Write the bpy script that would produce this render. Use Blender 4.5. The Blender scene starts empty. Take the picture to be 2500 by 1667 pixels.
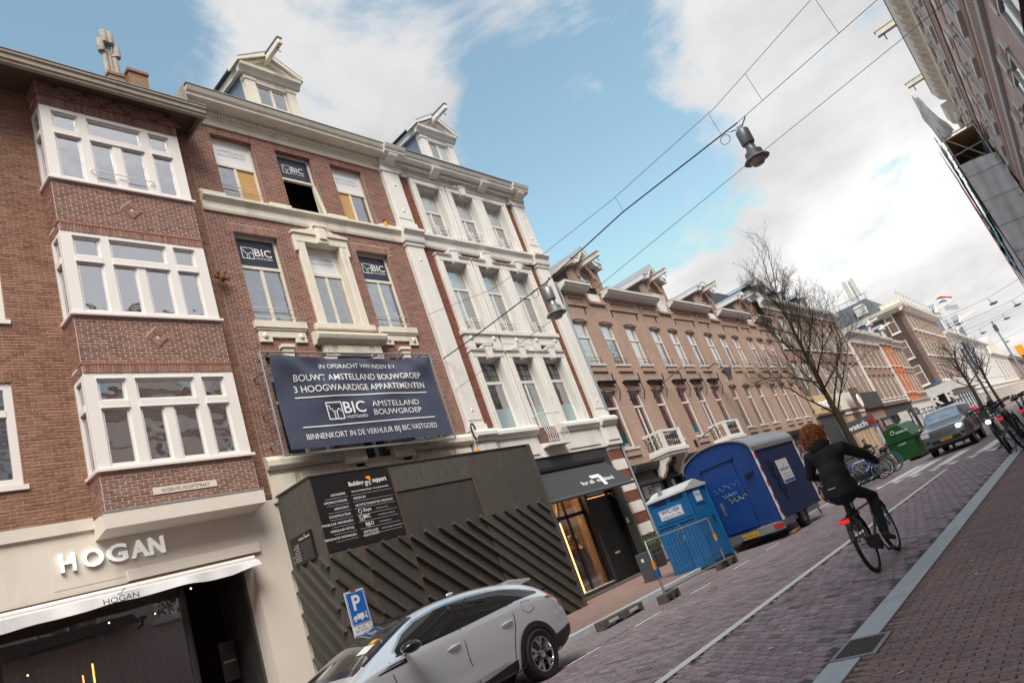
import bpy, bmesh, math, random
import numpy as np
from mathutils import Vector, Matrix
from mathutils.bvhtree import BVHTree
rad = math.radians
SC = bpy.context.scene
COL = SC.collection
rnd = random.Random(7)

# ---------------------------------------------------------------- camera
def cam_axes(yaw, pitch, roll):
    F = Vector((math.cos(pitch)*math.cos(yaw), math.cos(pitch)*math.sin(yaw), math.sin(pitch)))
    R = Vector((math.sin(yaw), -math.cos(yaw), 0)); U = R.cross(F)
    return R*math.cos(roll)+U*math.sin(roll), -R*math.sin(roll)+U*math.cos(roll), F
CR, CU, CF = cam_axes(rad(36.075), rad(17.581), rad(-20.536))
CAM = Vector((0, 0, 1.5))
cd = bpy.data.cameras.new('camera'); cam = bpy.data.objects.new('camera', cd); COL.objects.link(cam)
mw = Matrix.Identity(4)
for i in range(3):
    mw[i][0] = CR[i]; mw[i][1] = CU[i]; mw[i][2] = -CF[i]; mw[i][3] = CAM[i]
cam.matrix_world = mw
cd.sensor_width = 36; cd.lens = 24.6; cd.clip_start = 0.05; cd.clip_end = 3000
SC.camera = cam
def in_view(p, m=0.02):
    d = Vector(p)-CAM; w = d.dot(CF)
    if w <= 0: return False
    return abs(d.dot(CR)/w) < 0.732+m and abs(d.dot(CU)/w) < 0.488+m

# ---------------------------------------------------------------- sky, sun, exposure
SUN_EL, SUN_DIR = rad(52), Vector((-0.66, -0.75, 0)).normalized()
world = bpy.data.worlds.new('World'); SC.world = world; world.use_nodes = True
nt = world.node_tree; nt.nodes.clear()
def N(t, tree=None, **kw):
    n = (tree or nt).nodes.new(t)
    for k, v in kw.items(): setattr(n, k, v)
    return n
def build_sky():
    L = nt.links.new
    out = N('ShaderNodeOutputWorld'); bg = N('ShaderNodeBackground'); L(bg.outputs[0], out.inputs[0])
    bg.inputs[1].default_value = 0.115
    sky = N('ShaderNodeTexSky', sky_type='NISHITA', sun_disc=False)
    sky.sun_elevation = SUN_EL; sky.sun_rotation = math.atan2(SUN_DIR.x, SUN_DIR.y)
    sky.air_density = 1.0; sky.dust_density = 1.2; sky.ozone_density = 1.2
    tc = N('ShaderNodeTexCoord'); sep = N('ShaderNodeSeparateXYZ'); L(tc.outputs['Generated'], sep.inputs[0])
    def M(op, a, b=None, clamp=False):
        m = N('ShaderNodeMath', operation=op, use_clamp=clamp)
        for i, v in enumerate((a, b)):
            if v is None: continue
            if isinstance(v, (int, float)): m.inputs[i].default_value = v
            else: L(v, m.inputs[i])
        return m.outputs[0]
    den = M('ADD', M('MAXIMUM', sep.outputs[2], 0.0), 0.22)
    px = M('DIVIDE', sep.outputs[0], den); py = M('DIVIDE', sep.outputs[1], den)
    cv = N('ShaderNodeCombineXYZ'); L(px, cv.inputs[0]); L(py, cv.inputs[1]); cv.inputs[2].default_value = 3.7
    n1 = N('ShaderNodeTexNoise'); L(cv.outputs[0], n1.inputs['Vector']); n1.inputs['Scale'].default_value = 2.5; n1.inputs['Detail'].default_value = 12; n1.inputs['Roughness'].default_value = 0.60; n1.inputs['Distortion'].default_value = 0.35
    n2 = N('ShaderNodeTexNoise'); L(cv.outputs[0], n2.inputs['Vector']); n2.inputs['Scale'].default_value = 0.9; n2.inputs['Detail'].default_value = 5
    dens = M('ADD', M('MULTIPLY', n1.outputs['Fac'], 1.5), -0.25)
    # where the open blue lies and where the banks of cloud stand
    for az, el, rdeg, amt in SKY_LOBES:
        d = (math.cos(rad(el))*math.cos(rad(az)), math.cos(rad(el))*math.sin(rad(az)), math.sin(rad(el)))
        dp = N('ShaderNodeVectorMath', operation='DOT_PRODUCT'); L(tc.outputs['Generated'], dp.inputs[0]); dp.inputs[1].default_value = d
        mr = N('ShaderNodeMapRange', interpolation_type='SMOOTHSTEP'); L(dp.outputs['Value'], mr.inputs[0])
        mr.inputs[1].default_value = math.cos(rad(rdeg)); mr.inputs[2].default_value = math.cos(rad(rdeg*0.25))
        dens = M('ADD', dens, M('MULTIPLY', mr.outputs[0], amt))
    low = N('ShaderNodeMapRange', interpolation_type='SMOOTHSTEP'); L(sep.outputs[2], low.inputs[0])   # cover thickens towards the horizon
    low.inputs[1].default_value = 0.46; low.inputs[2].default_value = 0.10; low.inputs[3].default_value = 0.0; low.inputs[4].default_value = 0.34
    dens = M('ADD', dens, low.outputs[0])
    mask = N('ShaderNodeMapRange', interpolation_type='SMOOTHSTEP'); L(dens, mask.inputs[0])
    mask.inputs[1].default_value = 0.42; mask.inputs[2].default_value = 0.64
    shade = N('ShaderNodeMapRange'); L(M('ADD', M('MULTIPLY', n2.outputs['Fac'], 0.75), M('MULTIPLY', n1.outputs['Fac'], 0.35)), shade.inputs[0]); shade.inputs[1].default_value = 0.43; shade.inputs[2].default_value = 0.66
    ramp = N('ShaderNodeMix', data_type='RGBA'); L(shade.outputs[0], ramp.inputs['Factor'])
    ramp.inputs['A'].default_value = (3.95, 3.88, 3.80, 1); ramp.inputs['B'].default_value = (2.2, 2.19, 2.26, 1)
    blue = N('ShaderNodeMix', data_type='RGBA', blend_type='MULTIPLY'); blue.inputs['Factor'].default_value = 1
    L(sky.outputs[0], blue.inputs['A']); blue.inputs['B'].default_value = (*SKY_TINT, 1)
    mix = N('ShaderNodeMix', data_type='RGBA'); L(mask.outputs[0], mix.inputs['Factor']); cap = N('ShaderNodeMix', data_type='RGBA', blend_type='DARKEN'); cap.inputs['Factor'].default_value = 1; L(blue.outputs['Result'], cap.inputs['A']); cap.inputs['B'].default_value = (2.4, 3.0, 3.3, 1); L(cap.outputs['Result'], mix.inputs['A']); L(ramp.outputs['Result'], mix.inputs['B'])
    L(mix.outputs['Result'], bg.inputs[0])
SKY_TINT = (1.16, 1.18, 0.90)
SKY_LOBES = [(25, 29, 15, -0.20), (68, 47, 12, -0.22), (14, 20, 5, -0.16), (45, 41, 15, 0.20), (7, 28, 10, 0.14), (6, 14, 12, 0.12), (22, 41, 6, 0.12), (-20, 30, 25, 0.1), (-60, 42, 30, 0.32)]
build_sky()
sd = bpy.data.lights.new('sun', 'SUN'); sun = bpy.data.objects.new('sun', sd); COL.objects.link(sun)
sd.energy = 2.3; sd.angle = rad(36); sd.color = (1.0, 0.93, 0.84)
sv = Vector((SUN_DIR.x*math.cos(SUN_EL), SUN_DIR.y*math.cos(SUN_EL), math.sin(SUN_EL)))
sun.rotation_euler = sv.to_track_quat('Z', 'Y').to_euler(); sun.location = sv*60
SC.view_settings.view_transform = 'Standard'; SC.view_settings.look = 'None'
SC.view_settings.exposure = 1.24; SC.view_settings.gamma = 1.0; SC.view_settings.use_curve_mapping = False
SC.cycles.max_bounces = 6; SC.cycles.transparent_max_bounces = 12; SC.cycles.caustics_reflective = False; SC.cycles.caustics_refractive = False
SC.cycles.use_denoising = True

# ---------------------------------------------------------------- materials
MATS = {}
def newmat(name):
    m = bpy.data.materials.new(name); m.use_nodes = True
    t = m.node_tree; b = t.nodes['Principled BSDF']
    return m, t, b
def mk(name, col, rough=0.7, var=0.12, scale=6.0, bump=0.0, bscale=40.0, metal=0.0, stain=0.0, coat=0.0, spec=0.5, emit=None, es=1.0, alpha=None, stretch=None):
    """plain surface: colour with soft noise variation, optional stains and fine relief"""
    m, t, b = newmat(name); L = t.links.new
    b.inputs['Roughness'].default_value = rough; b.inputs['Metallic'].default_value = metal
    b.inputs['Specular IOR Level'].default_value = spec
    if coat: b.inputs['Coat Weight'].default_value = coat; b.inputs['Coat Roughness'].default_value = 0.06
    geo = N('ShaderNodeNewGeometry', t)
    vec = geo.outputs['Position']
    if stretch:
        mp = N('ShaderNodeMapping', t); L(vec, mp.inputs['Vector']); mp.inputs['Scale'].default_value = stretch; vec = mp.outputs[0]
    if var or stain:
        n = N('ShaderNodeTexNoise', t); n.inputs['Scale'].default_value = scale; n.inputs['Detail'].default_value = 6; n.inputs['Roughness'].default_value = 0.6
        L(vec, n.inputs['Vector'])
        mx = N('ShaderNodeMix', t, data_type='RGBA'); L(n.outputs['Fac'], mx.inputs['Factor'])
        k = lambda f: (min(1, col[0]*f), min(1, col[1]*f), min(1, col[2]*f), 1)
        mx.inputs['A'].default_value = k(1-var*1.6); mx.inputs['B'].default_value = k(1+var*1.6)
        res = mx.outputs['Result']
        if stain:
            n2 = N('ShaderNodeTexNoise', t); n2.inputs['Scale'].default_value = 1.1; n2.inputs['Detail'].default_value = 8; n2.inputs['Roughness'].default_value = 0.72
            mp2 = N('ShaderNodeMapping', t); L(geo.outputs['Position'], mp2.inputs['Vector']); mp2.inputs['Scale'].default_value = (1.6, 1.6, 0.5); L(mp2.outputs[0], n2.inputs['Vector'])
            r = N('ShaderNodeMapRange', t); L(n2.outputs['Fac'], r.inputs[0]); r.inputs[1].default_value = 0.52; r.inputs[2].default_value = 0.75; r.inputs[4].default_value = stain
            m2 = N('ShaderNodeMix', t, data_type='RGBA', blend_type='MULTIPLY'); L(r.outputs[0], m2.inputs['Factor']); L(res, m2.inputs['A']); m2.inputs['B'].default_value = (0.42, 0.38, 0.33, 1)
            res = m2.outputs['Result']
        L(res, b.inputs['Base Color'])
    else:
        b.inputs['Base Color'].default_value = (*col, 1)
    if bump:
        n3 = N('ShaderNodeTexNoise', t); n3.inputs['Scale'].default_value = bscale; n3.inputs['Detail'].default_value = 4; L(vec, n3.inputs['Vector'])
        bp = N('ShaderNodeBump', t); bp.inputs['Strength'].default_value = bump; bp.inputs['Distance'].default_value = 0.01
        L(n3.outputs['Fac'], bp.inputs['Height']); L(bp.outputs[0], b.inputs['Normal'])
    if emit:
        b.inputs['Emission Color'].default_value = (*emit, 1); b.inputs['Emission Strength'].default_value = es
    MATS[name] = m
    return m
def mk_piece(name, cols, rough=0.85, bump=0.35, bscale=90, stain=0.5, spec=0.3):
    """bricks and pavers: each piece takes its own tone from a ramp; weathering runs over all"""
    m, t, b = newmat(name); L = t.links.new
    b.inputs['Roughness'].default_value = rough; b.inputs['Specular IOR Level'].default_value = spec
    geo = N('ShaderNodeNewGeometry', t); oi = N('ShaderNodeObjectInfo', t)
    ad = N('ShaderNodeMath', t, operation='ADD'); L(geo.outputs['Random Per Island'], ad.inputs[0]); L(oi.outputs['Random'], ad.inputs[1])
    fr = N('ShaderNodeMath', t, operation='FRACT'); L(ad.outputs[0], fr.inputs[0])
    cr = N('ShaderNodeValToRGB', t); L(fr.outputs[0], cr.inputs[0])
    els = cr.color_ramp.elements
    while len(els) < len(cols): els.new(0.5)
    for i, c in enumerate(cols):
        els[i].position = i/(len(cols)-1); els[i].color = (*c, 1)
    n = N('ShaderNodeTexNoise', t); n.inputs['Scale'].default_value = 28; n.inputs['Detail'].default_value = 5; L(geo.outputs['Position'], n.inputs['Vector'])
    mx = N('ShaderNodeMix', t, data_type='RGBA', blend_type='MULTIPLY'); mx.inputs['Factor'].default_value = 1; L(cr.outputs[0], mx.inputs['A'])
    r0 = N('ShaderNodeMapRange', t); L(n.outputs['Fac'], r0.inputs[0]); r0.inputs[1].default_value = 0.3; r0.inputs[2].default_value = 0.7; r0.inputs[3].default_value = 0.72; r0.inputs[4].default_value = 1.25
    L(r0.outputs[0], mx.inputs['B'])
    n2 = N('ShaderNodeTexNoise', t); n2.inputs['Scale'].default_value = 0.9; n2.inputs['Detail'].default_value = 7; n2.inputs['Roughness'].default_value = 0.65; L(geo.outputs['Position'], n2.inputs['Vector'])
    r = N('ShaderNodeMapRange', t); L(n2.outputs['Fac'], r.inputs[0]); r.inputs[1].default_value = 0.45; r.inputs[2].default_value = 0.75; r.inputs[4].default_value = stain
    m2 = N('ShaderNodeMix', t, data_type='RGBA', blend_type='MULTIPLY'); L(r.outputs[0], m2.inputs['Factor']); L(mx.outputs['Result'], m2.inputs['A']); m2.inputs['B'].default_value = (0.55, 0.52, 0.5, 1)
    L(m2.outputs['Result'], b.inputs['Base Color'])
    n3 = N('ShaderNodeTexNoise', t); n3.inputs['Scale'].default_value = bscale; L(geo.outputs['Position'], n3.inputs['Vector'])
    bp = N('ShaderNodeBump', t); bp.inputs['Strength'].default_value = bump; bp.inputs['Distance'].default_value = 0.006; L(n3.outputs['Fac'], bp.inputs['Height']); L(bp.outputs[0], b.inputs['Normal'])
    MATS[name] = m; return m
def mk_brick(name, c1, c2, mortar, w=0.22, h=0.0625, ms=0.012, stain=0.5, plane='v'):
    """brickwork too far off to pick apart, and window reveals; u runs along the wall whichever way it faces"""
    m, t, b = newmat(name); L = t.links.new
    b.inputs['Roughness'].default_value = 0.88; b.inputs['Specular IOR Level'].default_value = 0.3
    geo = N('ShaderNodeNewGeometry', t); sp = N('ShaderNodeSeparateXYZ', t); L(geo.outputs['Position'], sp.inputs[0])
    cb = N('ShaderNodeCombineXYZ', t)
    if plane == 'v':
        ad = N('ShaderNodeMath', t, operation='ADD'); L(sp.outputs[0], ad.inputs[0]); L(sp.outputs[1], ad.inputs[1]); L(ad.outputs[0], cb.inputs[0]); L(sp.outputs[2], cb.inputs[1])
    else:
        L(sp.outputs[0], cb.inputs[1]); L(sp.outputs[1], cb.inputs[0])
    br = N('ShaderNodeTexBrick', t); L(cb.outputs[0], br.inputs['Vector']); br.inputs['Scale'].default_value = 1.0
    br.inputs['Brick Width'].default_value = w; br.inputs['Row Height'].default_value = h; br.inputs['Mortar Size'].default_value = ms; br.inputs['Mortar Smooth'].default_value = 0.2
    br.inputs['Color1'].default_value = (*c1, 1); br.inputs['Color2'].default_value = (*c2, 1); br.inputs['Mortar'].default_value = (*mortar, 1); br.inputs['Bias'].default_value = -0.1
    n2 = N('ShaderNodeTexNoise', t); n2.inputs['Scale'].default_value = 0.8; n2.inputs['Detail'].default_value = 8; n2.inputs['Roughness'].default_value = 0.7; L(geo.outputs['Position'], n2.inputs['Vector'])
    r = N('ShaderNodeMapRange', t); L(n2.outputs['Fac'], r.inputs[0]); r.inputs[1].default_value = 0.42; r.inputs[2].default_value = 0.75; r.inputs[4].default_value = stain
    m2 = N('ShaderNodeMix', t, data_type='RGBA', blend_type='MULTIPLY'); L(r.outputs[0], m2.inputs['Factor']); L(br.outputs['Color'], m2.inputs['A']); m2.inputs['B'].default_value = (0.6, 0.56, 0.53, 1)
    L(m2.outputs['Result'], b.inputs['Base Color'])
    bp = N('ShaderNodeBump', t); bp.invert = True; bp.inputs['Strength'].default_value = 0.6; bp.inputs['Distance'].default_value = 0.008; L(br.outputs['Fac'], bp.inputs['Height']); L(bp.outputs[0], b.inputs['Normal'])
    MATS[name] = m; return m
def mk_glass(name, col=(0.03, 0.035, 0.04), refl=0.3, rough=0.015, clear=False, wob=0.12):
    """window pane: partly mirrors the street and sky, partly shows what is behind"""
    m, t, b = newmat(name); L = t.links.new
    out = t.nodes['Material Output']; t.nodes.remove(b)
    gl = N('ShaderNodeBsdfGlossy', t); gl.inputs['Roughness'].default_value = rough; gl.inputs['Color'].default_value = (0.93, 0.95, 0.97, 1)
    geo = N('ShaderNodeNewGeometry', t); nz = N('ShaderNodeTexNoise', t); nz.inputs['Scale'].default_value = 1.3; nz.inputs['Detail'].default_value = 2; L(geo.outputs['Position'], nz.inputs['Vector'])
    bp = N('ShaderNodeBump', t); bp.inputs['Strength'].default_value = wob; bp.inputs['Distance'].default_value = 0.05; L(nz.outputs['Fac'], bp.inputs['Height']); L(bp.outputs[0], gl.inputs['Normal'])
    if clear:
        bs = N('ShaderNodeBsdfTransparent', t); bs.inputs['Color'].default_value = (*col, 1)
    else:
        bs = N('ShaderNodeBsdfDiffuse', t); bs.inputs['Color'].default_value = (*col, 1)
    fn = N('ShaderNodeLayerWeight', t); fn.inputs['Blend'].default_value = 0.5; pw = N('ShaderNodeMath', t, operation='POWER'); L(fn.outputs['Facing'], pw.inputs[0]); pw.inputs[1].default_value = 4.0
    mr = N('ShaderNodeMapRange', t); L(pw.outputs[0], mr.inputs[0]); mr.inputs[3].default_value = refl; mr.inputs[4].default_value = 1.0
    mx = N('ShaderNodeMixShader', t); L(mr.outputs[0], mx.inputs[0]); L(bs.outputs[0], mx.inputs[1]); L(gl.outputs[0], mx.inputs[2]); L(mx.outputs[0], out.inputs[0])
    MATS[name] = m; return m

mk_piece('bay_brick', [(0.211, 0.109, 0.083), (0.289, 0.149, 0.113), (0.344, 0.187, 0.138), (0.244, 0.137, 0.115)], stain=0.3)
mk_piece('brown_brick', [(0.206, 0.107, 0.076), (0.295, 0.157, 0.108), (0.336, 0.180, 0.123), (0.220, 0.116, 0.086), (0.357, 0.175, 0.118)], stain=0.5)
mk_piece('red_brick', [(0.207, 0.098, 0.075), (0.280, 0.132, 0.101), (0.325, 0.161, 0.121), (0.224, 0.115, 0.095)], stain=0.35)
mk_piece('orange_brick', [(0.21, 0.085, 0.055), (0.27, 0.11, 0.072), (0.17, 0.07, 0.05)], stain=0.4)
mk_piece('pale_brick', [(0.22, 0.12, 0.085), (0.29, 0.165, 0.12), (0.25, 0.13, 0.09)], stain=0.35)
mk_piece('road_paver', [(0.253, 0.199, 0.229), (0.331, 0.267, 0.302), (0.295, 0.225, 0.241), (0.388, 0.324, 0.349), (0.152, 0.125, 0.128)], rough=0.75, stain=0.4, bump=0.5, bscale=60)
mk_piece('walk_paver', [(0.229, 0.152, 0.148), (0.305, 0.204, 0.193), (0.258, 0.185, 0.181), (0.351, 0.220, 0.194)], rough=0.8, stain=0.55, bump=0.5, bscale=60)
mk('joint_sand', (0.09, 0.08, 0.075), 0.95, 0.3, 30)
mk('white_mortar', (0.54, 0.50, 0.48), 0.95, 0.15, 12)
mk('tan_mortar', (0.37, 0.28, 0.22), 0.95, 0.2, 6)
mk('grey_mortar', (0.52, 0.47, 0.43), 0.95, 0.2, 6)
mk('dark_mortar', (0.16, 0.10, 0.08), 0.95, 0.2, 6)
mk_brick('reveal_brick', (0.26, 0.12, 0.09), (0.21, 0.095, 0.075), (0.36, 0.31, 0.28))
mk_brick('reveal_brown', (0.26, 0.14, 0.085), (0.19, 0.10, 0.065), (0.30, 0.215, 0.15))
mk_brick('row_brick', (0.36, 0.205, 0.15), (0.285, 0.155, 0.112), (0.48, 0.40, 0.34), w=0.21, h=0.062, ms=0.013, stain=0.45)
mk_brick('far_brick', (0.24, 0.13, 0.095), (0.30, 0.165, 0.12), (0.36, 0.29, 0.24), stain=0.4)
mk_brick('corner_brick', (0.145, 0.085, 0.068), (0.18, 0.11, 0.088), (0.24, 0.2, 0.175), stain=0.3)
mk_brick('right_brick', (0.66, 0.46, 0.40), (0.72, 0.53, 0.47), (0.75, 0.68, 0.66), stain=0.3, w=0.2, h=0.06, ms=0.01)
mk_brick('band_brick', (0.36, 0.14, 0.09), (0.29, 0.11, 0.075), (0.55, 0.5, 0.46), w=0.22, h=0.065, ms=0.014)
mk_brick('orange_wall', (0.55, 0.145, 0.05), (0.47, 0.12, 0.045), (0.5, 0.2, 0.11), stain=0.3)
mk_brick('far_road', (0.31, 0.265, 0.275), (0.26, 0.222, 0.232), (0.14, 0.12, 0.124), w=0.22, h=0.11, ms=0.008, plane='h', stain=0.5)
mk_brick('far_walk', (0.32, 0.225, 0.20), (0.265, 0.185, 0.165), (0.16, 0.12, 0.11), w=0.2, h=0.06, ms=0.006, plane='h', stain=0.6)
mk('white_paint', (0.70, 0.685, 0.655), 0.5, 0.04, 5, bump=0.08, stain=0.38)
mk('cream_paint', (0.70, 0.655, 0.565), 0.55, 0.06, 4, bump=0.12, bscale=30, stain=0.55)
mk('bay_white', (0.76, 0.73, 0.71), 0.35, 0.02, 3, stain=0.08)
mk('stucco', (0.66, 0.61, 0.545), 0.8, 0.04, 3, bump=0.08, bscale=70, stain=0.15)
mk('stone_block', (0.53, 0.525, 0.51), 0.75, 0.08, 5, bump=0.1, stain=0.2)
mk('zinc', (0.30, 0.34, 0.38), 0.45, 0.12, 3, metal=0.35, stain=0.3)
mk('slate', (0.07, 0.08, 0.095), 0.6, 0.3, 9, bump=0.2, bscale=14)
mk('blue_slate', (0.16, 0.20, 0.25), 0.5, 0.2, 7, bump=0.2, bscale=14)
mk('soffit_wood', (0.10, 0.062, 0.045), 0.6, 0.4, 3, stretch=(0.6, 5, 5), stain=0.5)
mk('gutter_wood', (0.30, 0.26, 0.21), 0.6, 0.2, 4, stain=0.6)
mk('old_concrete', (0.34, 0.315, 0.27), 0.9, 0.35, 9, bump=0.5, bscale=20, stain=0.7)
mk('black_paint', (0.012, 0.012, 0.013), 0.4, 0.2, 5)
mk('charcoal', (0.035, 0.036, 0.04), 0.55, 0.15, 5, stain=0.2)
mk('iron', (0.018, 0.018, 0.02), 0.45, 0.2, 10, metal=0.3)
mk('galvanised', (0.42, 0.44, 0.46), 0.38, 0.18, 12, metal=0.75)
mk('rust', (0.16, 0.07, 0.03), 0.9, 0.5, 25, bump=0.6, bscale=30)
mk('plywood_raw', (0.55, 0.34, 0.155), 0.75, 0.28, 5, stretch=(9, 9, 1.2))
mk('osb', (0.5, 0.30, 0.12), 0.8, 0.35, 22)
mk('hoarding', (0.058, 0.053, 0.047), 0.6, 0.3, 4, bump=0.25, bscale=26, stretch=(3, 3, 0.8), stain=0.5)
def tone_by_object(name, lo=.75, hi=1.35):
    t = MATS[name].node_tree; b = t.nodes['Principled BSDF']; src = b.inputs['Base Color'].links[0].from_socket
    oi = N('ShaderNodeObjectInfo', t); mr = N('ShaderNodeMapRange', t); t.links.new(oi.outputs['Random'], mr.inputs[0]); mr.inputs[3].default_value = lo; mr.inputs[4].default_value = hi
    mx = N('ShaderNodeMix', t, data_type='RGBA', blend_type='MULTIPLY'); mx.inputs['Factor'].default_value = 1; t.links.new(src, mx.inputs['A']); t.links.new(mr.outputs[0], mx.inputs['B']); t.links.new(mx.outputs['Result'], b.inputs['Base Color'])
tone_by_object('hoarding')
mk('batten', (0.05, 0.045, 0.04), 0.6, 0.3, 6, bump=0.3, stain=0.4)
tone_by_object('batten', .7, 1.5)
mk('sign_black', (0.01, 0.0095, 0.0095), 0.42, 0.1, 5)
mk('print_white', (0.78, 0.78, 0.79), 0.5, 0, spec=0.3)
mk('print_grey', (0.45, 0.46, 0.48), 0.5, 0, spec=0.3)
mk('print_orange', (0.9, 0.30, 0.02), 0.5, 0)
mk('print_ink', (0.03, 0.03, 0.035), 0.5, 0)
mk('print_gold', (0.72, 0.58, 0.33), 0.4, 0, metal=0.4)
mk('banner_cloth', (0.055, 0.065, 0.105), 0.42, 0.15, 2.5, bump=0.15, bscale=8)
mk('navy_foil', (0.026, 0.034, 0.058), 0.35, 0.1, 4)
mk('white_foil', (0.76, 0.77, 0.79), 0.3, 0.02, 4)
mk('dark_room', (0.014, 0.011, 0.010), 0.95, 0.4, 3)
mk('curtain', (0.62, 0.62, 0.64), 0.9, 0.06, 6)
mk('letter_white', (0.88, 0.88, 0.87), 0.4, 0, emit=(1, .98, .94), es=0.16)
mk('blind', (0.27, 0.28, 0.27), 0.7, 0.1, 3, stretch=(0.3, 0.3, 26))
mk('red_curtain', (0.13, 0.025, 0.022), 0.9, 0.3, 9)
mk_glass('glass', (0.035, 0.042, 0.05), 0.46, wob=.4)
mk_glass('glass_blue', (0.05, 0.075, 0.11), 0.5, wob=.5)
mk_glass('glass_pale', (0.34, 0.36, 0.37), 0.4, wob=.4)
mk_glass('glass_frost', (0.26, 0.35, 0.36), 0.16, rough=0.25)
mk_glass('glass_clear', (0.8, 0.83, 0.84), 0.7, clear=True, wob=.25)
mk_glass('glass_shop', (0.72, 0.72, 0.72), 0.2, clear=True, wob=0.02)
mk_glass('glass_lead', (0.06, 0.075, 0.075), 0.22, wob=0.5)
mk('frame_dark', (0.03, 0.03, 0.032), 0.4, 0.1)
mk('lamp_metal', (0.20, 0.205, 0.215), 0.42, 0.15, 8, metal=0.55)
mk('lamp_bowl', (0.30, 0.28, 0.26), 0.18, 0.1, 5)
mk('wire', (0.02, 0.025, 0.03), 0.6, 0)
mk('bark', (0.030, 0.024, 0.019), 0.95, 0.35, 12, bump=0.7, bscale=25)
mk('bark_moss', (0.032, 0.029, 0.016), 0.95, 0.4, 7, bump=0.7, bscale=25)
mk('leaf', (0.028, 0.075, 0.015), 0.6, 0.45, 20)
mk('kerb_stone', (0.50, 0.53, 0.565), 0.75, 0.12, 5, bump=0.15, bscale=60, stain=0.35)
mk('road_paint', (0.70, 0.69, 0.67), 0.7, 0.15, 24, bump=0.2, stain=0.3)
mk('cast_iron', (0.11, 0.085, 0.075), 0.6, 0.4, 18, metal=0.5, bump=0.3)
mk('steel_rim', (0.27, 0.28, 0.30), 0.4, 0.15, 9, metal=0.6)
mk('concrete_block', (0.11, 0.10, 0.09), 0.92, 0.3, 14, bump=0.4, stain=0.4)
mk('warm_led', (1, 0.5, 0.15), 0.5, 0, emit=(1.0, 0.42, 0.10), es=3)
mk('warm_bulb', (1, 0.7, 0.4), 0.5, 0, emit=(1.0, 0.72, 0.4), es=9)
mk('shop_wall', (0.46, 0.33, 0.21), 0.7, 0.15, 3)
mk('skin', (0.48, 0.27, 0.19), 0.55, 0.06, 20)
mk('hair', (0.40, 0.135, 0.048), 0.55, 0.35, 40)
mk('hair_brown', (0.05, 0.026, 0.015), 0.6, 0.35, 40)
mk('coat_black', (0.0085, 0.0085, 0.009), 0.75, 0.4, 9, bump=1.0, bscale=14)
mk('jeans', (0.0125, 0.0155, 0.026), 0.85, 0.3, 25, bump=0.3, bscale=90)
mk('scarf', (0.09, 0.10, 0.13), 0.9, 0.3, 30)
mk('rubber', (0.012, 0.012, 0.012), 0.75, 0.25, 30, bump=0.3, bscale=80)
mk('bike_black', (0.012, 0.012, 0.014), 0.35, 0.1)
mk('chrome', (0.62, 0.63, 0.65), 0.22, 0.05, metal=0.95)
mk('red_lens', (0.5, 0.012, 0.01), 0.2, 0.05, coat=0.6)
mk('red_glow', (0.6, 0.01, 0.01), 0.3, 0, emit=(1, 0.02, 0.015), es=0.25)
mk('amber_lens', (0.7, 0.2, 0.02), 0.25, 0)
mk('headlight_glow', (1, 1, 1), 0.3, 0, emit=(1, 0.97, 0.9), es=9)
mk('plate_yellow', (0.75, 0.40, 0.01), 0.45, 0.03)
mk('plate_blue', (0.02, 0.12, 0.5), 0.45, 0)
mk('toilet_blue', (0.010, 0.135, 0.35), 0.42, 0.2, 3, bump=0.12, stain=0.5)
mk('toilet_white', (0.55, 0.58, 0.60), 0.5, 0.1, 4, stain=0.3)
mk('trailer_blue', (0.010, 0.055, 0.25), 0.4, 0.22, 3, stain=0.5)
mk('trailer_navy', (0.018, 0.034, 0.105), 0.42, 0.12, 2.5, stain=0.2)
mk('container_green', (0.008, 0.085, 0.018), 0.45, 0.22, 5, stain=0.45)
mk('reflect_red', (0.62, 0.03, 0.02), 0.35, 0.1)
mk('sign_blue', (0.012, 0.13, 0.50), 0.35, 0.04)
mk('spray_dark', (0.012, 0.012, 0.025), 0.6, 0)
mk('spray_blue', (0.10, 0.24, 0.50), 0.6, 0)
mk('spray_yellow', (0.42, 0.45, 0.07), 0.6, 0)
mk('spray_pale', (0.35, 0.48, 0.58), 0.6, 0)
mk('car_paint', (0.74, 0.79, 0.845), 0.2, 0.015, 3, metal=0.4, coat=1.0)
mk('suv_paint', (0.20, 0.205, 0.215), 0.3, 0.02, 3, metal=0.6, coat=1.0)
mk('plastic_black', (0.018, 0.018, 0.019), 0.55, 0.15, 20)
mk('gloss_black', (0.008, 0.008, 0.010), 0.12, 0, coat=0.5)
mk('gloss_navy', (0.008, 0.014, 0.05), 0.12, 0, coat=0.5)
mk_glass('car_glass', (0.010, 0.011, 0.012), 0.07, wob=0.0)
mk_glass('screen_glass', (0.055, 0.055, 0.052), 0.22, wob=0.0)
mk('sheet_white', (0.9, 0.9, 0.9), 0.6, 0.12, 2, bump=0.3, bscale=4, stain=0.2)
mk('sheet_grey', (0.84, 0.86, 0.88), 0.7, 0.15, 2, bump=0.2, bscale=5, stain=0.2)
def see_light_through(name, f=.5):
    t = MATS[name].node_tree; b = t.nodes['Principled BSDF']; out = t.nodes['Material Output']; tr = N('ShaderNodeBsdfTranslucent', t); src = b.inputs['Base Color'].links[0].from_socket; t.links.new(src, tr.inputs[0])
    mx = N('ShaderNodeMixShader', t); mx.inputs[0].default_value = f; t.links.new(b.outputs[0], mx.inputs[1]); t.links.new(tr.outputs[0], mx.inputs[2]); t.links.new(mx.outputs[0], out.inputs[0])
see_light_through('sheet_white', .8); see_light_through('sheet_grey', .12)
mk('awning_white', (0.56, 0.56, 0.57), 0.7, 0.06, 3, stain=0.25)
mk('net_teal', (0.07, 0.48, 0.62), 0.7, 0.15, 3)
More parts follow.
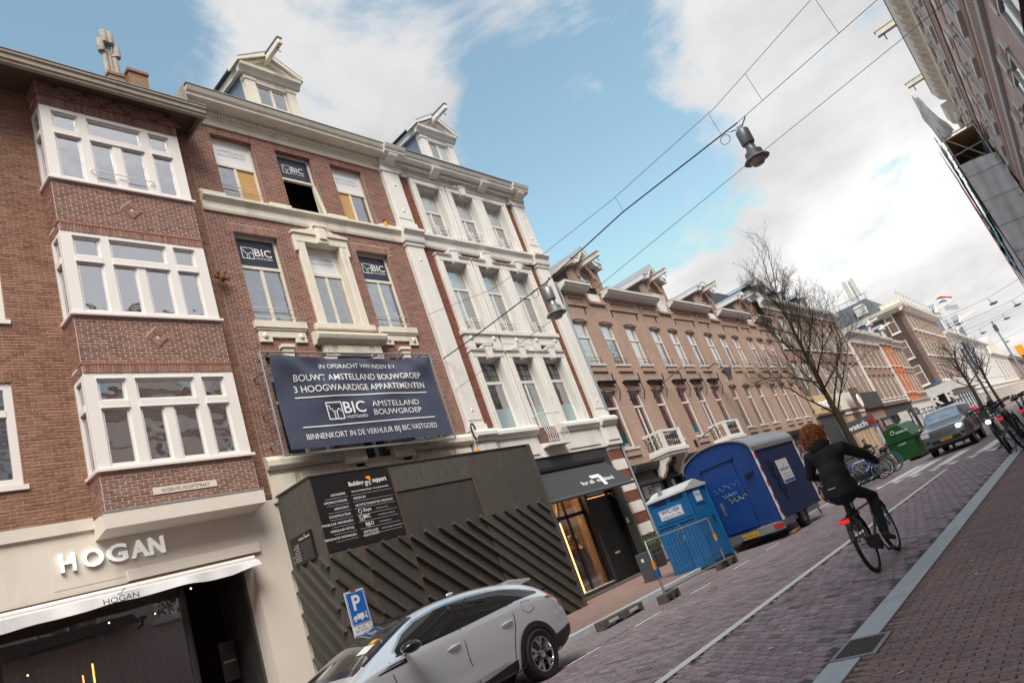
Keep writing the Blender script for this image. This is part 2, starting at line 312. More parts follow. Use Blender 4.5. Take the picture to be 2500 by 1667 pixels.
mk('net_red', (0.75, 0.10, 0.12), 0.7, 0.15, 3)
mk('plant_pot', (0.02, 0.02, 0.021), 0.6, 0.1)
mk('coat_tan', (0.12, 0.075, 0.045), 0.8, 0.2, 15)
mk('coat_cream', (0.5, 0.42, 0.3), 0.8, 0.2, 15)
mk('mannequin', (0.32, 0.28, 0.24), 0.5, 0.05)
mk('marble_dark', (0.06, 0.055, 0.052), 0.4, 0.5, 3)
mk('copper_red', (0.35, 0.10, 0.05), 0.6, 0.1)
mk('panel_grey', (0.075, 0.085, 0.10), 0.5, 0.1)
mk('flag_red', (0.5, 0.06, 0.04), 0.8, 0); mk('flag_white', (0.7, 0.7, 0.7), 0.8, 0); mk('flag_blue', (0.10, 0.19, 0.38), 0.8, 0); mk('flag_grey', (0.35, 0.38, 0.42), 0.8, 0)
mk('antenna', (0.50, 0.52, 0.45), 0.5, 0.05)
mk('litter', (0.7, 0.7, 0.68), 0.6, 0.1)
# ---------------------------------------------------------------- mesh helpers
class MB:
    def __init__(s): s.v = []; s.f = []; s.m = []
    def add(s, vs, fs, mi=0):
        o = len(s.v); s.v.extend([tuple(p) for p in vs]); s.f.extend([tuple(i+o for i in f) for f in fs]); s.m.extend([mi]*len(fs)); return s
    def box(s, x0, x1, y0, y1, z0, z1, mi=0):
        return s.add([(x0,y0,z0),(x1,y0,z0),(x1,y1,z0),(x0,y1,z0),(x0,y0,z1),(x1,y0,z1),(x1,y1,z1),(x0,y1,z1)],
                     [(0,3,2,1),(4,5,6,7),(0,1,5,4),(1,2,6,5),(2,3,7,6),(3,0,4,7)], mi)
    def prism(s, pts, axis, a, b, mi=0):
        n = len(pts)
        def P(p, t): return {'x': (t, p[0], p[1]), 'y': (p[0], t, p[1]), 'z': (p[0], p[1], t)}[axis]
        vs = [P(p, a) for p in pts]+[P(p, b) for p in pts]
        fs = [tuple(range(n)), tuple(range(2*n-1, n-1, -1))]+[(i, (i+1) % n, n+(i+1) % n, n+i) for i in range(n)]
        return s.add(vs, fs, mi)
    def quad(s, *p, mi=0): return s.add(p, [tuple(range(len(p)))], mi)
    def tube(s, pts, r, n=8, mi=0, cap=True):
        pts = [Vector(p) for p in pts]; k = len(pts); vs = []; fs = []
        rs = r if isinstance(r, (list, tuple)) else [r]*k
        prev = None
        for i, p in enumerate(pts):
            d = (pts[min(i+1, k-1)]-pts[max(i-1, 0)])
            d = d.normalized() if d.length > 1e-9 else Vector((0, 0, 1))
            if prev is None:
                a = d.cross(Vector((0, 0, 1)))
                if a.length < 1e-3: a = d.cross(Vector((1, 0, 0)))
            else: a = prev-d*prev.dot(d)
            a.normalize(); b = d.cross(a); prev = a
            for j in range(n):
                t = 2*math.pi*j/n; vs.append(p+(a*math.cos(t)+b*math.sin(t))*rs[i])
        for i in range(k-1):
            for j in range(n):
                fs.append((i*n+j, i*n+(j+1) % n, (i+1)*n+(j+1) % n, (i+1)*n+j))
        if cap: fs.append(tuple(range(n-1, -1, -1))); fs.append(tuple(range((k-1)*n, k*n)))
        return s.add(vs, fs, mi)
    def bar(s, a, b, w, h, mi=0, up=(0, 0, 1)):
        a = Vector(a); b = Vector(b); d = (b-a).normalized(); u = Vector(up); sd_ = d.cross(u)
        if sd_.length < 1e-4: sd_ = d.cross(Vector((1, 0, 0)))
        sd_.normalize(); u = sd_.cross(d)
        vs = []
        for p in (a, b):
            for i, j in ((-1,-1),(1,-1),(1,1),(-1,1)): vs.append(p+sd_*(i*w/2)+u*(j*h/2))
        return s.add(vs, [(3,2,1,0),(4,5,6,7),(0,1,5,4),(1,2,6,5),(2,3,7,6),(3,0,4,7)], mi)
    def lathe(s, prof, c, n=16, mi=0, axis='z', cap=True):
        vs = []; fs = []; k = len(prof)
        for r, z in prof:
            for j in range(n):
                t = 2*math.pi*j/n; x, y = r*math.cos(t), r*math.sin(t)
                vs.append({'z': (c[0]+x, c[1]+y, c[2]+z), 'x': (c[0]+z, c[1]+x, c[2]+y), 'y': (c[0]+x, c[1]+z, c[2]+y)}[axis])
        for i in range(k-1):
            for j in range(n): fs.append((i*n+j, i*n+(j+1) % n, (i+1)*n+(j+1) % n, (i+1)*n+j))
        if cap and prof[0][0] > 1e-5: fs.append(tuple(range(n-1, -1, -1)))
        if cap and prof[-1][0] > 1e-5: fs.append(tuple(range((k-1)*n, k*n)))
        return s.add(vs, fs, mi)
    def torus(s, c, R, r, axis='y', n=28, m=8, mi=0, ry=1.0):
        vs = []; fs = []
        for i in range(n):
            t = 2*math.pi*i/n
            for j in range(m):
                u = 2*math.pi*j/m; q = R+r*math.cos(u); w = r*ry*math.sin(u)
                a, b = q*math.cos(t), q*math.sin(t)
                vs.append({'y': (c[0]+a, c[1]+w, c[2]+b), 'z': (c[0]+a, c[1]+b, c[2]+w), 'x': (c[0]+w, c[1]+a, c[2]+b)}[axis])
        for i in range(n):
            for j in range(m): fs.append((i*m+j, ((i+1) % n)*m+j, ((i+1) % n)*m+(j+1) % m, i*m+(j+1) % m))
        return s.add(vs, fs, mi)
    def ball(s, c, r, n=12, m=8, mi=0):
        r = r if isinstance(r, (tuple, list)) else (r, r, r); vs = []; fs = []
        for i in range(m+1):
            a = math.pi*i/m
            for j in range(n):
                t = 2*math.pi*j/n; vs.append((c[0]+r[0]*math.sin(a)*math.cos(t), c[1]+r[1]*math.sin(a)*math.sin(t), c[2]+r[2]*math.cos(a)))
        for i in range(m):
            for j in range(n): fs.append((i*n+j, (i+1)*n+j, (i+1)*n+(j+1) % n, i*n+(j+1) % n))
        return s.add(vs, fs, mi)
    def build(s, name, mat, parent=None, smooth=False, bevel=0.0, recalc=True, kind=None):
        me = bpy.data.meshes.new(name); base = parent_base(parent)
        v = np.array(s.v, dtype=np.float64).reshape(-1, 3)-np.array(base)
        me.from_pydata(v.tolist(), [], s.f)
        mats = mat if isinstance(mat, (list, tuple)) else [mat]
        for q in mats: me.materials.append(MATS[q])
        if len(mats) > 1: me.polygons.foreach_set('material_index', s.m)
        if recalc and len(s.f) < 60000:
            bm = bmesh.new(); bm.from_mesh(me); bmesh.ops.recalc_face_normals(bm, faces=bm.faces)
            if bevel:
                try: bmesh.ops.bevel(bm, geom=list(bm.edges), offset=bevel, segments=1, affect='EDGES', clamp_overlap=True)
                except Exception: pass
            bm.to_mesh(me); bm.free()
        if smooth:
            me.shade_smooth()
            try: me.set_sharp_from_angle(angle=rad(35 if smooth is True else smooth))
            except Exception: pass
        me.update()
        o = bpy.data.objects.new(name, me); COL.objects.link(o)
        if parent is not None: o.parent = parent
        if kind: o['kind'] = kind
        return o
BASES = {}
def parent_base(p):
    b = Vector((0, 0, 0))
    while p is not None:
        b = b+p.location; p = p.parent
    return b
def thing(name, label, cat, loc=(0, 0, 0), group=None):
    o = bpy.data.objects.new(name, None); COL.objects.link(o); o.location = loc; o.empty_display_size = 0.2
    o['label'] = label; o['category'] = cat
    if group: o['group'] = group
    return o
def tag(o, label, cat, group=None):
    o['label'] = label; o['category'] = cat
    if group: o['group'] = group
    return o
def struct(o): o['kind'] = 'structure'; return o
def box(name, mat, parent, *d, bevel=0.0): return MB().box(*d).build(name, mat, parent, bevel=bevel)
def copy_tree(o, parent=None):
    c = o.copy(); COL.objects.link(c); c.parent = parent
    for ch in list(o.children): copy_tree(ch, c)
    return c
def text_mesh(s, bold=0.0, extrude=0.0, spacing=1.0):
    cu = bpy.data.curves.new('t', 'FONT'); cu.body = s; cu.size = 1.0; cu.offset = bold; cu.extrude = extrude; cu.resolution_u = 3; cu.space_character = spacing
    ob = bpy.data.objects.new('t', cu); me = bpy.data.meshes.new_from_object(ob)
    bpy.data.objects.remove(ob); bpy.data.curves.remove(cu)
    return me
def eval_mesh(o):
    """mesh of an object with its modifiers applied"""
    new = o.name not in COL.objects
    if new: COL.objects.link(o)
    dg = bpy.context.evaluated_depsgraph_get(); dg.update()
    me = bpy.data.meshes.new_from_object(o.evaluated_get(dg))
    if new: COL.objects.unlink(o)
    return me
def text(name, s, mat, parent, at, height=None, width=None, facing='-y', align='l', bold=0.0, extrude=0.0, spacing=1.0, slant=0.0, tilt=0.0, frame=None):
    """lettering on a flat face: at = world point of the lower left (l), centre (c) or right (r) of the line"""
    me = text_mesh(s, bold, extrude, spacing)
    n = len(me.vertices)
    if n == 0: return None
    co = np.empty(n*3); me.vertices.foreach_get('co', co); co = co.reshape(-1, 3)
    mn = co.min(0); mx = co.max(0); co -= np.array([mn[0], mn[1], 0]); w, h = mx[0]-mn[0], mx[1]-mn[1]
    sx = sy = None
    if height: sy = height/h
    if width: sx = width/w
    sx = sx or sy; sy = sy or sx
    co[:, 0] = co[:, 0]*sx+slant*co[:, 1]*sy; co[:, 1] *= sy
    w *= sx; h *= sy
    co[:, 0] -= {'l': 0, 'c': w/2, 'r': w}[align]
    if align == 'c': co[:, 1] -= h/2
    if tilt:
        c, q = math.cos(tilt), math.sin(tilt); x = co[:, 0]*c-co[:, 1]*q; y = co[:, 0]*q+co[:, 1]*c; co[:, 0] = x; co[:, 1] = y
    if frame: ax, ay, az = [np.array(q) for q in frame]
    else:
        ax, ay, az = {'-y': ((1,0,0),(0,0,1),(0,-1,0)), '-x': ((0,-1,0),(0,0,1),(-1,0,0)), 'up': ((0,-1,0),(1,0,0),(0,0,1))}[facing]
        ax, ay, az = np.array(ax), np.array(ay), np.array(az)
    wv = co[:, :1]*ax+co[:, 1:2]*ay+co[:, 2:3]*az+np.array(at)-np.array(parent_base(parent))
    me.vertices.foreach_set('co', wv.ravel()); me.materials.clear(); me.materials.append(MATS[mat]); me.update(); me.name = name
    o = bpy.data.objects.new(name, me); COL.objects.link(o); o.parent = parent
    return o

# ---------------------------------------------------------------- brickwork
UNIT = {}
def brick_cells(x0, x1, z0, z1, L=0.22, H=0.0625, j=0.011, bond=0.5, holes=(), keep=None):
    """running bond cut round the openings; returns clear rectangles (x0,x1,z0,z1,full)"""
    out = []; nrow = int(round((z1-z0)/H)); H = (z1-z0)/max(1, nrow)
    for r in range(nrow):
        za, zb = z0+r*H+j/2, z0+(r+1)*H-j/2; zc = (za+zb)/2
        spans = [(x0, x1)]
        for (a, b, c, d) in holes:
            if c < zc < d:
                ns = []
                for s, e in spans:
                    if b <= s or a >= e: ns.append((s, e)); continue
                    if a > s: ns.append((s, a))
                    if b < e: ns.append((b, e))
                spans = ns
        off = (r % 2)*L*bond
        for s, e in spans:
            k = math.floor((s-x0-off)/L)
            while True:
                a = x0+off+k*L; b = a+L
                if a >= e: break
                aa, bb = max(a, s), min(b, e)
                if bb-aa > 0.03: out.append((aa+j/2, bb-j/2, za, zb, bb-aa > L-1e-6))
                k += 1
    return out
def soldier_cells(x0, x1, z0, z1, W=0.0625, j=0.011):
    n = max(1, int(round((x1-x0)/W))); W = (x1-x0)/n
    return [(x0+i*W+j/2, x0+(i+1)*W-j/2, z0, z1, False) for i in range(n)]
def lay(cells, mat, parent, fn, depth, n_ind, name='brick', normal=(0, -1, 0), ux=(1, 0, 0), uz=(0, 0, 1)):
    """lays cells as real bricks: the nearest n_ind whole ones as their own objects, all the rest in one part"""
    if not cells: return
    arr = np.array([c[:4] for c in cells]); full = np.array([c[4] for c in cells], bool)
    cen = [Vector(fn((c[0]+c[1])/2, (c[2]+c[3])/2)) for c in cells]
    dist = np.array([(p-CAM).length if in_view(p) else 1e9 for p in cen]); dist[~full] = 1e9
    order = np.argsort(dist)[:n_ind]; ind = set(int(i) for i in order if dist[i] < 1e8)
    base = parent_base(parent)
    nx, u, w = Vector(normal), Vector(ux), Vector(uz)
    if ind:
        i0 = next(iter(ind)); a, b, c, d = arr[i0]; hw, hh = (b-a)/2, (d-c)/2
        key = (name, mat, round(hw, 3), round(hh, 3), tuple(normal))
        if key not in UNIT:
            m = MB(); vs = []
            for k in (0, 1):
                for i, jj in ((-1,-1),(1,-1),(1,1),(-1,1)):
                    q = 1.0 if k == 0 else 0.97
                    vs.append(u*(i*hw*(1 if k == 0 else (hw-0.003)/hw))+w*(jj*hh*(1 if k == 0 else (hh-0.003)/hh))+nx*(depth if k else 0))
            m.add(vs, [(4,5,6,7),(0,1,5,4),(1,2,6,5),(2,3,7,6),(3,0,4,7)])
            ob = m.build(name, mat, None); UNIT[key] = ob.data; bpy.data.objects.remove(ob)
        me = UNIT[key]
        for i in sorted(ind):
            o = bpy.data.objects.new(name, me); COL.objects.link(o); o.parent = parent; o.location = cen[i]-base+nx*rnd.uniform(-0.0025, 0.0025)
    rest = [i for i in range(len(cells)) if i not in ind]
    if rest:
        m = MB()
        for i in rest:
            a, b, c, d = arr[i]; dz = rnd.uniform(-0.002, 0.002); vs = []
            for k in (0, 1):
                e = 0.003*k
                for x, z in ((a+e, c+e), (b-e, c+e), (b-e, d-e), (a+e, d-e)):
                    vs.append(Vector(fn(x, z))+nx*((depth+dz) if k else 0))
            m.add(vs, [(4,5,6,7),(0,1,5,4),(1,2,6,5),(2,3,7,6),(3,0,4,7)])
        m.build(name+'_courses', mat, parent, recalc=False, kind='stuff')
def wall_sheet(x0, x1, z0, z1, y, holes=(), depth=0.2, mats=('grey_mortar', 'reveal_brick'), name='wall', parent=None, back=None):
    """wall face with real openings and their reveals"""
    xs = sorted({x0, x1, *[min(max(h[i], x0), x1) for h in holes for i in (0, 1)]})
    zs = sorted({z0, z1, *[min(max(h[i], z0), z1) for h in holes for i in (2, 3)]})
    m = MB()
    for i in range(len(xs)-1):
        for k in range(len(zs)-1):
            cx, cz = (xs[i]+xs[i+1])/2, (zs[k]+zs[k+1])/2
            if any(h[0] < cx < h[1] and h[2] < cz < h[3] for h in holes): continue
            m.quad((xs[i], y, zs[k]), (xs[i+1], y, zs[k]), (xs[i+1], y, zs[k+1]), (xs[i], y, zs[k+1]))
    for a, b, c, d in holes:
        yb = y+depth; yf = y-0.004
        m.quad((a, yf, c), (a, yb, c), (a, yb, d), (a, yf, d), mi=1); m.quad((b, yf, c), (b, yf, d), (b, yb, d), (b, yb, c), mi=1)
        m.quad((a, yf, d), (b, yf, d), (b, yb, d), (a, yb, d), mi=1); m.quad((a, yf, c), (b, yf, c), (b, yb, c), (a, yb, c), mi=1)
    return m.build(name, list(mats), parent, recalc=False)
def window(parent, x0, x1, z0, z1, y, frame='white_paint', glass='glass', fw=0.07, th=0.06, transom=None, tw=0.09, mull=(), topmull=(), mw=0.08, top=None, panes=None, name='window', yaxis=True, arch=0.0, label=None, depth=0.03):
    """a window: one frame mesh with a pane mesh per light behind it"""
    m = MB()
    m.box(x0, x0+fw, y, y+th, z0, z1); m.box(x1-fw, x1, y, y+th, z0, z1)
    m.box(x0+fw, x1-fw, y+0.002, y+th, z0, z0+fw); m.box(x0+fw, x1-fw, y+0.002, y+th, z1-fw, z1)
    rows = [(z0+fw, z1-fw, list(mull))]
    if transom:
        m.box(x0+fw, x1-fw, y-0.012, y+th, transom-tw/2, transom+tw/2)
        rows = [(z0+fw, transom-tw/2, list(mull)), (transom+tw/2, z1-fw, list(topmull))]
    lights = []
    for za, zb, ml in rows:
        e = [x0+fw]
        for q in ml:
            m.box(q-mw/2, q+mw/2, y+0.004, y+th, za, zb); lights.append((e[-1], q-mw/2, za, zb)); e.append(q+mw/2)
        lights.append((e[-1], x1-fw, za, zb))
    if arch:   # arched head filled in with frame
        n = 8; pts = [(x0, z1)]+[(x0+(x1-x0)*i/n, z1+arch*(1-(2*i/n-1)**2)) for i in range(n+1)]+[(x1, z1)]
        m.prism(pts[1:-1], 'y', y+0.003, y+th-0.003)
    w = m.build(name, frame, parent)
    if label: w['label'] = label
    for i, (a, b, c, d) in enumerate(lights):
        g = glass
        if panes and i < len(panes) and panes[i]: g = panes[i]
        if g == 'none': continue
        if not panes and g in ('glass', 'glass_pale', 'glass_blue'): g = rnd.choice((g, g, 'glass', 'glass_pale', 'glass_blue'))
        q = MB().box(a-0.004, b+0.004, y+depth, y+depth+0.008, c-0.004, d+0.004).build('pane', g, w)
    return w
def cornice(m, prof, x0, x1, y, mi=0, ends=True):
    """moulded run along x: prof = (out from the wall, z)"""
    m.prism([(y-o, z) for o, z in prof]+[(y+0.05, prof[-1][1]), (y+0.05, prof[0][1])], 'x', x0, x1, mi)
    return m
Y0 = 14.5
def fy(y): return lambda a, b: (a, y, b)
# ================================================================ ground
def ground():
    g = MB(); g.box(-60, 600, -40, 120, -0.3, -0.012); struct(g.build('ground', 'joint_sand'))
    # carriageway: near field laid paver by paver, the rest as a surface
    rd = struct(MB().quad((-60, 2.62, 0.0), (4.2, 2.62, 0.0), (4.2, 8.95, 0.0), (-60, 8.95, 0.0)).build('road', 'far_road'))
    far = MB().quad((27, 2.62, 0.0), (500, 2.62, 0.0), (500, 8.95, 0.0), (27, 8.95, 0.0)).quad((4.2, 7.9, 0), (27, 7.9, 0), (27, 8.95, 0), (4.2, 8.95, 0)).build('road_surface', 'far_road', rd)
    # herringbone-ish rows across the street, laid at a slant on both sides of the lane line
    cells = []
    L, W = 0.225, 0.112
    def field(xa, xb, ya, yb, ang, keep):
        c, s = math.cos(ang), math.sin(ang); R = 26
        out = []
        cx, cy = (xa+xb)/2, (ya+yb)/2
        n = int(R/W); k = int(R/L)
        for i in range(-n, n):
            for j in range(-k, k):
                u = (j+0.5*(i % 2))*L; v = i*W
                x, y = cx+u*c-v*s, cy+u*s+v*c
                if xa < x < xb and ya+0.06 < y < yb-0.06 and in_view((x, y, 0), 0.06): out.append((x, y))
        return out
    for (ya, yb, ang) in ((2.62, 4.62, rad(56)), (4.62, 7.92, rad(90))):
        pts = field(4.2, 27, ya, yb, ang, None)
        pts.sort(key=lambda p: (Vector((p[0], p[1], 0))-CAM).length)
        hw, hh, e = L/2-0.0065, W/2-0.0065, 0.005
        u = Vector((math.cos(ang), math.sin(ang), 0)); w = Vector((-math.sin(ang), math.cos(ang), 0)); up = Vector((0, 0, 1))
        def vs_at(o, dz, tx=0, ty=0):
            r = []
            for k in (0, 1):
                q = e*k
                for i, j in ((-1,-1),(1,-1),(1,1),(-1,1)):
                    r.append(o+u*(i*(hw-q))+w*(j*(hh-q))+up*((dz+tx*i+ty*j) if k else -0.012))
            return r
        F5 = [(4,5,6,7),(0,1,5,4),(1,2,6,5),(2,3,7,6),(3,0,4,7)]
        m = MB(); m.add(vs_at(Vector((0, 0, 0)), 0.0), F5); t = m.build('paver', 'road_paver'); me = t.data; bpy.data.objects.remove(t)
        for x, y in pts[:150]:
            o = bpy.data.objects.new('paver', me); COL.objects.link(o); o.parent = rd; o.location = (x, y, rnd.uniform(-0.002, 0.002)); o.rotation_euler = (rnd.uniform(-.006, .006), rnd.uniform(-.006, .006), rnd.uniform(-.01, .01))
        m = MB()
        for x, y in pts[150:]: m.add(vs_at(Vector((x, y, 0)), rnd.uniform(-.003, .003), rnd.uniform(-.001, .001), rnd.uniform(-.001, .001)), F5)
        m.build('paver_field', 'road_paver', rd, recalc=False, kind='stuff')
    # right pavement: long thin clinkers laid across
    pv = struct(MB().quad((-60, -2.2, 0.0), (3.6, -2.2, 0.0), (3.6, 2.33, 0.0), (-60, 2.33, 0.0)).quad((24, -2.2, 0), (500, -2.2, 0), (500, 2.33, 0), (24, 2.33, 0)).build('pavement', 'far_walk'))
    pts = []; L2, W2 = 0.2, 0.066
    for i in range(int(20.4/W2)):
        x = 3.6+W2*(i+.5)
        for j in range(-12, 13):
            y = (j+0.5*(i % 2))*L2+0.03
            if -2.1 < y < 2.25 and in_view((x, y, 0), 0.05): pts.append((x, y))
    pts.sort(key=lambda p: (Vector((p[0], p[1], 0))-CAM).length)
    def vs2(x, y, dz, e=0.004, hx=W2/2-0.003, hy=L2/2-0.0016):
        r = []
        for k in (0, 1):
            q = e*k
            for i, j in ((-1,-1),(1,-1),(1,1),(-1,1)): r.append((x+i*(hx-q), y+j*(hy-q), dz if k else -0.012))
        return r
    F5 = [(4,5,6,7),(0,1,5,4),(1,2,6,5),(2,3,7,6),(3,0,4,7)]
    m = MB(); m.add(vs2(0, 0, 0), F5); t = m.build('clinker', 'walk_paver'); me = t.data; bpy.data.objects.remove(t)
    for x, y in pts[:300]:
        o = bpy.data.objects.new('clinker', me); COL.objects.link(o); o.parent = pv; o.location = (x, y, rnd.uniform(-.002, .003)); o.rotation_euler = (rnd.uniform(-.01, .01), rnd.uniform(-.02, .02), rnd.uniform(-.012, .012))
    m = MB()
    for x, y in pts[300:]: m.add(vs2(x+rnd.uniform(-.002, .002), y+rnd.uniform(-.003, .003), rnd.uniform(-.002, .003)), F5)
    m.build('clinker_field', 'walk_paver', pv, recalc=False, kind='stuff')
    # flush grey kerb band, slab by slab, with a gap for the drain
    kb = thing('kerb_band', 'flush pale grey stone band between road and right pavement', 'kerb', (6, 2.48, 0)); x = -4.0
    while x < 90:
        w = 1.0 if x < 30 else 6
        if not (x < 6.45 < x+w) or True:
            a, b = x, x+w-0.004
            for s, e in ([(a, 6.16), (6.78, b)] if a < 6.16 and b > 6.78 else [(min(a, 6.16), min(b, 6.16)), (max(a, 6.78), max(b, 6.78))]):
                if e-s > 0.02: MB().box(s, e, 2.345, 2.615, -0.05, 0.006+rnd.uniform(-.001, .002)).build('kerb_slab', 'kerb_stone', kb, bevel=0.003)
        x += w
    # left kerb and raised pavement
    k2 = thing('raised_kerb', 'raised grey stone kerb along the left pavement', 'kerb', (20, 9.1, 0)); x = 4.0
    def kline(x): return 9.55-0.0 if x < 11 else 9.2
    def ky(x): return 9.45 if x < 22 else 8.75
    while x < 120:
        w = 1.0 if x < 30 else 8; y = ky(x+0.5)
        MB().box(x, x+w-0.006, y, y+0.16, -0.06, 0.115).build('kerb_stone', 'kerb_stone', k2, bevel=0.008); x += w
    struct(MB().box(-60, 23, 9.6, 14.9, -0.05, 0.10).box(23.005, 500, 8.91, 14.9, -0.05, 0.10).build('left_pavement', 'far_walk'))
    struct(MB().quad((-60, 8.9, 0.002), (500, 8.9, 0.002), (500, 9.46, 0.002), (-60, 9.46, 0.002)).build('gutter_strip', 'far_road'))
    # road paint
    def paint(name, label, quads, z=0.006):
        m = MB()
        for q in quads: m.quad(*[(x, y, z) for x, y in q])
        o = m.build(name, 'road_paint'); o['label'] = label; o['category'] = 'marking'; return o
    segs = []
    x = -10.0
    while x < 25.6:
        segs.append([(x, 4.655), (x+1.9, 4.65), (x+1.9, 4.79), (x, 4.80)]); x += 1.905
    paint('lane_line', 'long solid white line painted along the middle of the paved road', [[(-10, 4.63), (25.7, 4.60), (25.7, 4.73), (-10, 4.78)]])
    for i, x in enumerate((5.0, 7.0, 9.0, 11.1, 13.4, 15.55, 17.6)):
        q = [(x, 7.72), (x+1.0, 7.72), (x+1.0, 7.80), (x, 7.80)]
        d = ['nearest dash, hidden partly by the silver car', 'second dash beside the silver car', 'dash just behind the rear wheel of the silver car', 'dash in front of the concrete kerb blocks', 'dash in front of the fence foot', 'dash in front of the blue toilet', 'farthest dash beside the blue site trailer'][i]
        o = paint('parking_dash', 'short white parking line, '+d, [q]); o['group'] = 'dashes marking the parking strip'
    for i, y in enumerate((7.1, 6.45, 5.35, 4.0)):
        o = paint('crossing_bar', ['zebra bar nearest the parked bicycles', 'zebra bar in front of the off-road car, left of its wheels', 'zebra bar in front of the number plate side of the off-road car', 'zebra bar nearest the right pavement'][i], [[(28.6, y-0.28), (33.6, y-0.48), (33.6, y+0.02), (28.6, y+0.22)]]); o['label'] = 'white '+o['label']; o['group'] = 'zebra crossing bars'
    tri = []
    for i in range(7):
        y = 3.4+i*0.62; tri.append([(27.0, y), (28.2, y-0.05), (28.2, y+0.42)])
    for i, t in enumerate(tri):
        o = paint('yield_triangle', 'white yield triangle, %s counted from the right pavement' % ['first', 'second', 'third', 'fourth', 'fifth', 'sixth', 'seventh'][i], [t]); o['group'] = 'row of yield triangles before the crossing'
    # drain
    d = thing('drain_grate', 'rusty steel drain grate set in the grey kerb band', 'drain', (6.47, 2.42, 0))
    m = MB()
    for a, b, c, e in ((6.17, 6.77, 2.22, 2.26), (6.17, 6.77, 2.58, 2.615), (6.17, 6.21, 2.26, 2.58), (6.73, 6.77, 2.26, 2.58)): m.box(a, b, c, e, -0.03, 0.012)
    m.build('rim', 'steel_rim', d)
    MB().box(6.21, 6.73, 2.26, 2.58, -0.05, -0.02).build('pit', 'black_paint', d)
    m = MB()
    for i in range(17): m.box(6.215+i*0.031, 6.226+i*0.031, 2.26, 2.58, -0.015, 0.009)
    for i in range(10): m.box(6.21, 6.73, 2.275+i*0.032, 2.284+i*0.032, -0.014, 0.007)
    m.build('grid', 'cast_iron', d, kind='stuff')
    m = MB()
    for i in range(70):
        x, y = rnd.uniform(4.5, 14), rnd.uniform(-1, 7.5); a = rnd.uniform(0, 3); s = rnd.uniform(.012, .035)
        m.quad(*[(x+s*(math.cos(a)*i_-math.sin(a)*j_*.5), y+s*(math.sin(a)*i_+math.cos(a)*j_*.5), 0.007+rnd.uniform(0, .003)) for i_, j_ in ((-1,-1),(1,-1),(1,1),(-1,1))])
    o = m.build('confetti_litter', 'litter'); o['kind'] = 'stuff'; o['label'] = 'tiny white paper scraps and gum scattered over the paving'; o['category'] = 'litter'
ground()

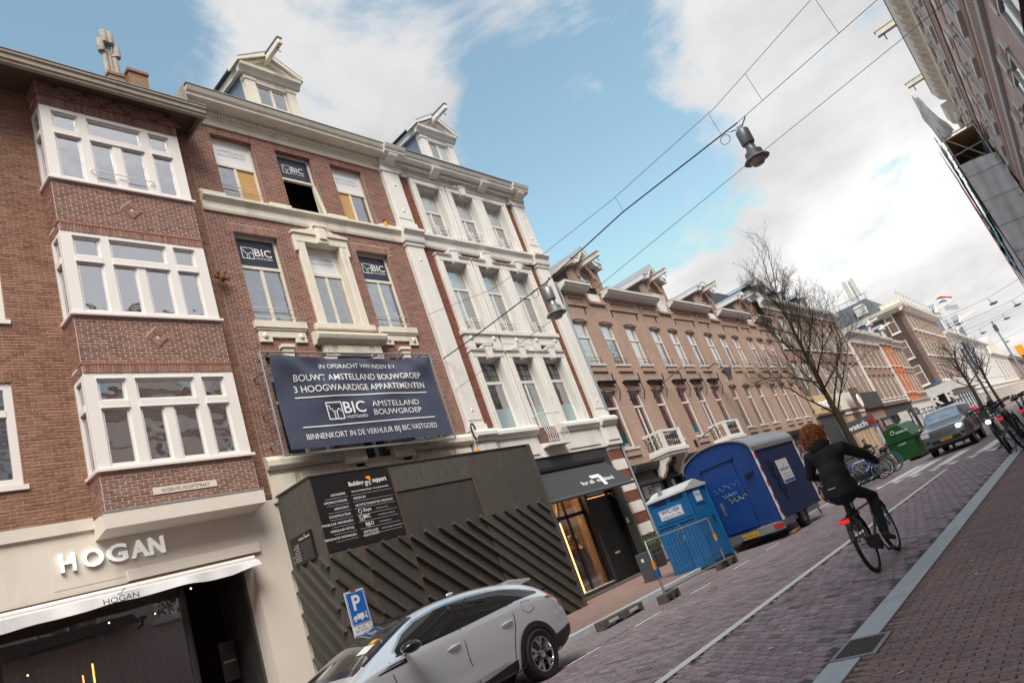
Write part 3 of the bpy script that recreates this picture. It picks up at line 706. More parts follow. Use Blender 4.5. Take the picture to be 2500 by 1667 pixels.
# ================================================================ house with bays
def house_bay():
    H = thing('bay_window_house', 'brown brick house with three stacked white bay windows above a shop', 'house', (4, Y0, 0))
    wins = [(2.75, 4.22, 5.99, 8.04), (2.75, 4.27, 9.38, 11.42), (2.75, 4.27, 12.75, 14.75)]
    wall_sheet(-3, 8.98, 5.1, 15.6, Y0+0.001, wins, 0.12, ('tan_mortar', 'reveal_brown'), 'wall', H)
    MB().quad((-3, Y0-0.001, 5.1), (2.7, Y0-0.001, 5.1), (2.7, Y0-0.001, 15.6), (-3, Y0-0.001, 15.6)).build('side_wall', 'reveal_brown', H)
    cells = brick_cells(2.7, 5.27, 5.18, 15.42, 0.225, 0.066, 0.012, 0.5, [(a-.0, b, c, d+0.24 if i == 0 else d) for i, (a, b, c, d) in enumerate(wins)])+brick_cells(8.38, 8.98, 5.0, 15.5, 0.225, 0.066, 0.012)
    lay(cells, 'brown_brick', H, fy(Y0), 0.007, 120)
    lay(soldier_cells(2.75, 4.24, 8.04, 8.27), 'brown_brick', H, fy(Y0), 0.012, 0, 'soldier_brick')
    for i, (a, b, c, d) in enumerate(wins):
        w = window(H, a, b-0.0, c, d, Y0+0.03, 'bay_white', 'glass_blue', 0.14, 0.09, c+1.42, 0.14, (3.45,), (3.45,), 0.1)
        MB().box(a-0.03, b+0.06, Y0-0.05, Y0+0.1, c-0.09, c).build('sill', 'bay_white', w)
    # bay
    B = bpy.data.objects.new('bay', None); COL.objects.link(B); B.parent = H; B.location = (1.3, 0, 0)
    xa, xb, yb = 5.27, 8.40, 13.96
    panels = [(5.10, 5.92), (8.20, 9.30), (11.56, 12.68), (15.03, 15.42)]; sold = [(7.95, 8.20), (11.31, 11.56), (14.72, 15.03)]
    m = MB()
    for c, d in panels+sold: MB().box(xa, xb, yb+0.004, Y0+0.02, c, d).build('panel_core', 'white_mortar', B)
    front = []
    diam = [(6.62, 7.08, 8.60, 9.02), (6.62, 7.08, 11.92, 12.34)]
    for c, d in panels: front += brick_cells(xa, xb, c, d, 0.215, 0.0635, 0.016, 0.5)
    lay(front, 'bay_brick', B, fy(yb), 0.006, 150)
    for c, d in sold: lay(soldier_cells(xa, xb, c+0.012, d-0.06, 0.066, 0.013), 'bay_brick', B, fy(yb-0.012), 0.014, 0, 'soldier_brick')
    m = MB()
    for c, d in sold: MB().box(xa-0.02, xb+0.02, yb-0.03, yb+0.2, d-0.05, d-0.005).build('string_course', 'bay_brick', B)
    side = []
    for c, d in panels+[(c, d-0.06) for c, d in sold]: side += brick_cells(yb, Y0, c, d, 0.215, 0.0635, 0.014)
    lay(side, 'bay_brick', B, lambda a, b: (xa, a, b), 0.010, 0, 'side_brick', (-1, 0, 0), (0, 1, 0))
    # zigzag of proud bricks under the eaves
    m = MB()
    for k in range(5):
        x0 = xa+0.05+k*0.64
        for r in range(5):
            for s in (0, 1):
                x = x0+(r if s == 0 else 9-r)*0.062; z = 15.06+r*0.062
                m.box(x, x+0.12, yb-0.022, yb+0.005, z, z+0.05)
    for r in range(5): m.box(2.7+0.0, 5.25, Y0-0.0, Y0+0.004, 15.5, 15.51)
    for k in range(4):
        for r in range(5): m.box(3.2+k*0.66-(4-r)*-0.055, 3.2+k*0.66+0.5-(4-r)*0.055, Y0-0.02, Y0+0.005, 15.06+r*0.06, 15.11+r*0.06)
    m.build('corbel_bricks', 'bay_brick', B, kind='stuff')
    for i, (a, b, c, d) in enumerate(diam):    # diamond brick ornaments
        cx, cz = (a+b)/2, (c+d)/2; m = MB(); r = 0.235
        m.prism([(cx-r-.02, cz), (cx, cz-r-.02), (cx+r+.02, cz), (cx, cz+r+.02)], 'y', yb-0.008, yb+0.006); m.build('diamond_joint', 'white_mortar', B)
        m = MB(); q = math.sqrt(.5); L_, w_ = .33, .115
        for k in range(4):      # four bricks laid in a pinwheel, set on the corner
            R_ = [(-L_/2, L_/2), (L_/2-w_-.01, L_/2), (L_/2-w_-.01, L_/2-w_), (-L_/2, L_/2-w_)]
            for _ in range(k): R_ = [(z_, -x_) for x_, z_ in R_]
            m.prism([(cx+(x_-z_)*q, cz+(x_+z_)*q) for x_, z_ in R_], 'y', yb-.026-.002*k, yb)
        m.build('diamond_ornament', 'bay_brick', B, kind='stuff')
    for i, c in enumerate((5.93, 9.31, 12.69)):
        d = c+2.02
        m = MB(); y0, y1 = yb-0.01, yb+0.10
        xs = [(xa, 5.50), (6.02, 6.23), (7.43, 7.64), (8.12, xb)]
        for a, b in xs: m.box(a, b, y0, y1, c+0.02, d)
        m.box(6.71, 6.90, y0+0.002, y1, c+0.07, c+1.28)
        for (a, b) in ((5.5, 6.02), (6.23, 7.43), (7.64, 8.12)):
            m.box(a, b, y0+0.003, y1, c+0.02, c+0.08); m.box(a, b, y0-0.02, y1, c+1.27, c+1.42); m.box(a, b, y0+0.003, y1, d-0.13, d)
            m.box(a-0.02, b+0.02, y0-0.035, y0, d-0.125, d-0.10); m.box(a-.02, b+.02, y0-0.03, y0, c+1.255, c+1.285)
        # return side
        for a, b in ((y1, y1+0.06), (Y0-0.1, Y0-0.01)): m.box(xa+0.001, xa+0.09, a, b, c+0.02, d)
        m.box(xa+0.002, xa+0.09, y1+.06, Y0-.1, c+.02, c+.09); m.box(xa-0.01, xa+.09, y1+.06, Y0-.1, c+1.27, c+1.42); m.box(xa+.002, xa+.09, y1+.06, Y0-.1, d-.1, d)
        m.box(xb-0.09, xb-0.001, y1, Y0-0.01, c+0.02, d)
        w = m.build('bay_window', 'bay_white', B, bevel=0.004)
        fr = MB()
        lights = [(5.5, 6.02, c+.08, c+1.27), (6.23, 6.71, c+.08, c+1.27), (6.90, 7.43, c+.08, c+1.27), (7.64, 8.12, c+.08, c+1.27), (5.5, 6.02, c+1.42, d-.13), (6.23, 7.43, c+1.42, d-.13), (7.64, 8.12, c+1.42, d-.13)]
        for a, b, e, f in lights:    # casement rims
            for q in ((a, a+.045, e, f), (b-.045, b, e, f), (a+.045, b-.045, e, e+.05), (a+.045, b-.045, f-.045, f)): fr.box(q[0], q[1], yb+0.025, yb+0.07, q[2], q[3])
            MB().box(a+.03, b-.03, yb+0.05, yb+0.058, e+.03, f-.03).build('pane', 'glass_clear', w)
        fr.build('casements', 'bay_white', w)
        MB().box(xa+.05, xa+.058, y1+.06, Y0-.1, c+.09, c+1.27).box(xa+.05, xa+.058, y1+.06, Y0-.1, c+1.42, d-.1).build('pane', 'glass', w)
        MB().box(xa-0.06, xb+0.06, yb-0.07, Y0, c-0.045, c+0.02).build('sill', 'bay_white', w, bevel=0.006)
        # curtains or blinds and the dim room
        MB().box(xa+.1, xb-.1, Y0+0.25, Y0+0.3, c+.02, d).build('room_back', 'dark_room' if i else 'blind', w)
        cu = MB()
        spans = {2: ((5.5, 5.95), (7.3, 7.45), (6.23, 7.4)), 1: ((5.48, 5.92), (7.25, 7.43), (7.64, 7.8)), 0: ()}[i]
        for a, b in spans:
            n = max(4, int((b-a)/0.05)); P = [(a+(b-a)*k/n, yb+0.2+0.03*math.sin(k*2.1)+0.02*math.sin(k*.9)) for k in range(n+1)]
            for k in range(n): cu.quad((P[k][0], P[k][1], c+.05), (P[k+1][0], P[k+1][1], c+.05), (P[k+1][0], P[k+1][1], d-.1), (P[k][0], P[k][1], d-.1))
        if spans: cu.build('curtain', 'curtain', w, smooth=80)
        if i == 0: MB().box(xa+.12, xb-.1, yb+0.16, yb+0.17, c+.05, d-.08).build('roller_blind', 'blind', w)
    MB().tube([(6.12, yb-0.07, 13.05), (7.51, yb-0.07, 13.03)], 0.014).tube([(6.13, yb-.07, 13.05), (6.13, yb+.02, 13.05)], .014).tube([(7.5, yb-.07, 13.03), (7.5, yb+.02, 13.03)], .014).build('guard_rail', 'bay_white', B)
    # foot of the bay
    m = MB(); m.prism([(yb-0.04, 4.80), (yb-0.04, 5.10), (Y0, 5.10), (Y0, 4.74), (Y0-0.12, 4.74)], 'x', xa-0.05, xb+0.06); m.build('bay_foot', 'stucco', B)
    MB().box(xa-0.06, xb+0.07, yb-0.05, yb+0.1, 5.095, 5.12).build('lead_flashing', 'zinc', B)
    p = MB().box(6.17, 7.47, yb-0.022, yb, 5.31, 5.45).build('name_plate', 'stucco', B, bevel=0.004)
    text('lettering', '·IN·DEN·PC HOOFTSTRAAT·', 'print_ink', p, (6.82, yb-0.025, 5.38), width=1.0, height=0.075, align='c')
    # plastered shop front
    MB().box(-3, xa-0.05, Y0-0.06, Y0+0.02, 4.96, 5.18).build('ledge', 'stucco', H)
    wall_sheet(-3, 9.0, 0.1, 4.97, Y0-0.002, [(-2.5, 8.16, 0.1, 3.74)], 0.5, ('stucco', 'stucco'), 'shop_front', H)
    MB().box(5.65, 8.38, Y0-0.07, Y0, 3.86, 4.07).build('lintel_trim', 'stucco', H, bevel=0.01)
    MB().box(4.45, 7.2, Y0-0.008, Y0, 3.98, 4.78).build('sign_backing', 'stucco', H)
    sg = bpy.data.objects.new('shop_sign', None); COL.objects.link(sg); sg.parent = H
    for ch, x, wd in zip('HOGAN', (4.585, 4.945, 5.36, 5.785, 6.13), (0.25, 0.36, 0.36, 0.325, 0.285)):
        text('letter', ch, 'letter_white', sg, (x, Y0-0.045, 4.27), height=0.335, width=wd, extrude=0.03, bold=0.02)
        text('letter_side', ch, 'gutter_wood', sg, (x+0.006, Y0-0.028, 4.265), height=0.335, width=wd, extrude=0.02, bold=0.018)
    # awning: roller case, cloth and valance
    aw = bpy.data.objects.new('awning', None); COL.objects.link(aw); aw.parent = H
    MB().box(-2.6, 8.22, Y0-0.10, Y0+0.05, 3.78, 3.84).build('awning_slot', 'soffit_wood', aw)
    MB().tube([(-2.6, Y0-0.18, 3.74), (8.12, Y0-0.18, 3.74)], 0.055, 12).build('awning_roller', 'bay_white', aw, smooth=True)
    m = MB(); n = 150
    def vz(x): return 3.47+0.025*math.sin(x*1.3)+0.012*math.sin(x*5.1)+(0.10 if x > 7.5 else 0)*((x-7.5)/0.6)
    for k in range(n):
        a, b = -2.6+10.72*k/n, -2.6+10.72*(k+1)/n
        ya, yb2 = [Y0-0.42+0.03*math.sin(q*3.7)+0.02*math.sin(q*9.3) for q in (a, b)]
        ym, yn = [Y0-0.36+0.012*math.sin(q*6.3) for q in (a, b)]
        m.quad((a, Y0-0.2, 3.72), (b, Y0-0.2, 3.72), (b, yn, 3.66), (a, ym, 3.66)); m.quad((a, ym, 3.66), (b, yn, 3.66), (b, yb2, vz(b)), (a, ya, vz(a)))
    m.build('valance', 'awning_white', aw, smooth=70)
    text('valance_lettering', 'HOGAN', 'print_ink', aw, (5.03, Y0-0.475, 3.485), height=0.10, width=0.6)
    MB().tube([(5.27, Y0-.475, 3.61), (5.33, Y0-.475, 3.60), (5.36, Y0-.475, 3.66), (5.43, Y0-.475, 3.69)], .006, 5).tube([(5.29, Y0-.475, 3.625), (5.35, Y0-.475, 3.64), (5.40, Y0-.475, 3.70)], .005, 5).build('wing_mark', 'print_ink', aw)
    # window, door recess and interior
    sw = bpy.data.objects.new('display_window', None); COL.objects.link(sw); sw.parent = H
    MB().box(-2.5, 6.72, Y0+0.30, Y0+0.31, 0.25, 3.62).build('pane', 'glass_shop', sw)
    m = MB()
    for x in (0.5, 3.6, 6.66): m.box(x, x+0.06, Y0+.27, Y0+.34, .2, 3.65)
    m.box(-2.5, 6.72, Y0+.27, Y0+.34, 3.55, 3.7); m.box(-2.5, 6.72, Y0+.27, Y0+.34, .1, .26); m.build('frame', 'frame_dark', sw)
    m = MB(); m.box(-2.6, 8.3, Y0+3.2, Y0+3.3, 0, 3.9); m.box(-2.6, 8.3, Y0+.5, Y0+3.2, 3.74, 3.9); m.box(-2.6, 8.3, Y0+.45, Y0+3.2, .02, .12); m.box(8.2, 8.3, Y0+.5, Y0+3.2, .12, 3.74); m.build('interior', 'dark_room', H)
    MB().box(8.10, 8.17, Y0+0.42, Y0+1.6, .1, 3.72).build('marble_reveal', 'marble_dark', H)
    MB().box(6.72, 6.80, Y0+.34, Y0+1.5, .1, 3.74).build('door_side', 'frame_dark', H)
    bb = MB().box(7.6, 7.95, Y0+1.05, Y0+1.08, 1.55, 2.35).build('hanging_panel', 'sign_black', H)
    text('panel_lettering', 'HOGAN', 'print_gold', bb, (7.66, Y0+1.045, 1.92), width=0.24)
    m = MB(); m.tube([(5.0, Y0+.9, 1.2), (5.0, Y0+.9, 2.55)], .012, 6); m.tube([(5.16, Y0+.9, 1.2), (5.18, Y0+.9, 2.7)], .016, 6); m.tube([(4.75, Y0+.9, 1.7), (5.3, Y0+.9, 2.2)], .012, 6); m.build('light_tubes', 'warm_led', H)
    m = MB()
    for x, y, z in ((7.25, 1.0, 3.6), (6.5, 1.1, 3.3), (5.6, 1.0, 3.35), (4.25, 1.2, 2.85)): m.ball((x, Y0+y, z), .013, 8, 6)
    m.build('ceiling_spots', 'warm_bulb', H, kind='stuff')
    m = MB()
    for k in range(16):
        x = 4.4+k*0.15; m.tube([(x, Y0+2.2+.06*math.sin(k*2.4), .2), (x, Y0+2.2+.06*math.sin(k*2.4), 3.0)], .05, 6)
    m.build('drapes', 'charcoal', H, kind='stuff')
    # eaves
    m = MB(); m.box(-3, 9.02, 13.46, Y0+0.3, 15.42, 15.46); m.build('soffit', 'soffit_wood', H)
    m = MB(); m.prism([(13.54, 15.20), (13.44, 15.20), (13.44, 15.25), (13.40, 15.28), (13.40, 15.38), (13.36, 15.42), (13.36, 15.49), (13.54, 15.49)], 'x', -3, 9.05); m.build('gutter', 'gutter_wood', H)
    MB().box(9.0, 9.05, 13.54, Y0+.3, 15.2, 15.49).build('gutter_end', 'gutter_wood', H)
    MB().box(-3, 9.06, 13.34, 13.42, 15.495, 15.515).build('gutter_edge', 'zinc', H)
    MB().prism([(13.5, 15.47), (18.5, 18.0), (21, 18.0), (21, 15.47)], 'x', -3, 9.0).build('roof', 'slate', H)
    m = MB(); m.box(8.35, 8.80, 16.7, 17.2, 16, 19.28); m.box(8.32, 8.83, 16.67, 17.23, 19.2, 19.3); m.box(8.92, 9.48, 16.6, 17.3, 16, 19.6); m.box(8.88, 9.52, 16.55, 17.35, 19.45, 19.55); m.build('chimney', 'reveal_brown', H)
    m = MB()
    for x, y, z, r, q in ((8.41, 16.85, 20.15, .085, 0), (8.56, 16.9, 20.45, .085, 1), (8.70, 16.85, 20.05, .085, 2)):
        m.lathe([(r, 19.25), (r, z), (r+.02, z), (r+.02, z+.08)], (x, y, 0), 10)
    for x, y, z in ((8.33, 16.8, 20.15), (8.45, 16.75, 20.5), (8.62, 16.75, 20.5), (8.77, 16.8, 20.05)): m.lathe([(.10, z), (.11, z+.05), (.11, z+.42), (.10, z+.46)], (x, y, 0), 10)
    m.build('chimney_pots', 'old_concrete', H, smooth=40)
    MB().lathe([(.07, 19.6), (.07, 19.75), (.085, 19.75), (.085, 19.85)], (9.1, 16.9, 0), 8).build('flue', 'copper_red', H)
house_bay()

# ================================================================ townhouse under renovation
AMST = 'AMSTELLAND', 'BOUWGROEP'
def logo_bic(parent, x, z, s, y, mat='print_white', sub=True):
    """square house mark followed by the three letters"""
    m = MB(); t = 0.045*s
    for a, b, c, d in ((0, 1, 0, .06), (0, 1, .94, 1), (0, .06, .06, .94), (.94, 1, .06, .94)): m.box(x+a*s, x+b*s, y, y+.003, z+c*s, z+d*s)
    pl = [(0.02, .78), (.2, .78), (.2, .6), (.33, .6), (.33, .5), (.42, .42), (.42, .06)]; pr = [(.58, .06), (.58, .42), (.74, .62), (.9, .46), (.96, .46)]
    mid = [(.42, .40), (.50, .48), (.58, .40)]
    for P in (pl, pr, mid):
        for (a, b), (c, d) in zip(P, P[1:]): m.bar((x+a*s, y, z+b*s), (x+c*s, y, z+d*s), t, .003, up=(0, 1, 0))
    m.build('house_mark', mat, parent)
    text('lettering', 'BIC', mat, parent, (x+1.08*s, y, z+.30*s), height=.68*s, width=1.45*s, bold=0.012)
    if sub: text('lettering', 'VASTGOED', mat, parent, (x+1.08*s, y, z+.02*s), height=.17*s, width=1.45*s)
CORN = [(0, 15.95), (.06, 15.95), (.08, 16.0), (.05, 16.03), (.05, 16.16), (.10, 16.18), (.12, 16.2), (.12, 16.36), (.2, 16.39), (.46, 16.42), (.50, 16.46), (.50, 16.53), (.56, 16.58), (.60, 16.66), (.62, 16.70), (0, 16.72)]
def house_two():
    H = thing('renovated_townhouse', 'red brick townhouse with cream trim, boarded top windows and a banner', 'house', (12.4, Y0, 0))
    top = [(9.72, 11.02, 13.47, 15.70), (11.78, 13.06, 13.47, 15.70), (13.80, 15.09, 13.47, 15.70)]
    mid = [(9.69, 11.02, 9.62, 12.38), (11.84, 13.08, 9.62, 12.32), (13.78, 15.07, 9.62, 12.37)]
    low = [(9.69, 11.02, 5.95, 8.60), (11.84, 13.08, 5.4, 8.50), (13.78, 15.07, 5.95, 8.60)]
    holes = top+mid+low
    wall_sheet(8.98, 15.92, 4.9, 16.0, Y0+0.001, holes, 0.30, ('grey_mortar', 'reveal_brick'), 'wall', H)
    MB().box(8.98, 15.92, Y0+.02, Y0+.4, .1, 4.9).build('ground_floor_wall', 'cream_paint', H); MB().box(9.0, 15.9, Y0+1.0, Y0+8, 0, 16.7).build('house_body', 'reveal_brick', H)
    arches = [(a-.12, b+.12, d, d+0.26) for i, (a, b, c, d) in enumerate(holes) if i != 4 and i != 7]
    cells = brick_cells(8.98, 15.92, 5.97, 15.97, 0.215, 0.0625, 0.0135, 0.5, holes+arches)
    lay(cells, 'red_brick', H, fy(Y0), 0.007, 300)
    for a, b, c, d in arches: lay(soldier_cells(a, b, c+.006, d-.006, 0.066), 'red_brick', H, fy(Y0-0.001), 0.008, 0, 'soldier_brick')
    yw = Y0+0.16
    # top floor
    w = window(H, *top[0], yw, 'cream_paint', 'glass_blue', 0.07, 0.08, 14.76, .07, (10.36,), (), .09, panes=['glass_blue', 'osb', 'white_foil'])
    for i, s in enumerate(AMST): text('lettering', s, 'print_grey', w, (9.95, yw+.02, 15.27-i*.14), height=.085, width=.85)
    MB().tube([(9.78, yw-.06, 14.02), (10.98, yw-.06, 14.0)], .014, 6).tube([(9.78, yw-.06, 13.78), (10.98, yw-.06, 13.76)], .014, 6).build('guard_rail', 'cream_paint', w)
    w = window(H, *top[1], yw, 'cream_paint', 'none', 0.07, 0.08, 14.78, .07, (), (), .09, panes=['none', 'navy_foil'])
    logo_bic(w, 12.03, 15.05, .30, yw+.022)
    MB().bar((13.0, yw-.02, 14.7), (13.03, yw-.16, 13.5), .05, .10).build('open_casement', 'cream_paint', w)
    w = window(H, *top[2], yw, 'cream_paint', 'glass', 0.07, 0.08, 14.76, .07, (14.42,), (), .08, panes=['osb', 'glass', 'white_foil'])
    for i, s in enumerate(AMST): text('lettering', s, 'print_grey', w, (14.02, yw+.02, 15.27-i*.14), height=.085, width=.82)
    # middle floor
    for k, (a, b, c, d) in enumerate(mid):
        w = window(H, a, b, c, d, yw, 'cream_paint', 'glass_blue', .08, .08, 11.38, .09, ((a+b)/2,), (), .10, panes=['glass_blue', 'glass_blue', ['navy_foil', 'white_foil', 'navy_foil'][k]])
        if k == 1:
            for i, s in enumerate(AMST): text('lettering', s, 'print_grey', w, (12.02, yw+.02, 11.9-i*.15), height=.085, width=.86)
        else: logo_bic(w, a+.22, 11.68, .36, yw+.022)
        m = MB()
        if k != 1:
            for z in (10.09, 9.82): m.tube([(a, yw-.09, z), (b, yw-.09, z)], .013, 6)
            m.build('guard_rail', 'cream_paint', w)
        MB().box(a+.1, b-.1, yw+.12, yw+.14, 10.22, 10.3).build('cross_plank', 'plywood_raw', w)
    for k, (a, b, c, d) in enumerate(low):
        w = window(H, a, b, c, d, yw, 'cream_paint', 'glass', .08, .08, 7.4, .09, ((a+b)/2,), (), .1)
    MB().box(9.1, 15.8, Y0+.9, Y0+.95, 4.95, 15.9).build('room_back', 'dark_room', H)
    MB().box(11.84, 13.08, Y0+.02, Y0+.06, 5.2, 5.5).build('board', 'plywood_raw', H)
    # stone trim
    def sill(a, b, z, wide=.10):
        m = MB(); m.box(a-wide, b+wide, Y0-.13, Y0+.18, z-.20, z); m.box(a-wide+.03, b+wide-.03, Y0-.10, Y0+.02, z-.26, z-.20)
        m.box(a-.03, b+.03, Y0-.07, Y0+.02, z-.46, z-.26); m.box(a-.03, a+.32, Y0-.07, Y0+.02, z-.60, z-.46); m.box(b-.32, b+.03, Y0-.07, Y0+.02, z-.60, z-.46)
        o = m.build('sill', 'cream_paint', H, bevel=.008)
        r = MB()
        for q in (a+.13, b-.13): MB().ball((q, Y0-.08, z-.42), (.075, .04, .09), 10, 6).build('rosette', 'cream_paint', o, smooth=True)
    sill(9.69, 11.02, 9.61); sill(13.78, 15.07, 9.61)
    m = MB()   # eared surround of the middle window
    m.box(11.58, 11.848, Y0-.10, Y0+.155, 9.62, 12.31); m.box(13.072, 13.34, Y0-.10, Y0+.155, 9.62, 12.31)
    m.box(11.50, 13.42, Y0-.11, Y0+.155, 12.31, 12.58); m.box(11.50, 11.60, Y0-.105, Y0+.1, 12.0, 12.33); m.box(13.32, 13.42, Y0-.105, Y0+.1, 12.0, 12.33)
    m.prism([(11.46, 12.58), (13.46, 12.58), (13.46, 12.66), (12.95, 12.74), (12.72, 12.86), (12.2, 12.86), (11.97, 12.74), (11.46, 12.66)], 'y', Y0-.16, Y0)
    m.box(12.27, 12.65, Y0-.20, Y0, 12.30, 12.92); m.box(12.22, 12.70, Y0-.23, Y0, 12.86, 12.96); m.box(12.33, 12.59, Y0-.25, Y0, 12.42, 12.8)
    m.box(11.42, 13.50, Y0-.15, Y0+.18, 9.44, 9.62); m.build('window_surround', 'cream_paint', H, bevel=.012)
    m = MB()   # hood of the door below
    cornice(m, [(0, 8.95), (.16, 8.95), (.18, 9.0), (.30, 9.06), (.34, 9.16), (.34, 9.22), (.22, 9.30), (0, 9.34)], 11.25, 13.68, Y0)
    m.box(11.45, 13.5, Y0-.12, Y0, 8.60, 8.95); m.box(11.92, 13.0, Y0-.16, Y0, 8.66, 8.90)
    for x in (11.52, 11.6, 11.68, 13.22, 13.3, 13.38): m.box(x, x+.04, Y0-.16, Y0, 8.68, 8.92)
    m.box(11.45, 11.848, Y0-.10, Y0+.1, 5.4, 8.59); m.box(13.072, 13.5, Y0-.10, Y0+.1, 5.4, 8.59); m.build('door_hood', 'cream_paint', H, bevel=.008)
    for x in (10.36, 14.43):
        m = MB(); m.prism([(x-.13, 8.55), (x+.13, 8.55), (x+.17, 8.82), (x-.17, 8.82)], 'y', Y0-.12, Y0); m.box(x-.2, x+.2, Y0-.16, Y0, 8.82, 8.92); m.build('keystone', 'cream_paint', H, bevel=.01)
    m = MB(); cornice(m, [(0, 12.93), (.06, 12.93), (.08, 13.0), (.08, 13.2), (.14, 13.28), (.2, 13.32), (.2, 13.40), (.1, 13.47), (0, 13.47)], 8.97, 15.9, Y0); m.build('string_course', 'cream_paint', H)
    for a, b in ((8.97, 9.7), (11.04, 11.76), (13.08, 13.78), (15.11, 15.9)): MB().box(a, b, Y0-.1, Y0, 13.44, 13.56).build('sill_course', 'cream_paint', H, bevel=.01)
    # ground floor plinth showing over the hoarding
    m = MB(); cornice(m, [(0, 5.62), (.14, 5.62), (.20, 5.70), (.20, 5.84), (.12, 5.95), (0, 5.97)], 8.97, 11.7, Y0); cornice(m, [(0, 5.62), (.14, 5.62), (.20, 5.70), (.20, 5.84), (.12, 5.95), (0, 5.97)], 12.8, 16.4, Y0)
    m.box(8.97, 15.9, Y0-.05, Y0, 4.85, 5.62)
    for a, b in ((9.05, 9.65), (9.8, 11.0), (11.15, 11.75), (12.78, 13.4), (13.6, 15.0), (15.15, 15.8)):
        m.box(a, b, Y0-.10, Y0-.05, 4.9, 5.50)
    for a, b in ((11.12, 11.78), (12.76, 13.45)): m.box(a, b, Y0-.24, Y0, 5.50, 5.98)
    m.build('plinth', 'cream_paint', H, bevel=.01)
    # main cornice
    m = MB()
    cornice(m, CORN, 9.0, 15.95, Y0)
    m.build('cornice', 'cream_paint', H)
    d = MB(); n = 84
    for k in range(n): d.box(9.05+k*.0815, 9.095+k*.0815, Y0-.19, Y0-.12, 16.22, 16.33)
    d.build('dentils', 'cream_paint', H, kind='stuff')
    MB().box(8.97, 15.97, Y0-.64, Y0+.4, 16.725, 16.75).build('gutter_lining', 'zinc', H)
    MB().prism([(8.92, 16.72), (8.92, 16.2), (9.0, 16.2), (9.0, 16.72)], 'y', Y0-.5, Y0+.6).build('cornice_end', 'old_concrete', H)
    MB().prism([(Y0+.1, 16.7), (Y0+4.5, 18.6), (Y0+6.5, 18.6), (Y0+6.5, 16.7)], 'x', 9.0, 15.9).build('roof', 'slate', H)
    dormer(H, 12.47, 14.62, 'cream_paint')
    tag_piece = MB(); tag_piece.ball((8.95, Y0-.16, 10.75), (.09, .1, .1), 7, 5)
    for a in range(7): tag_piece.bar((8.95, Y0-.12, 10.75), (8.95+.2*math.cos(a), Y0-.2-.05*math.sin(a*2), 10.75+.2*math.sin(a)), .05, .03)
    tag_piece.build('rusted_bracket', 'rust', H)
    MB().lathe([(.05, 13.47), (.06, 13.52), (.06, 13.6), (.03, 13.64)], (15.32, Y0-.12, 0), 8).build('warning_lamp', 'print_orange', H)
    MB().lathe([(.05, 13.4+.23), (.05, 13.69)], (15.32, Y0-.12, 0), 8).build('lamp_cap', 'black_paint', H)
def dormer(H, cx, y, mat, hw=0.92):
    """roof dormer with pediment and hoist beam"""
    D = bpy.data.objects.new('dormer', None); COL.objects.link(D); D.parent = H
    zb, zt = 16.7, 18.76
    m = MB()
    for s in (-1, 1): m.box(cx+s*(hw-.17)-.17, cx+s*(hw-.17)+.17, y, y+.25, zb, zt); m.box(cx+s*(hw-.17)-.2, cx+s*(hw-.17)+.2, y-.03, y+.2, zt-.22, zt-.12)
    m.box(cx-hw+.3, cx+hw-.3, y+.02, y+.2, 18.50, zt)
    cornice(m, [(0, 18.74), (.05, 18.74), (.1, 18.84), (.22, 18.90), (.24, 19.00), (0, 19.00)], cx-hw-.2, cx+hw+.2, y)
    m.prism([(cx-hw-.05, 19.00), (cx+hw+.05, 19.00), (cx, 19.56)], 'y', y-.02, y+.3)
    for s in (-1, 1):
        m.prism([(cx+s*(hw+.28), 18.98), (cx+s*(hw+.28), 19.11), (cx, 19.80), (cx, 19.64)], 'y', y-.26, y+.35)
        m.prism([(cx+s*(hw+.18), 19.00), (cx, 19.60), (cx, 19.54), (cx+s*(hw-.02), 19.00)], 'y', y-.16, y+.3)
    m.build('pediment', mat, D)
    m = MB()
    for s in (-1, 1): m.prism([(cx+s*(hw+.26), 19.11), (cx+s*(hw+.26), 19.14), (cx, 19.84), (cx, 19.80)], 'y', y-.27, y+4.2)
    m.build('dormer_roof', 'zinc', D)
    m = MB()
    for s in (-1, 1): m.prism([(y+.25, 16.44), (y+.25, 18.84), (y+4.0, 18.84)], 'x', cx+s*(hw-.05)-.02, cx+s*(hw-.05)+.02)
    m.build('cheek', 'blue_slate', D)
    m = MB()
    for s in (-1, 1): m.prism([(y+.1, 18.80), (y+.1, 19.09), (y+4.2, 19.09), (y+4.2, 18.92)], 'x', cx+s*(hw+.06)-.06, cx+s*(hw+.06)+.06)
    m.build('eaves_board', mat, D)
    w = window(D, cx-.55, cx+.55, 16.74, 18.50, y+.08, mat, 'glass_pale', .07, .06, 17.69, .05, (cx,), (cx,), .09)
    b = MB(); b.bar((cx+.0, y+.4, 19.50), (cx+.0, y-1.05, 19.56), .15, .2); b.build('hoist_beam', mat, D, bevel=.01)
    MB().bar((cx, y-.2, 19.68), (cx, y-1.08, 19.70), .2, .03).build('beam_cap', 'zinc', D)
    MB().tube([(cx+.0, y-.85, 19.46), (cx, y-.85, 19.34), (cx+.05, y-.85, 19.28), (cx+.09, y-.85, 19.34)], .014, 6).build('hook', 'iron', D)
house_two()
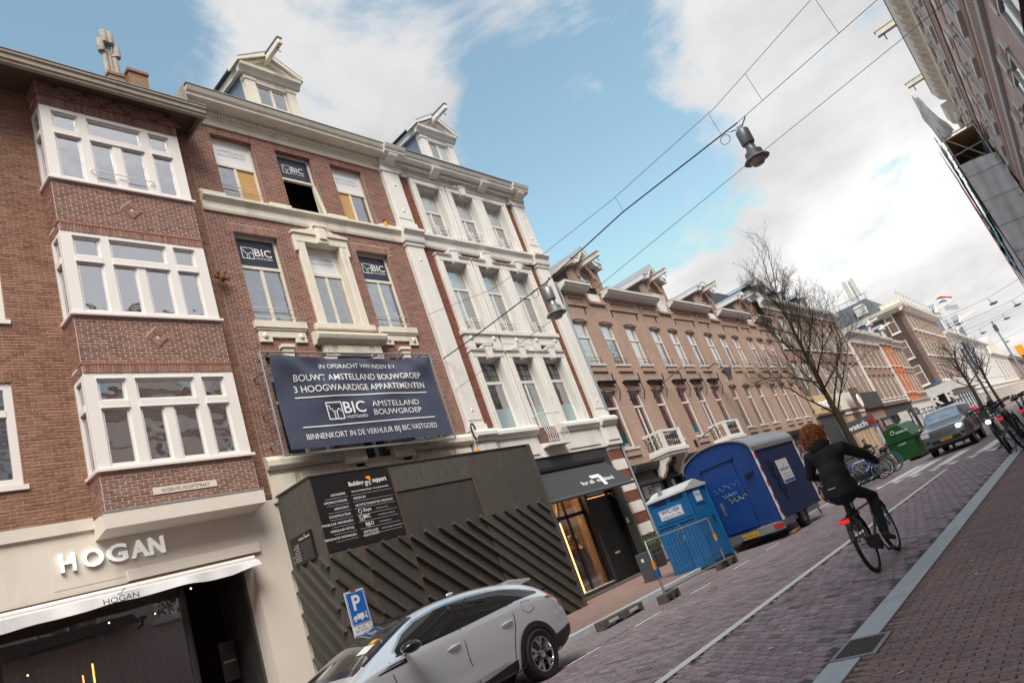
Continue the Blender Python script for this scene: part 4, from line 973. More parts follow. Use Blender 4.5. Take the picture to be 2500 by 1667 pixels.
# ================================================================ white-trimmed townhouse
def surround(H, cx, z0, z1, y, hw=.612, ow=.88, crest=0.2, rich=False, mat='white_paint'):
    m = MB()
    for s in (-1, 1): m.box(min(cx+s*hw, cx+s*ow), max(cx+s*hw, cx+s*ow), y-.12, y+.22, z0, z1+.02)
    for s in (-1, 1): m.box(min(cx+s*(ow-.07), cx+s*(ow+.0)), max(cx+s*(ow-.07), cx+s*ow), y-.15, y-.12, z0, z1+.2)
    m.box(cx-ow, cx+ow, y-.13, y+.22, z1+.02, z1+.22)
    cornice(m, [(.1, z1+.22), (.16, z1+.22), (.2, z1+.27), (.1, z1+.31)], cx-ow-.03, cx+ow+.03, y)
    if crest:
        m.prism([(cx-.5, z1+.31), (cx+.5, z1+.31), (cx+.26, z1+.42), (cx+.22, z1+.31+crest), (cx-.22, z1+.31+crest), (cx-.26, z1+.42)], 'y', y-.18, y)
        m.prism([(cx-.12, z1-.06), (cx+.12, z1-.06), (cx+.17, z1+.28+crest), (cx-.17, z1+.28+crest)], 'y', y-.25, y)
        m.box(cx-.2, cx+.2, y-.27, y, z1+.27+crest, z1+.34+crest)
    return m.build('window_surround', mat, H, bevel=.01)
def house_three():
    H = thing('white_pilaster_house', 'narrow brick townhouse with white pilasters and tall white-framed windows', 'house', (20, Y0, 0))
    C3 = (18.16, 20.02, 21.84)
    fl = [(13.52, 15.72), (9.62, 12.40), (5.90, 8.58)]
    holes = [(c-.62, c+.62, a, b) for a, b in fl for c in C3]
    wall_sheet(15.92, 24.08, 4.8, 16.0, Y0+0.001, holes, .34, ('dark_mortar', 'white_paint'), 'wall', H)
    cells = brick_cells(16.75, 23.2, 5.95, 15.97, .215, .0625, .009, .5, [(c-.84, c+.84, a, b+.2) for a, b in fl for c in C3])
    lay(cells, 'orange_brick', H, fy(Y0), .007, 200)
    yw = Y0+.2
    for fi, (a, b) in enumerate(fl):
        for ci, c in enumerate(C3):
            surround(H, c, a, b, Y0, crest=[0.0 if ci != 1 else .02, .14 if ci != 1 else .3, .12][fi])
            if fi < 2:
                w = window(H, c-.62, c+.62, a, b, yw, 'white_paint', 'glass_pale', .08, .08, b-.95, .09, (c,), (), .10, panes=['glass_pale', 'glass', 'glass_pale'])
                r = MB()
                for z in (.16, .33, .50, .62): r.tube([(c-.62, yw-.1, a+z), (c+.62, yw-.1, a+z)], .014, 6)
                for x in (c-.06, c+.06): r.tube([(x, yw-.1, a+.1), (x, yw-.1, a+.62)], .02, 6)
                r.build('guard_rail', 'white_paint', w)
            else:
                w = window(H, c-.62, c+.62, a-(0.55 if ci == 1 else 0), b, yw, 'white_paint', 'glass', .08, .08, 7.74, .11, (c,) if ci == 1 else (), (), .10, panes=(['glass', 'glass', 'glass_lead'] if ci == 1 else ['glass', 'glass_lead']))
                MB().box(c-.54, c+.54, yw+.016, yw+.022, a+.08, 6.78).build('frosted_film', 'glass_frost', w)
                ld = MB()
                for x in (-.27, 0, .27): ld.box(c+x-.006, c+x+.006, yw+.02, yw+.028, 7.8, 8.5)
                for z in (8.0, 8.25, 8.4): ld.box(c-.54, c+.54, yw+.018, yw+.026, z-.006, z+.006)
                ld.build('leading', 'iron', w)
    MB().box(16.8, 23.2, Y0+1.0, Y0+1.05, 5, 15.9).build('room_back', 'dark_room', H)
    # pilasters, one mesh each storey
    for x0, x1 in ((15.93, 16.77), (23.2, 24.06)):
        for z0, z1 in ((13.55, 16.05), (6.0, 12.95)):
            m = MB(); m.box(x0+.04, x1-.04, Y0-.16, Y0+.02, z0, z1); m.box(x0+.1, x1-.1, Y0-.18, Y0-.16, z0+.35, z1-.42)
            m.box(x0, x1, Y0-.2, Y0, z1-.16, z1); m.box(x0, x1, Y0-.2, Y0, z0, z0+.2)
            for z in (z0+.65, z1-.75): m.prism([(x0+.36, z), (x1-.36, z), ((x0+x1)/2, z+.12)], 'y', Y0-.2, Y0-.17)
            m.build('pilaster', 'white_paint', H, bevel=.008)
    m = MB(); pr = [(0, 12.93), (.1, 12.93), (.12, 13.0), (.12, 13.18), (.18, 13.26), (.24, 13.32), (.24, 13.42), (.1, 13.53), (0, 13.53)]
    cornice(m, pr, 16.8, 23.17, Y0); cornice(m, [(o+.14, z) for o, z in pr], 15.88, 16.82, Y0); cornice(m, [(o+.14, z) for o, z in pr], 23.15, 24.12, Y0); m.build('string_course', 'white_paint', H)
    m = MB(); m.box(17.22, 22.78, Y0-.2, Y0+.2, 9.46, 9.62)
    m.build('sill_course', 'white_paint', H, bevel=.01)
    for i, c in enumerate(C3):
        m = MB(); m.box(c-.88, c+.88, Y0-.13, Y0, 9.14, 9.46)
        if i == 1: m.box(c-.88, c+.88, Y0-.12, Y0, 8.9, 9.14); m.ball((c, Y0-.14, 9.3), (.09, .05, .09), 10, 6)
        else:
            for s in (-1, 1):
                m.box(c+s*.68-.2, c+s*.68+.2, Y0-.13, Y0, 8.98, 9.14); m.ball((c+s*.6, Y0-.13, 9.33), (.1, .05, .1), 10, 6)
                for k in range(4): m.box(c+s*.68-.18+k*.1, c+s*.68-.12+k*.1, Y0-.13, Y0, 8.9, 8.98)
        m.build('apron', 'white_paint', H)
    # base course over the shop
    pr = [(0, 5.62), (.16, 5.62), (.2, 5.7), (.28, 5.76), (.28, 5.88), (.18, 5.97), (0, 5.97)]
    for a, b, e in ((15.95, 16.9, .16), (16.9, 19.25, 0), (20.55, 23.1, 0), (23.1, 24.2, .16)):
        m = MB(); cornice(m, [(o+e, z) for o, z in pr], a, b, Y0); m.box(a+.02, b-.02, Y0-.08-e, Y0, 4.82, 5.62)
        if b-a > 1.5: m.box(a+.25, b-.25, Y0-.12-e, Y0-.08-e, 4.95, 5.5)
        else: m.box(a+.15, b-.15, Y0-.12-e, Y0-.08-e, 5.0, 5.5)
        m.build('base_course', 'white_paint', H, bevel=.008)
    MB().box(19.22, 20.58, Y0-.10, Y0, 4.82, 5.3).build('door_sill', 'white_paint', H)
    bl = MB(); y1 = Y0-.42
    bl.box(19.28, 20.56, y1-.02, Y0, 5.12, 5.2)
    for x in (19.32, 20.52): bl.tube([(x, y1, 6.28), (x, Y0, 6.28)], .018, 6)
    bl.tube([(19.32, y1, 6.28), (20.52, y1, 6.28)], .02, 6); bl.tube([(19.32, y1-.02, 5.3), (20.52, y1-.02, 5.3)], .014, 6)
    for k in range(11):
        x = 19.32+k*.12; bl.tube([(x, y1, 6.27), (x, y1, 5.72), (x, y1-.07, 5.5), (x, y1-.04, 5.3), (x, y1, 5.2)], .011, 5)
    bl.build('balcony', 'white_paint', H)
    # cornice
    pr = CORN
    m = MB(); cornice(m, pr, 16.9, 23.1, Y0); cornice(m, [(o+.12 if o else 0, z) for o, z in pr], 15.96, 16.92, Y0); cornice(m, [(o+.12 if o else 0, z) for o, z in pr], 23.08, 24.12, Y0); m.build('cornice', 'white_paint', H)
    d = MB()
    for k in range(96): d.box(16.1+k*.0815, 16.145+k*.0815, Y0-.3, Y0-.12, 16.24, 16.34)
    d.build('dentils', 'white_paint', H, kind='stuff')
    for x in (16.35, 18.55, 21.3, 23.6):
        MB().prism([(Y0-.14, 16.12), (Y0-.34, 16.22), (Y0-.58, 16.34), (Y0-.6, 16.42), (Y0-.1, 16.42)], 'x', x-.2, x+.2).build('bracket', 'white_paint', H)
    MB().box(15.96, 24.16, Y0-.66, Y0+.4, 16.725, 16.75).build('gutter_lining', 'zinc', H)
    MB().prism([(Y0+.1, 16.7), (Y0+4.5, 18.6), (Y0+6.5, 18.6), (Y0+6.5, 16.7)], 'x', 15.95, 24.1).build('roof', 'slate', H)
    MB().box(15.9, 24.1, Y0+1.2, Y0+7, 4.9, 16.7).build('side_walls', 'reveal_brick', H); MB().box(23.6, 24.1, Y0+.4, Y0+1.2, 0, 16.7).build('party_wall', 'reveal_brick', H)
    dormer(H, 20.05, 14.62, 'white_paint')
    # black shop front with awning
    wall_sheet(16.8, 23.12, .1, 4.84, Y0-.03, [(17.0, 20.62, .28, 4.3), (20.75, 22.55, .12, 4.0)], .3, ('charcoal', 'black_paint'), 'shop_front', H)
    sw = bpy.data.objects.new('shop_window', None); COL.objects.link(sw); sw.parent = H
    MB().box(17.0, 20.62, Y0+.2, Y0+.21, .28, 4.3).build('pane', 'glass_shop', sw)
    m = MB()
    for x in (17.0, 18.2, 19.55, 20.56): m.box(x, x+.07, Y0+.17, Y0+.24, .28, 4.3)
    m.box(17, 20.62, Y0+.17, Y0+.24, 2.68, 2.8); m.build('frame', 'black_paint', sw)
    MB().box(17, 20.62, Y0-.02, Y0+.25, .16, .30).build('window_ledge', 'stone_block', sw)
    rm = MB(); rm.box(20.7, 22.4, Y0+1.9, Y0+1.95, .1, 4.4); rm.box(16.9, 20.7, Y0+1.9, Y0+1.95, .1, 4.4); rm.box(16.9, 20.7, Y0+.3, Y0+1.9, .1, .2); rm.box(22.4, 22.46, Y0+.3, Y0+1.9, .1, 4.4); rm.box(16.9, 20.7, Y0+.3, Y0+1.9, 4.3, 4.4); rm.build('display_back', 'shop_wall', H)
    MB().tube([(19.0, Y0+.12, .32), (19.0, Y0+.12, 2.6)], .02, 6).build('led_strip', 'warm_led', H)
    m = MB()
    for x, y, z in ((19.3, .9, 4.0), (18.6, .9, 4.0), (20.2, .9, 4.0), (20.3, 1.0, 1.2), (20.35, 1.0, .8)): m.ball((x, Y0+y, z), .05, 8, 6)
    m.build('spot_bulbs', 'warm_bulb', H, kind='stuff')
    for x in (18.2, 19.9):
        pl = bpy.data.lights.new('shop_light', 'POINT'); pl.energy = 110; pl.color = (1, .66, .36); pl.shadow_soft_size = .08; po = bpy.data.objects.new('shop_light', pl); COL.objects.link(po); po.parent = H; po.location = Vector((x, Y0+.9, 3.85))-Vector((20, Y0, 0))
    ps = MB().box(20.1, 21.3, Y0+1.7, Y0+1.72, .9, 3.0).build('poster', 'coat_tan', H)
    MB().ball((20.7, Y0+1.69, 2.55), (.16, .02, .22), 12, 8).build('poster_face', 'skin', ps)
    text('window_lettering', 'mankind', 'print_gold', sw, (19.5, Y0+.19, 3.28), width=.62, height=.14, slant=.2)
    MB().prism([(19.02, 3.5), (19.42, 3.5), (19.42, 3.36), (19.24, 2.85), (19.1, 2.85), (19.27, 3.34), (19.02, 3.34)], 'y', Y0+.185, Y0+.192).build('seven_mark', 'print_gold', sw)
    dr = MB().box(20.78, 22.5, Y0+.18, Y0+.24, .12, 3.1).build('door', 'black_paint', H); MB().box(21.5, 21.8, Y0+.165, Y0+.18, 1.05, 1.12).build('letter_flap', 'print_gold', dr)
    window(H, 20.78, 22.5, 3.15, 3.95, Y0+.15, 'black_paint', 'glass', .06, .06)
    MB().box(22.62, 22.78, Y0-.05, Y0-.03, 1.9, 2.1).build('intercom', 'stone_block', H)
    MB().box(16.8, 22.9, Y0-.35, Y0+.1, .08, .17).build('door_step', 'concrete_block', H)
    aw = bpy.data.objects.new('awning', None); COL.objects.link(aw); aw.parent = H
    za, zf, yf = 4.34, 3.20, 13.5
    m = MB(); xs = [17.1+(22.55-17.1)*k/8 for k in range(9)]
    for k in range(8): m.quad((xs[k], Y0-.08, za), (xs[k+1], Y0-.08, za), (xs[k+1], yf, zf), (xs[k], yf, zf))
    m.build('awning_cloth', 'charcoal', aw)
    MB().tube([(17.1, yf-.02, zf-.02), (22.55, yf-.02, zf-.02)], .06, 10).build('front_rail', 'panel_grey', aw, smooth=True)
    MB().box(17.0, 22.6, Y0-.2, Y0-.03, 4.30, 4.42).build('cassette', 'black_paint', aw)
    sl = Vector((0, yf-Y0+.08, zf-za)).normalized(); fr = ((1, 0, 0), tuple(-sl), tuple(Vector((1, 0, 0)).cross(-sl)))
    p = Vector((19.75, Y0-.08, za))+sl*1.12+Vector((0, -.012, .012))
    text('awning_lettering', 'for all  mankind', 'print_white', aw, tuple(p), width=2.0, height=.2, frame=fr, slant=.2, bold=.01)
    q = Vector((20.6, Y0-.08, za))+sl*.72+Vector((0, -.014, .014)); u = Vector((1, 0, 0))
    MB().add([q, q+u*.62, q+u*.62+sl*.14, q+u*.42+sl*.6, q+u*.22+sl*.6, q+u*.4+sl*.16, q+sl*.16], [(0, 1, 2, 5, 6), (2, 3, 4, 5)]).build('seven_mark', 'print_white', aw)
    # striped corner pier
    MB().box(23.14, 24.08, Y0-.03, Y0+.05, .1, 4.82).build('pier_core', 'dark_mortar', H)
    z = .1
    MB().box(23.1, 24.12, Y0-.1, Y0, .1, .9).build('pier_foot', 'charcoal', H)
    z = 1.3; k = 0
    while z < 4.8:
        if k % 2 == 0: MB().box(23.2, 24.06, Y0-.12, Y0, z, min(z+.42, 4.8)).build('stone_block', 'white_paint', H, bevel=.01)
        else: lay(brick_cells(23.2, 24.06, z, min(z+.42, 4.8)), 'orange_brick', H, fy(Y0-.09), .01, 12); MB().box(23.2, 24.06, Y0-.09, Y0, z, min(z+.42, 4.8)).build('brick_block', 'dark_mortar', H)
        z += .42; k += 1
    MB().tube([(24.2, Y0-.12, 12.1), (24.2, Y0-.12, 11.9), (24.32, Y0-.1, 11.4), (24.2, Y0-.1, 11.0), (24.2, Y0-.1, .2)], .05, 8).build('drain_pipe', 'zinc', H, smooth=True)
    for a, b in ((.3, 4.85),): MB().box(15.9, 16.85, Y0-.1, Y0, .1, 4.82).build('end_pier', 'white_paint', H)
    m = MB()   # coil of cable with its plug
    for k in range(3): m.tube([(15.95+.09*math.cos(t), Y0-.3-.02*k, 5.95+.26*math.sin(t)) for t in [i*.5+k for i in range(14)]], .014, 5)
    m.tube([(15.9, Y0-.32, 5.75), (15.86, Y0-.32, 5.4)], .014, 5); m.build('cable_coil', 'wire', H)
    MB().lathe([(.05, 0), (.05, .16), (.035, .2)], (15.86, Y0-.32, 5.22), 8).build('cable_plug', 'print_orange', H)
house_three()

# ================================================================ the row beyond (street bends a little)
BEND = 0.0235
def bent(name, label, cat='house', group=None):
    t = thing(name, label, cat, (24.3, Y0, 0), group); t.rotation_euler = (0, 0, BEND); return t
ROW = 'row of gabled brick houses'
def row_house(i, x0, cx, cols, curved, label, extra):
    H = bent('gabled_house', label, 'house', ROW)
    x1 = x0+6.78
    top = [(c, c+1.16, 8.36, 10.42) for c in cols]; low = [(c+.03, c+1.13, 4.62, 7.10) for c in cols]
    if extra != 'plain': low[1] = (low[1][0], low[1][1], 3.95, 7.10)
    aw_ = (cx-.52, cx+.52, 11.46, 12.9)
    wall_sheet(x0, x1, 3.9, 12.3, Y0, top+low+[(aw_[0], aw_[1], 11.46, 12.3)], .22, ('row_brick', 'row_brick'), 'wall', H)
    for k, (a, b, c, d) in enumerate(top+low):
        up = k < 3; pn = None
        if extra == 'red' and k == 0: pn = ['red_curtain', 'glass_pale']
        w = window(H, a, b, c, d, Y0+.12, 'white_paint', 'glass' if not up else 'glass_pale', .08, .08, d-.72, .09, (((a+b)/2,) if k == 4 and extra != 'plain' else ()), (), .09, panes=[('glass' if (k+i) % 2 else 'glass_pale'), 'glass_pale'] if up else ['glass', 'glass'])
        MB().box(a-.06, b+.06, Y0-.09, Y0+.12, c-.10, c).build('sill', 'stone_block', w)
        m = MB(); m.box(a, b, Y0-.05, Y0, c-.30, c-.10); m.box(a-.05, b+.05, Y0-.07, Y0, c-.36, c-.30); m.build('sill_corbel', 'row_brick', w)
        n = 9; hd = MB()      # segmental head
        for q in range(n):
            t0, t1 = -1+2*q/n, -1+2*(q+1)/n; f = lambda t, e: ((a+b)/2+t*((b-a)/2+.1+e*.0), d-.02+.12*(1-t*t)+e*.27)
            hd.prism([f(t0, 0), f(t1, 0), f(t1, 1), f(t0, 1)], 'y', Y0-.03, Y0+.1)
        hd.build('arch', 'band_brick' if False else 'row_brick', w)
        if up:
            r = MB()
            for z in (.18, .32): r.tube([(a, Y0+.02, c+z), (b, Y0+.02, c+z)], .012, 5)
            r.build('guard_rail', 'iron', w)
        elif extra != 'plain' and i < 2:      # dark drop-arm awnings, rolled up
            s = MB(); s.tube([(a-.12, Y0-.12, 7.44), (b+.12, Y0-.12, 7.44)], .055, 8); s.box(a-.14, b+.14, Y0-.2, Y0, 7.48, 7.53)
            for x in (a-.08, b+.08): s.tube([(x, Y0-.18, 7.4), (x, Y0-.2, 7.0), (x, Y0-.06, 6.72), (x, Y0, 6.7)], .022, 5)
            s.build('rolled_awning', 'iron', w)
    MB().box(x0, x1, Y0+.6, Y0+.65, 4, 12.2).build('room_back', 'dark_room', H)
    # brick panels and anchors
    for a, b in ((x0+.35, cx-1.0), (cx+1.0, x1-.2)):
        if b-a > .8:
            m = MB(); m.box(a, b, Y0-.06, Y0, 11.18, 11.28); m.box(a, b, Y0-.05, Y0, 11.58, 11.68); m.box(a, a+.14, Y0-.05, Y0, 11.28, 11.58); m.box(b-.14, b, Y0-.05, Y0, 11.28, 11.58); m.box(a-.05, b+.05, Y0-.1, Y0, 11.72, 11.80); m.build('brick_panel', 'row_brick', H)
    for x, z in [(q, 11.0) for q in (x0+1.55, x0+3.9, x0+6.3)]+[(q, 7.75) for q in (x0+1.55, x0+3.9, x0+6.3)]:
        MB().bar((x, Y0-.02, z-.17), (x+.04, Y0-.02, z+.17), .05, .03).build('wall_anchor', 'iron', H)
    # cornice lengths left and right of the gable
    pr = [(0, 11.82), (.14, 11.82), (.2, 11.88), (.38, 11.94), (.42, 12.02), (.48, 12.06), (.48, 12.14), (0, 12.16)]
    for a, b in ((x0+.05, cx-.78), (cx+.78, x1+.02)):
        m = MB(); cornice(m, pr, a, b, Y0); m.build('cornice', 'white_paint', H); MB().box(a, b, Y0-.46, Y0, 12.165, 12.19).build('cornice_lead', 'zinc', H)
    # gable with its arched attic window
    hw = 1.02; m = MB()
    pts_l = [(cx-hw, 12.0), (cx-.52, 12.0), (cx-.52, 12.78)]+[(cx-.52*math.cos(t), 12.78+.46*math.sin(t)) for t in [math.pi/2*k/5 for k in range(1, 6)]]+[(cx, 13.8), (cx-hw, 13.35)]
    m.prism(pts_l, 'y', Y0-.04, Y0+.25); m.prism([(2*cx-x, z) for x, z in pts_l], 'y', Y0-.04, Y0+.25)
    for s in (-1, 1): m.box(cx+s*hw-.17, cx+s*hw+.17, Y0-.08, Y0+.2, 12.0, 13.2)
    for s in (-1, 1): m.box(min(cx+s*(hw-.05), cx+s*hw), max(cx+s*(hw-.05), cx+s*hw), Y0+.2, Y0+3.6, 12.1, 13.4)
    m.build('gable', 'row_brick', H)
    w = window(H, cx-.5, cx+.5, 11.55, 12.78, Y0+.12, 'white_paint', 'glass_pale', .07, .06, None, .08, (cx,), (), .07)
    m = MB(); m.prism([(cx-.5*math.cos(t), 12.78+.46*math.sin(t)) for t in [math.pi*k/10 for k in range(11)]], 'y', Y0+.15, Y0+.17); m.build('fan_light', 'glass_pale', w)
    m = MB()
    for k in range(10):
        t0, t1 = math.pi*k/10, math.pi*(k+1)/10
        m.prism([(cx-.52*math.cos(t0), 12.78+.48*math.sin(t0)), (cx-.52*math.cos(t1), 12.78+.48*math.sin(t1)), (cx-.44*math.cos(t1), 12.78+.40*math.sin(t1)), (cx-.44*math.cos(t0), 12.78+.40*math.sin(t0))], 'y', Y0+.11, Y0+.18)
    m.build('arched_head', 'white_paint', w)
    m = MB()
    for k in range(12):
        t0, t1 = math.pi*k/12, math.pi*(k+1)/12
        m.prism([(cx-.56*math.cos(t0), 12.78+.52*math.sin(t0)), (cx-.56*math.cos(t1), 12.78+.52*math.sin(t1)), (cx-.82*math.cos(t1), 12.78+.78*math.sin(t1)), (cx-.82*math.cos(t0), 12.78+.78*math.sin(t0))], 'y', Y0-.09, Y0)
    m.box(cx-.7, cx+.7, Y0-.12, Y0+.1, 11.38, 11.5); m.build('arch', 'band_brick', w)
    MB().box(cx-.55, cx+.55, Y0+.0, Y0+.1, 11.5, 11.95).build('sill_panel', 'white_paint', w)
    m = MB()     # verge boards
    if curved: prof = [(cx-1.35, 13.3), (cx-.75, 13.36), (cx-.45, 13.62), (cx, 13.78), (cx+.45, 13.62), (cx+.75, 13.36), (cx+1.35, 13.3)]
    else: prof = [(cx-1.35, 13.3), (cx-.72, 13.38), (cx, 14.06), (cx+.72, 13.38), (cx+1.35, 13.3)]
    for (a, b), (c, d) in zip(prof, prof[1:]): m.prism([(a, b), (c, d), (c, d+.2), (a, b+.2)], 'y', Y0-.36, Y0+.1)
    for s in (-1, 1): m.box(cx+s*1.2-.18, cx+s*1.2+.18, Y0-.36, Y0+3.4, 13.28, 13.5)
    m.build('verge_board', 'white_paint', H)
    m = MB()
    for (a, b), (c, d) in zip(prof, prof[1:]): m.prism([(a, b+.2), (c, d+.2), (c, d+.24), (a, b+.24)], 'y', Y0-.38, Y0+3.6)
    m.build('gable_roof', 'zinc', H)
    b = MB(); b.bar((cx, Y0+.2, 13.46), (cx, Y0-1.1, 13.5), .18, .22); b.box(cx-.14, cx+.14, Y0-1.13, Y0-.2, 13.61, 13.65); b.build('hoist_beam', 'white_paint', H)
    MB().tube([(cx, Y0-.95, 13.4), (cx, Y0-.95, 13.26), (cx+.06, Y0-.95, 13.2), (cx+.1, Y0-.95, 13.27)], .016, 5).build('hook', 'iron', H)
    MB().prism([(Y0, 12.15), (Y0+4.2, 14.6), (Y0+7, 14.6), (Y0+7, 12.15)], 'x', x0, x1).build('roof', 'slate', H)
    MB().box(x0, x1, Y0+.7, Y0+7, 0, 12.4).build('house_body', 'row_brick', H)
    # shop front below
    wall_sheet(x0, x1, .1, 3.9, Y0+.05, [(x0+.4, x0+2.6, .5, 3.1), (x0+3.0, x0+4.0, .1, 3.1), (x0+4.4, x1-.3, .5, 3.1)], .25, ('charcoal', 'black_paint'), 'shop_front', H)
    m = MB(); cornice(m, [(0, 3.55), (.15, 3.55), (.3, 3.7), (.34, 3.84), (0, 3.9)], x0, x1, Y0+.02); m.box(x0, x1, Y0-.12, Y0+.05, 3.05, 3.2); m.build('shop_cornice', 'charcoal', H)
    for a, b, c, d in ((x0+.4, x0+2.6, .5, 3.1), (x0+3.0, x0+4.0, .1, 3.1), (x0+4.4, x1-.3, .5, 3.1)):
        window(H, a, b, c, d, Y0+.2, 'frame_dark', 'glass', .07, .06, 2.5, .06)
    if extra in ('red', 'lattice'):     # iron balcony on consoles
        bx0, bx1 = cols[1]-.35, cols[1]+1.5; yb = Y0-.85
        B = bpy.data.objects.new('balcony', None); COL.objects.link(B); B.parent = H
        m = MB(); m.box(bx0-.08, bx1+.08, yb-.08, Y0, 3.98, 4.12); m.box(bx0-.02, bx1+.02, yb-.02, Y0, 3.86, 3.98); m.build('balcony_slab', 'white_paint', B)
        for x in (bx0+.15, bx1-.15):
            MB().prism([(Y0, 3.86), (yb+.05, 3.86), (yb+.1, 3.7), (yb+.35, 3.55), (yb+.45, 3.35), (Y0-.15, 3.1), (Y0, 3.1)], 'x', x-.13, x+.13).build('console', 'white_paint', B, bevel=.015)
        m = MB()
        for x in (bx0, bx1): m.box(x-.05, x+.05, yb, yb+.1, 4.12, 4.95)
        for z in (4.12, 4.86): m.box(bx0, bx1, yb+.01, yb+.09, z, z+.1); m.box(bx0-.04, bx0+.04, yb+.1, Y0, z, z+.1); m.box(bx1-.04, bx1+.04, yb+.1, Y0, z, z+.1)
        m.box(bx0+.05, bx0+.28, yb+.02, yb+.07, 4.22, 4.86); m.box(bx1-.28, bx1-.05, yb+.02, yb+.07, 4.22, 4.86)
        m.build('balcony_frame', 'white_paint', B)
        m = MB()
        for k in range(7):
            x = bx0+.38+k*(bx1-bx0-.76)/6
            for z in (4.38, 4.6, 4.76): m.torus((x, yb+.04, z), .075, .014, 'y', 10, 4)
            m.tube([(x-.1, yb+.04, 4.22), (x+.1, yb+.04, 4.86)], .011, 4); m.tube([(x+.1, yb+.04, 4.22), (x-.1, yb+.04, 4.86)], .011, 4)
        for k in range(3):
            y = yb+.25+k*.24
            for z in (4.38, 4.64): m.torus((bx0, y, z), .085, .014, 'x', 10, 4)
        m.build('scrollwork', 'iron', B, kind='stuff')
    if extra == 'lattice':
        m = MB(); a, b = cx-.48, cx+.48
        for k in range(-3, 6):
            m.bar((a+k*.16, Y0-.06, 11.5), (a+k*.16+.55, Y0-.06, 12.6), .05, .02); m.bar((b-k*.16, Y0-.05, 11.5), (b-k*.16-.55, Y0-.05, 12.6), .05, .02)
        m.build('lattice', 'white_paint', H, kind='stuff')
    return H
row_house(0, 24.3, 27.18, (24.46, 26.64, 28.88), False, 'pale brick gabled house beside the white pilaster house, red curtain upstairs', 'red')
row_house(1, 31.08, 34.08, (31.46, 33.54, 35.70), False, 'pale brick gabled house with white lattice guard in its attic window', 'lattice')
row_house(2, 37.86, 40.95, (38.24, 40.36, 42.46), True, 'pale brick house with rounded white gable, left of the bare tree crown', 'plain')
row_house(3, 44.64, 47.5, (45.06, 47.0, 49.05), True, 'pale brick house with rounded gable half behind the bare tree', 'plain')

# ================================================================ houses further along
def arch_head(H, a, b, d, y, mat, h=.12):
    n = 6; m = MB()
    for q in range(n):
        t0, t1 = -1+2*q/n, -1+2*(q+1)/n; f = lambda t, e: ((a+b)/2+t*((b-a)/2+.08), d-.02+h*(1-t*t)+e*.24)
        m.prism([f(t0, 0), f(t1, 0), f(t1, 1), f(t0, 1)], 'y', y-.04, y+.08)
    return m.build('arch', mat, H)
def far_house(name, label, x0, x1, ztop, wallmat, rows, ncol, frame='white_paint', trim='white_paint', pil=False, corn=.45, arch=True, shop='charcoal', glass='glass_pale', ww=.58, z0=4.3, depth=8, cornice_z=.62, roof=None, cat='house', shop_open=True):
    H = bent(name, label, cat)
    holes = []; step = (x1-x0)/ncol
    for a, b in rows:
        for k in range(ncol):
            c = x0+(k+.5)*step; holes.append((c-step*ww/2, c+step*ww/2, a, b))
    wall_sheet(x0, x1, z0, ztop, Y0, holes, .22, (wallmat, wallmat), 'wall', H)
    for a, b, c, d in holes:
        w = window(H, a, b, c, d, Y0+.08, frame, glass, .1, .08, c+(d-c)*.66, .1, (), (), .1)
        MB().box(a-.08, b+.08, Y0-.1, Y0+.1, c-.12, c).build('sill', trim, w)
        if arch: arch_head(w, a, b, d, Y0, wallmat if wallmat != 'orange_wall' else 'white_paint')
    MB().box(x0, x1, Y0+.5, Y0+depth, 0, ztop-.05).build('house_body', wallmat, H)
    m = MB(); q = cornice_z
    cornice(m, [(0, ztop-.05-q), (.08, ztop-.05-q), (.1, ztop-q*.5), (.2, ztop-q*.4), (corn, ztop-q*.25), (corn+.06, ztop), (corn+.08, ztop+.12), (0, ztop+.14)], x0-.02, x1-.02, Y0); m.build('cornice', trim, H)
    if pil:
        for a, b in ((x0, x0+.55), (x1-.55, x1)): MB().box(a, b, Y0-.12, Y0, z0, ztop-q-.06).build('pilaster', trim, H)
    for zb in [r[0]-.4 for r in rows[:-1]]:
        MB().box(x0, x1, Y0-.06, Y0, zb, zb+.16).build('string_course', trim if pil else wallmat, H)
    if shop:
        n = max(1, int((x1-x0)/3.4)); st = (x1-x0)/n; hs = [(x0+k*st+.3, x0+(k+1)*st-.3, .4, 3.2) for k in range(n)]
        wall_sheet(x0, x1, .1, z0, Y0-.02, hs, .3, (shop, shop), 'shop_front', H)
        for h in hs: window(H, *h, Y0+.1, 'frame_dark', 'glass', .08, .08, 2.7, .08)
        m = MB(); cornice(m, [(0, z0-.2), (.2, z0-.15), (.26, z0), (0, z0+.04)], x0, x1, Y0); m.build('shop_cornice', shop, H)
    if roof: MB().prism([(Y0+.1, ztop), (Y0+3.2, ztop+roof), (Y0+depth, ztop+roof), (Y0+depth, ztop)], 'x', x0, x1).build('roof', 'slate', H)
    return H
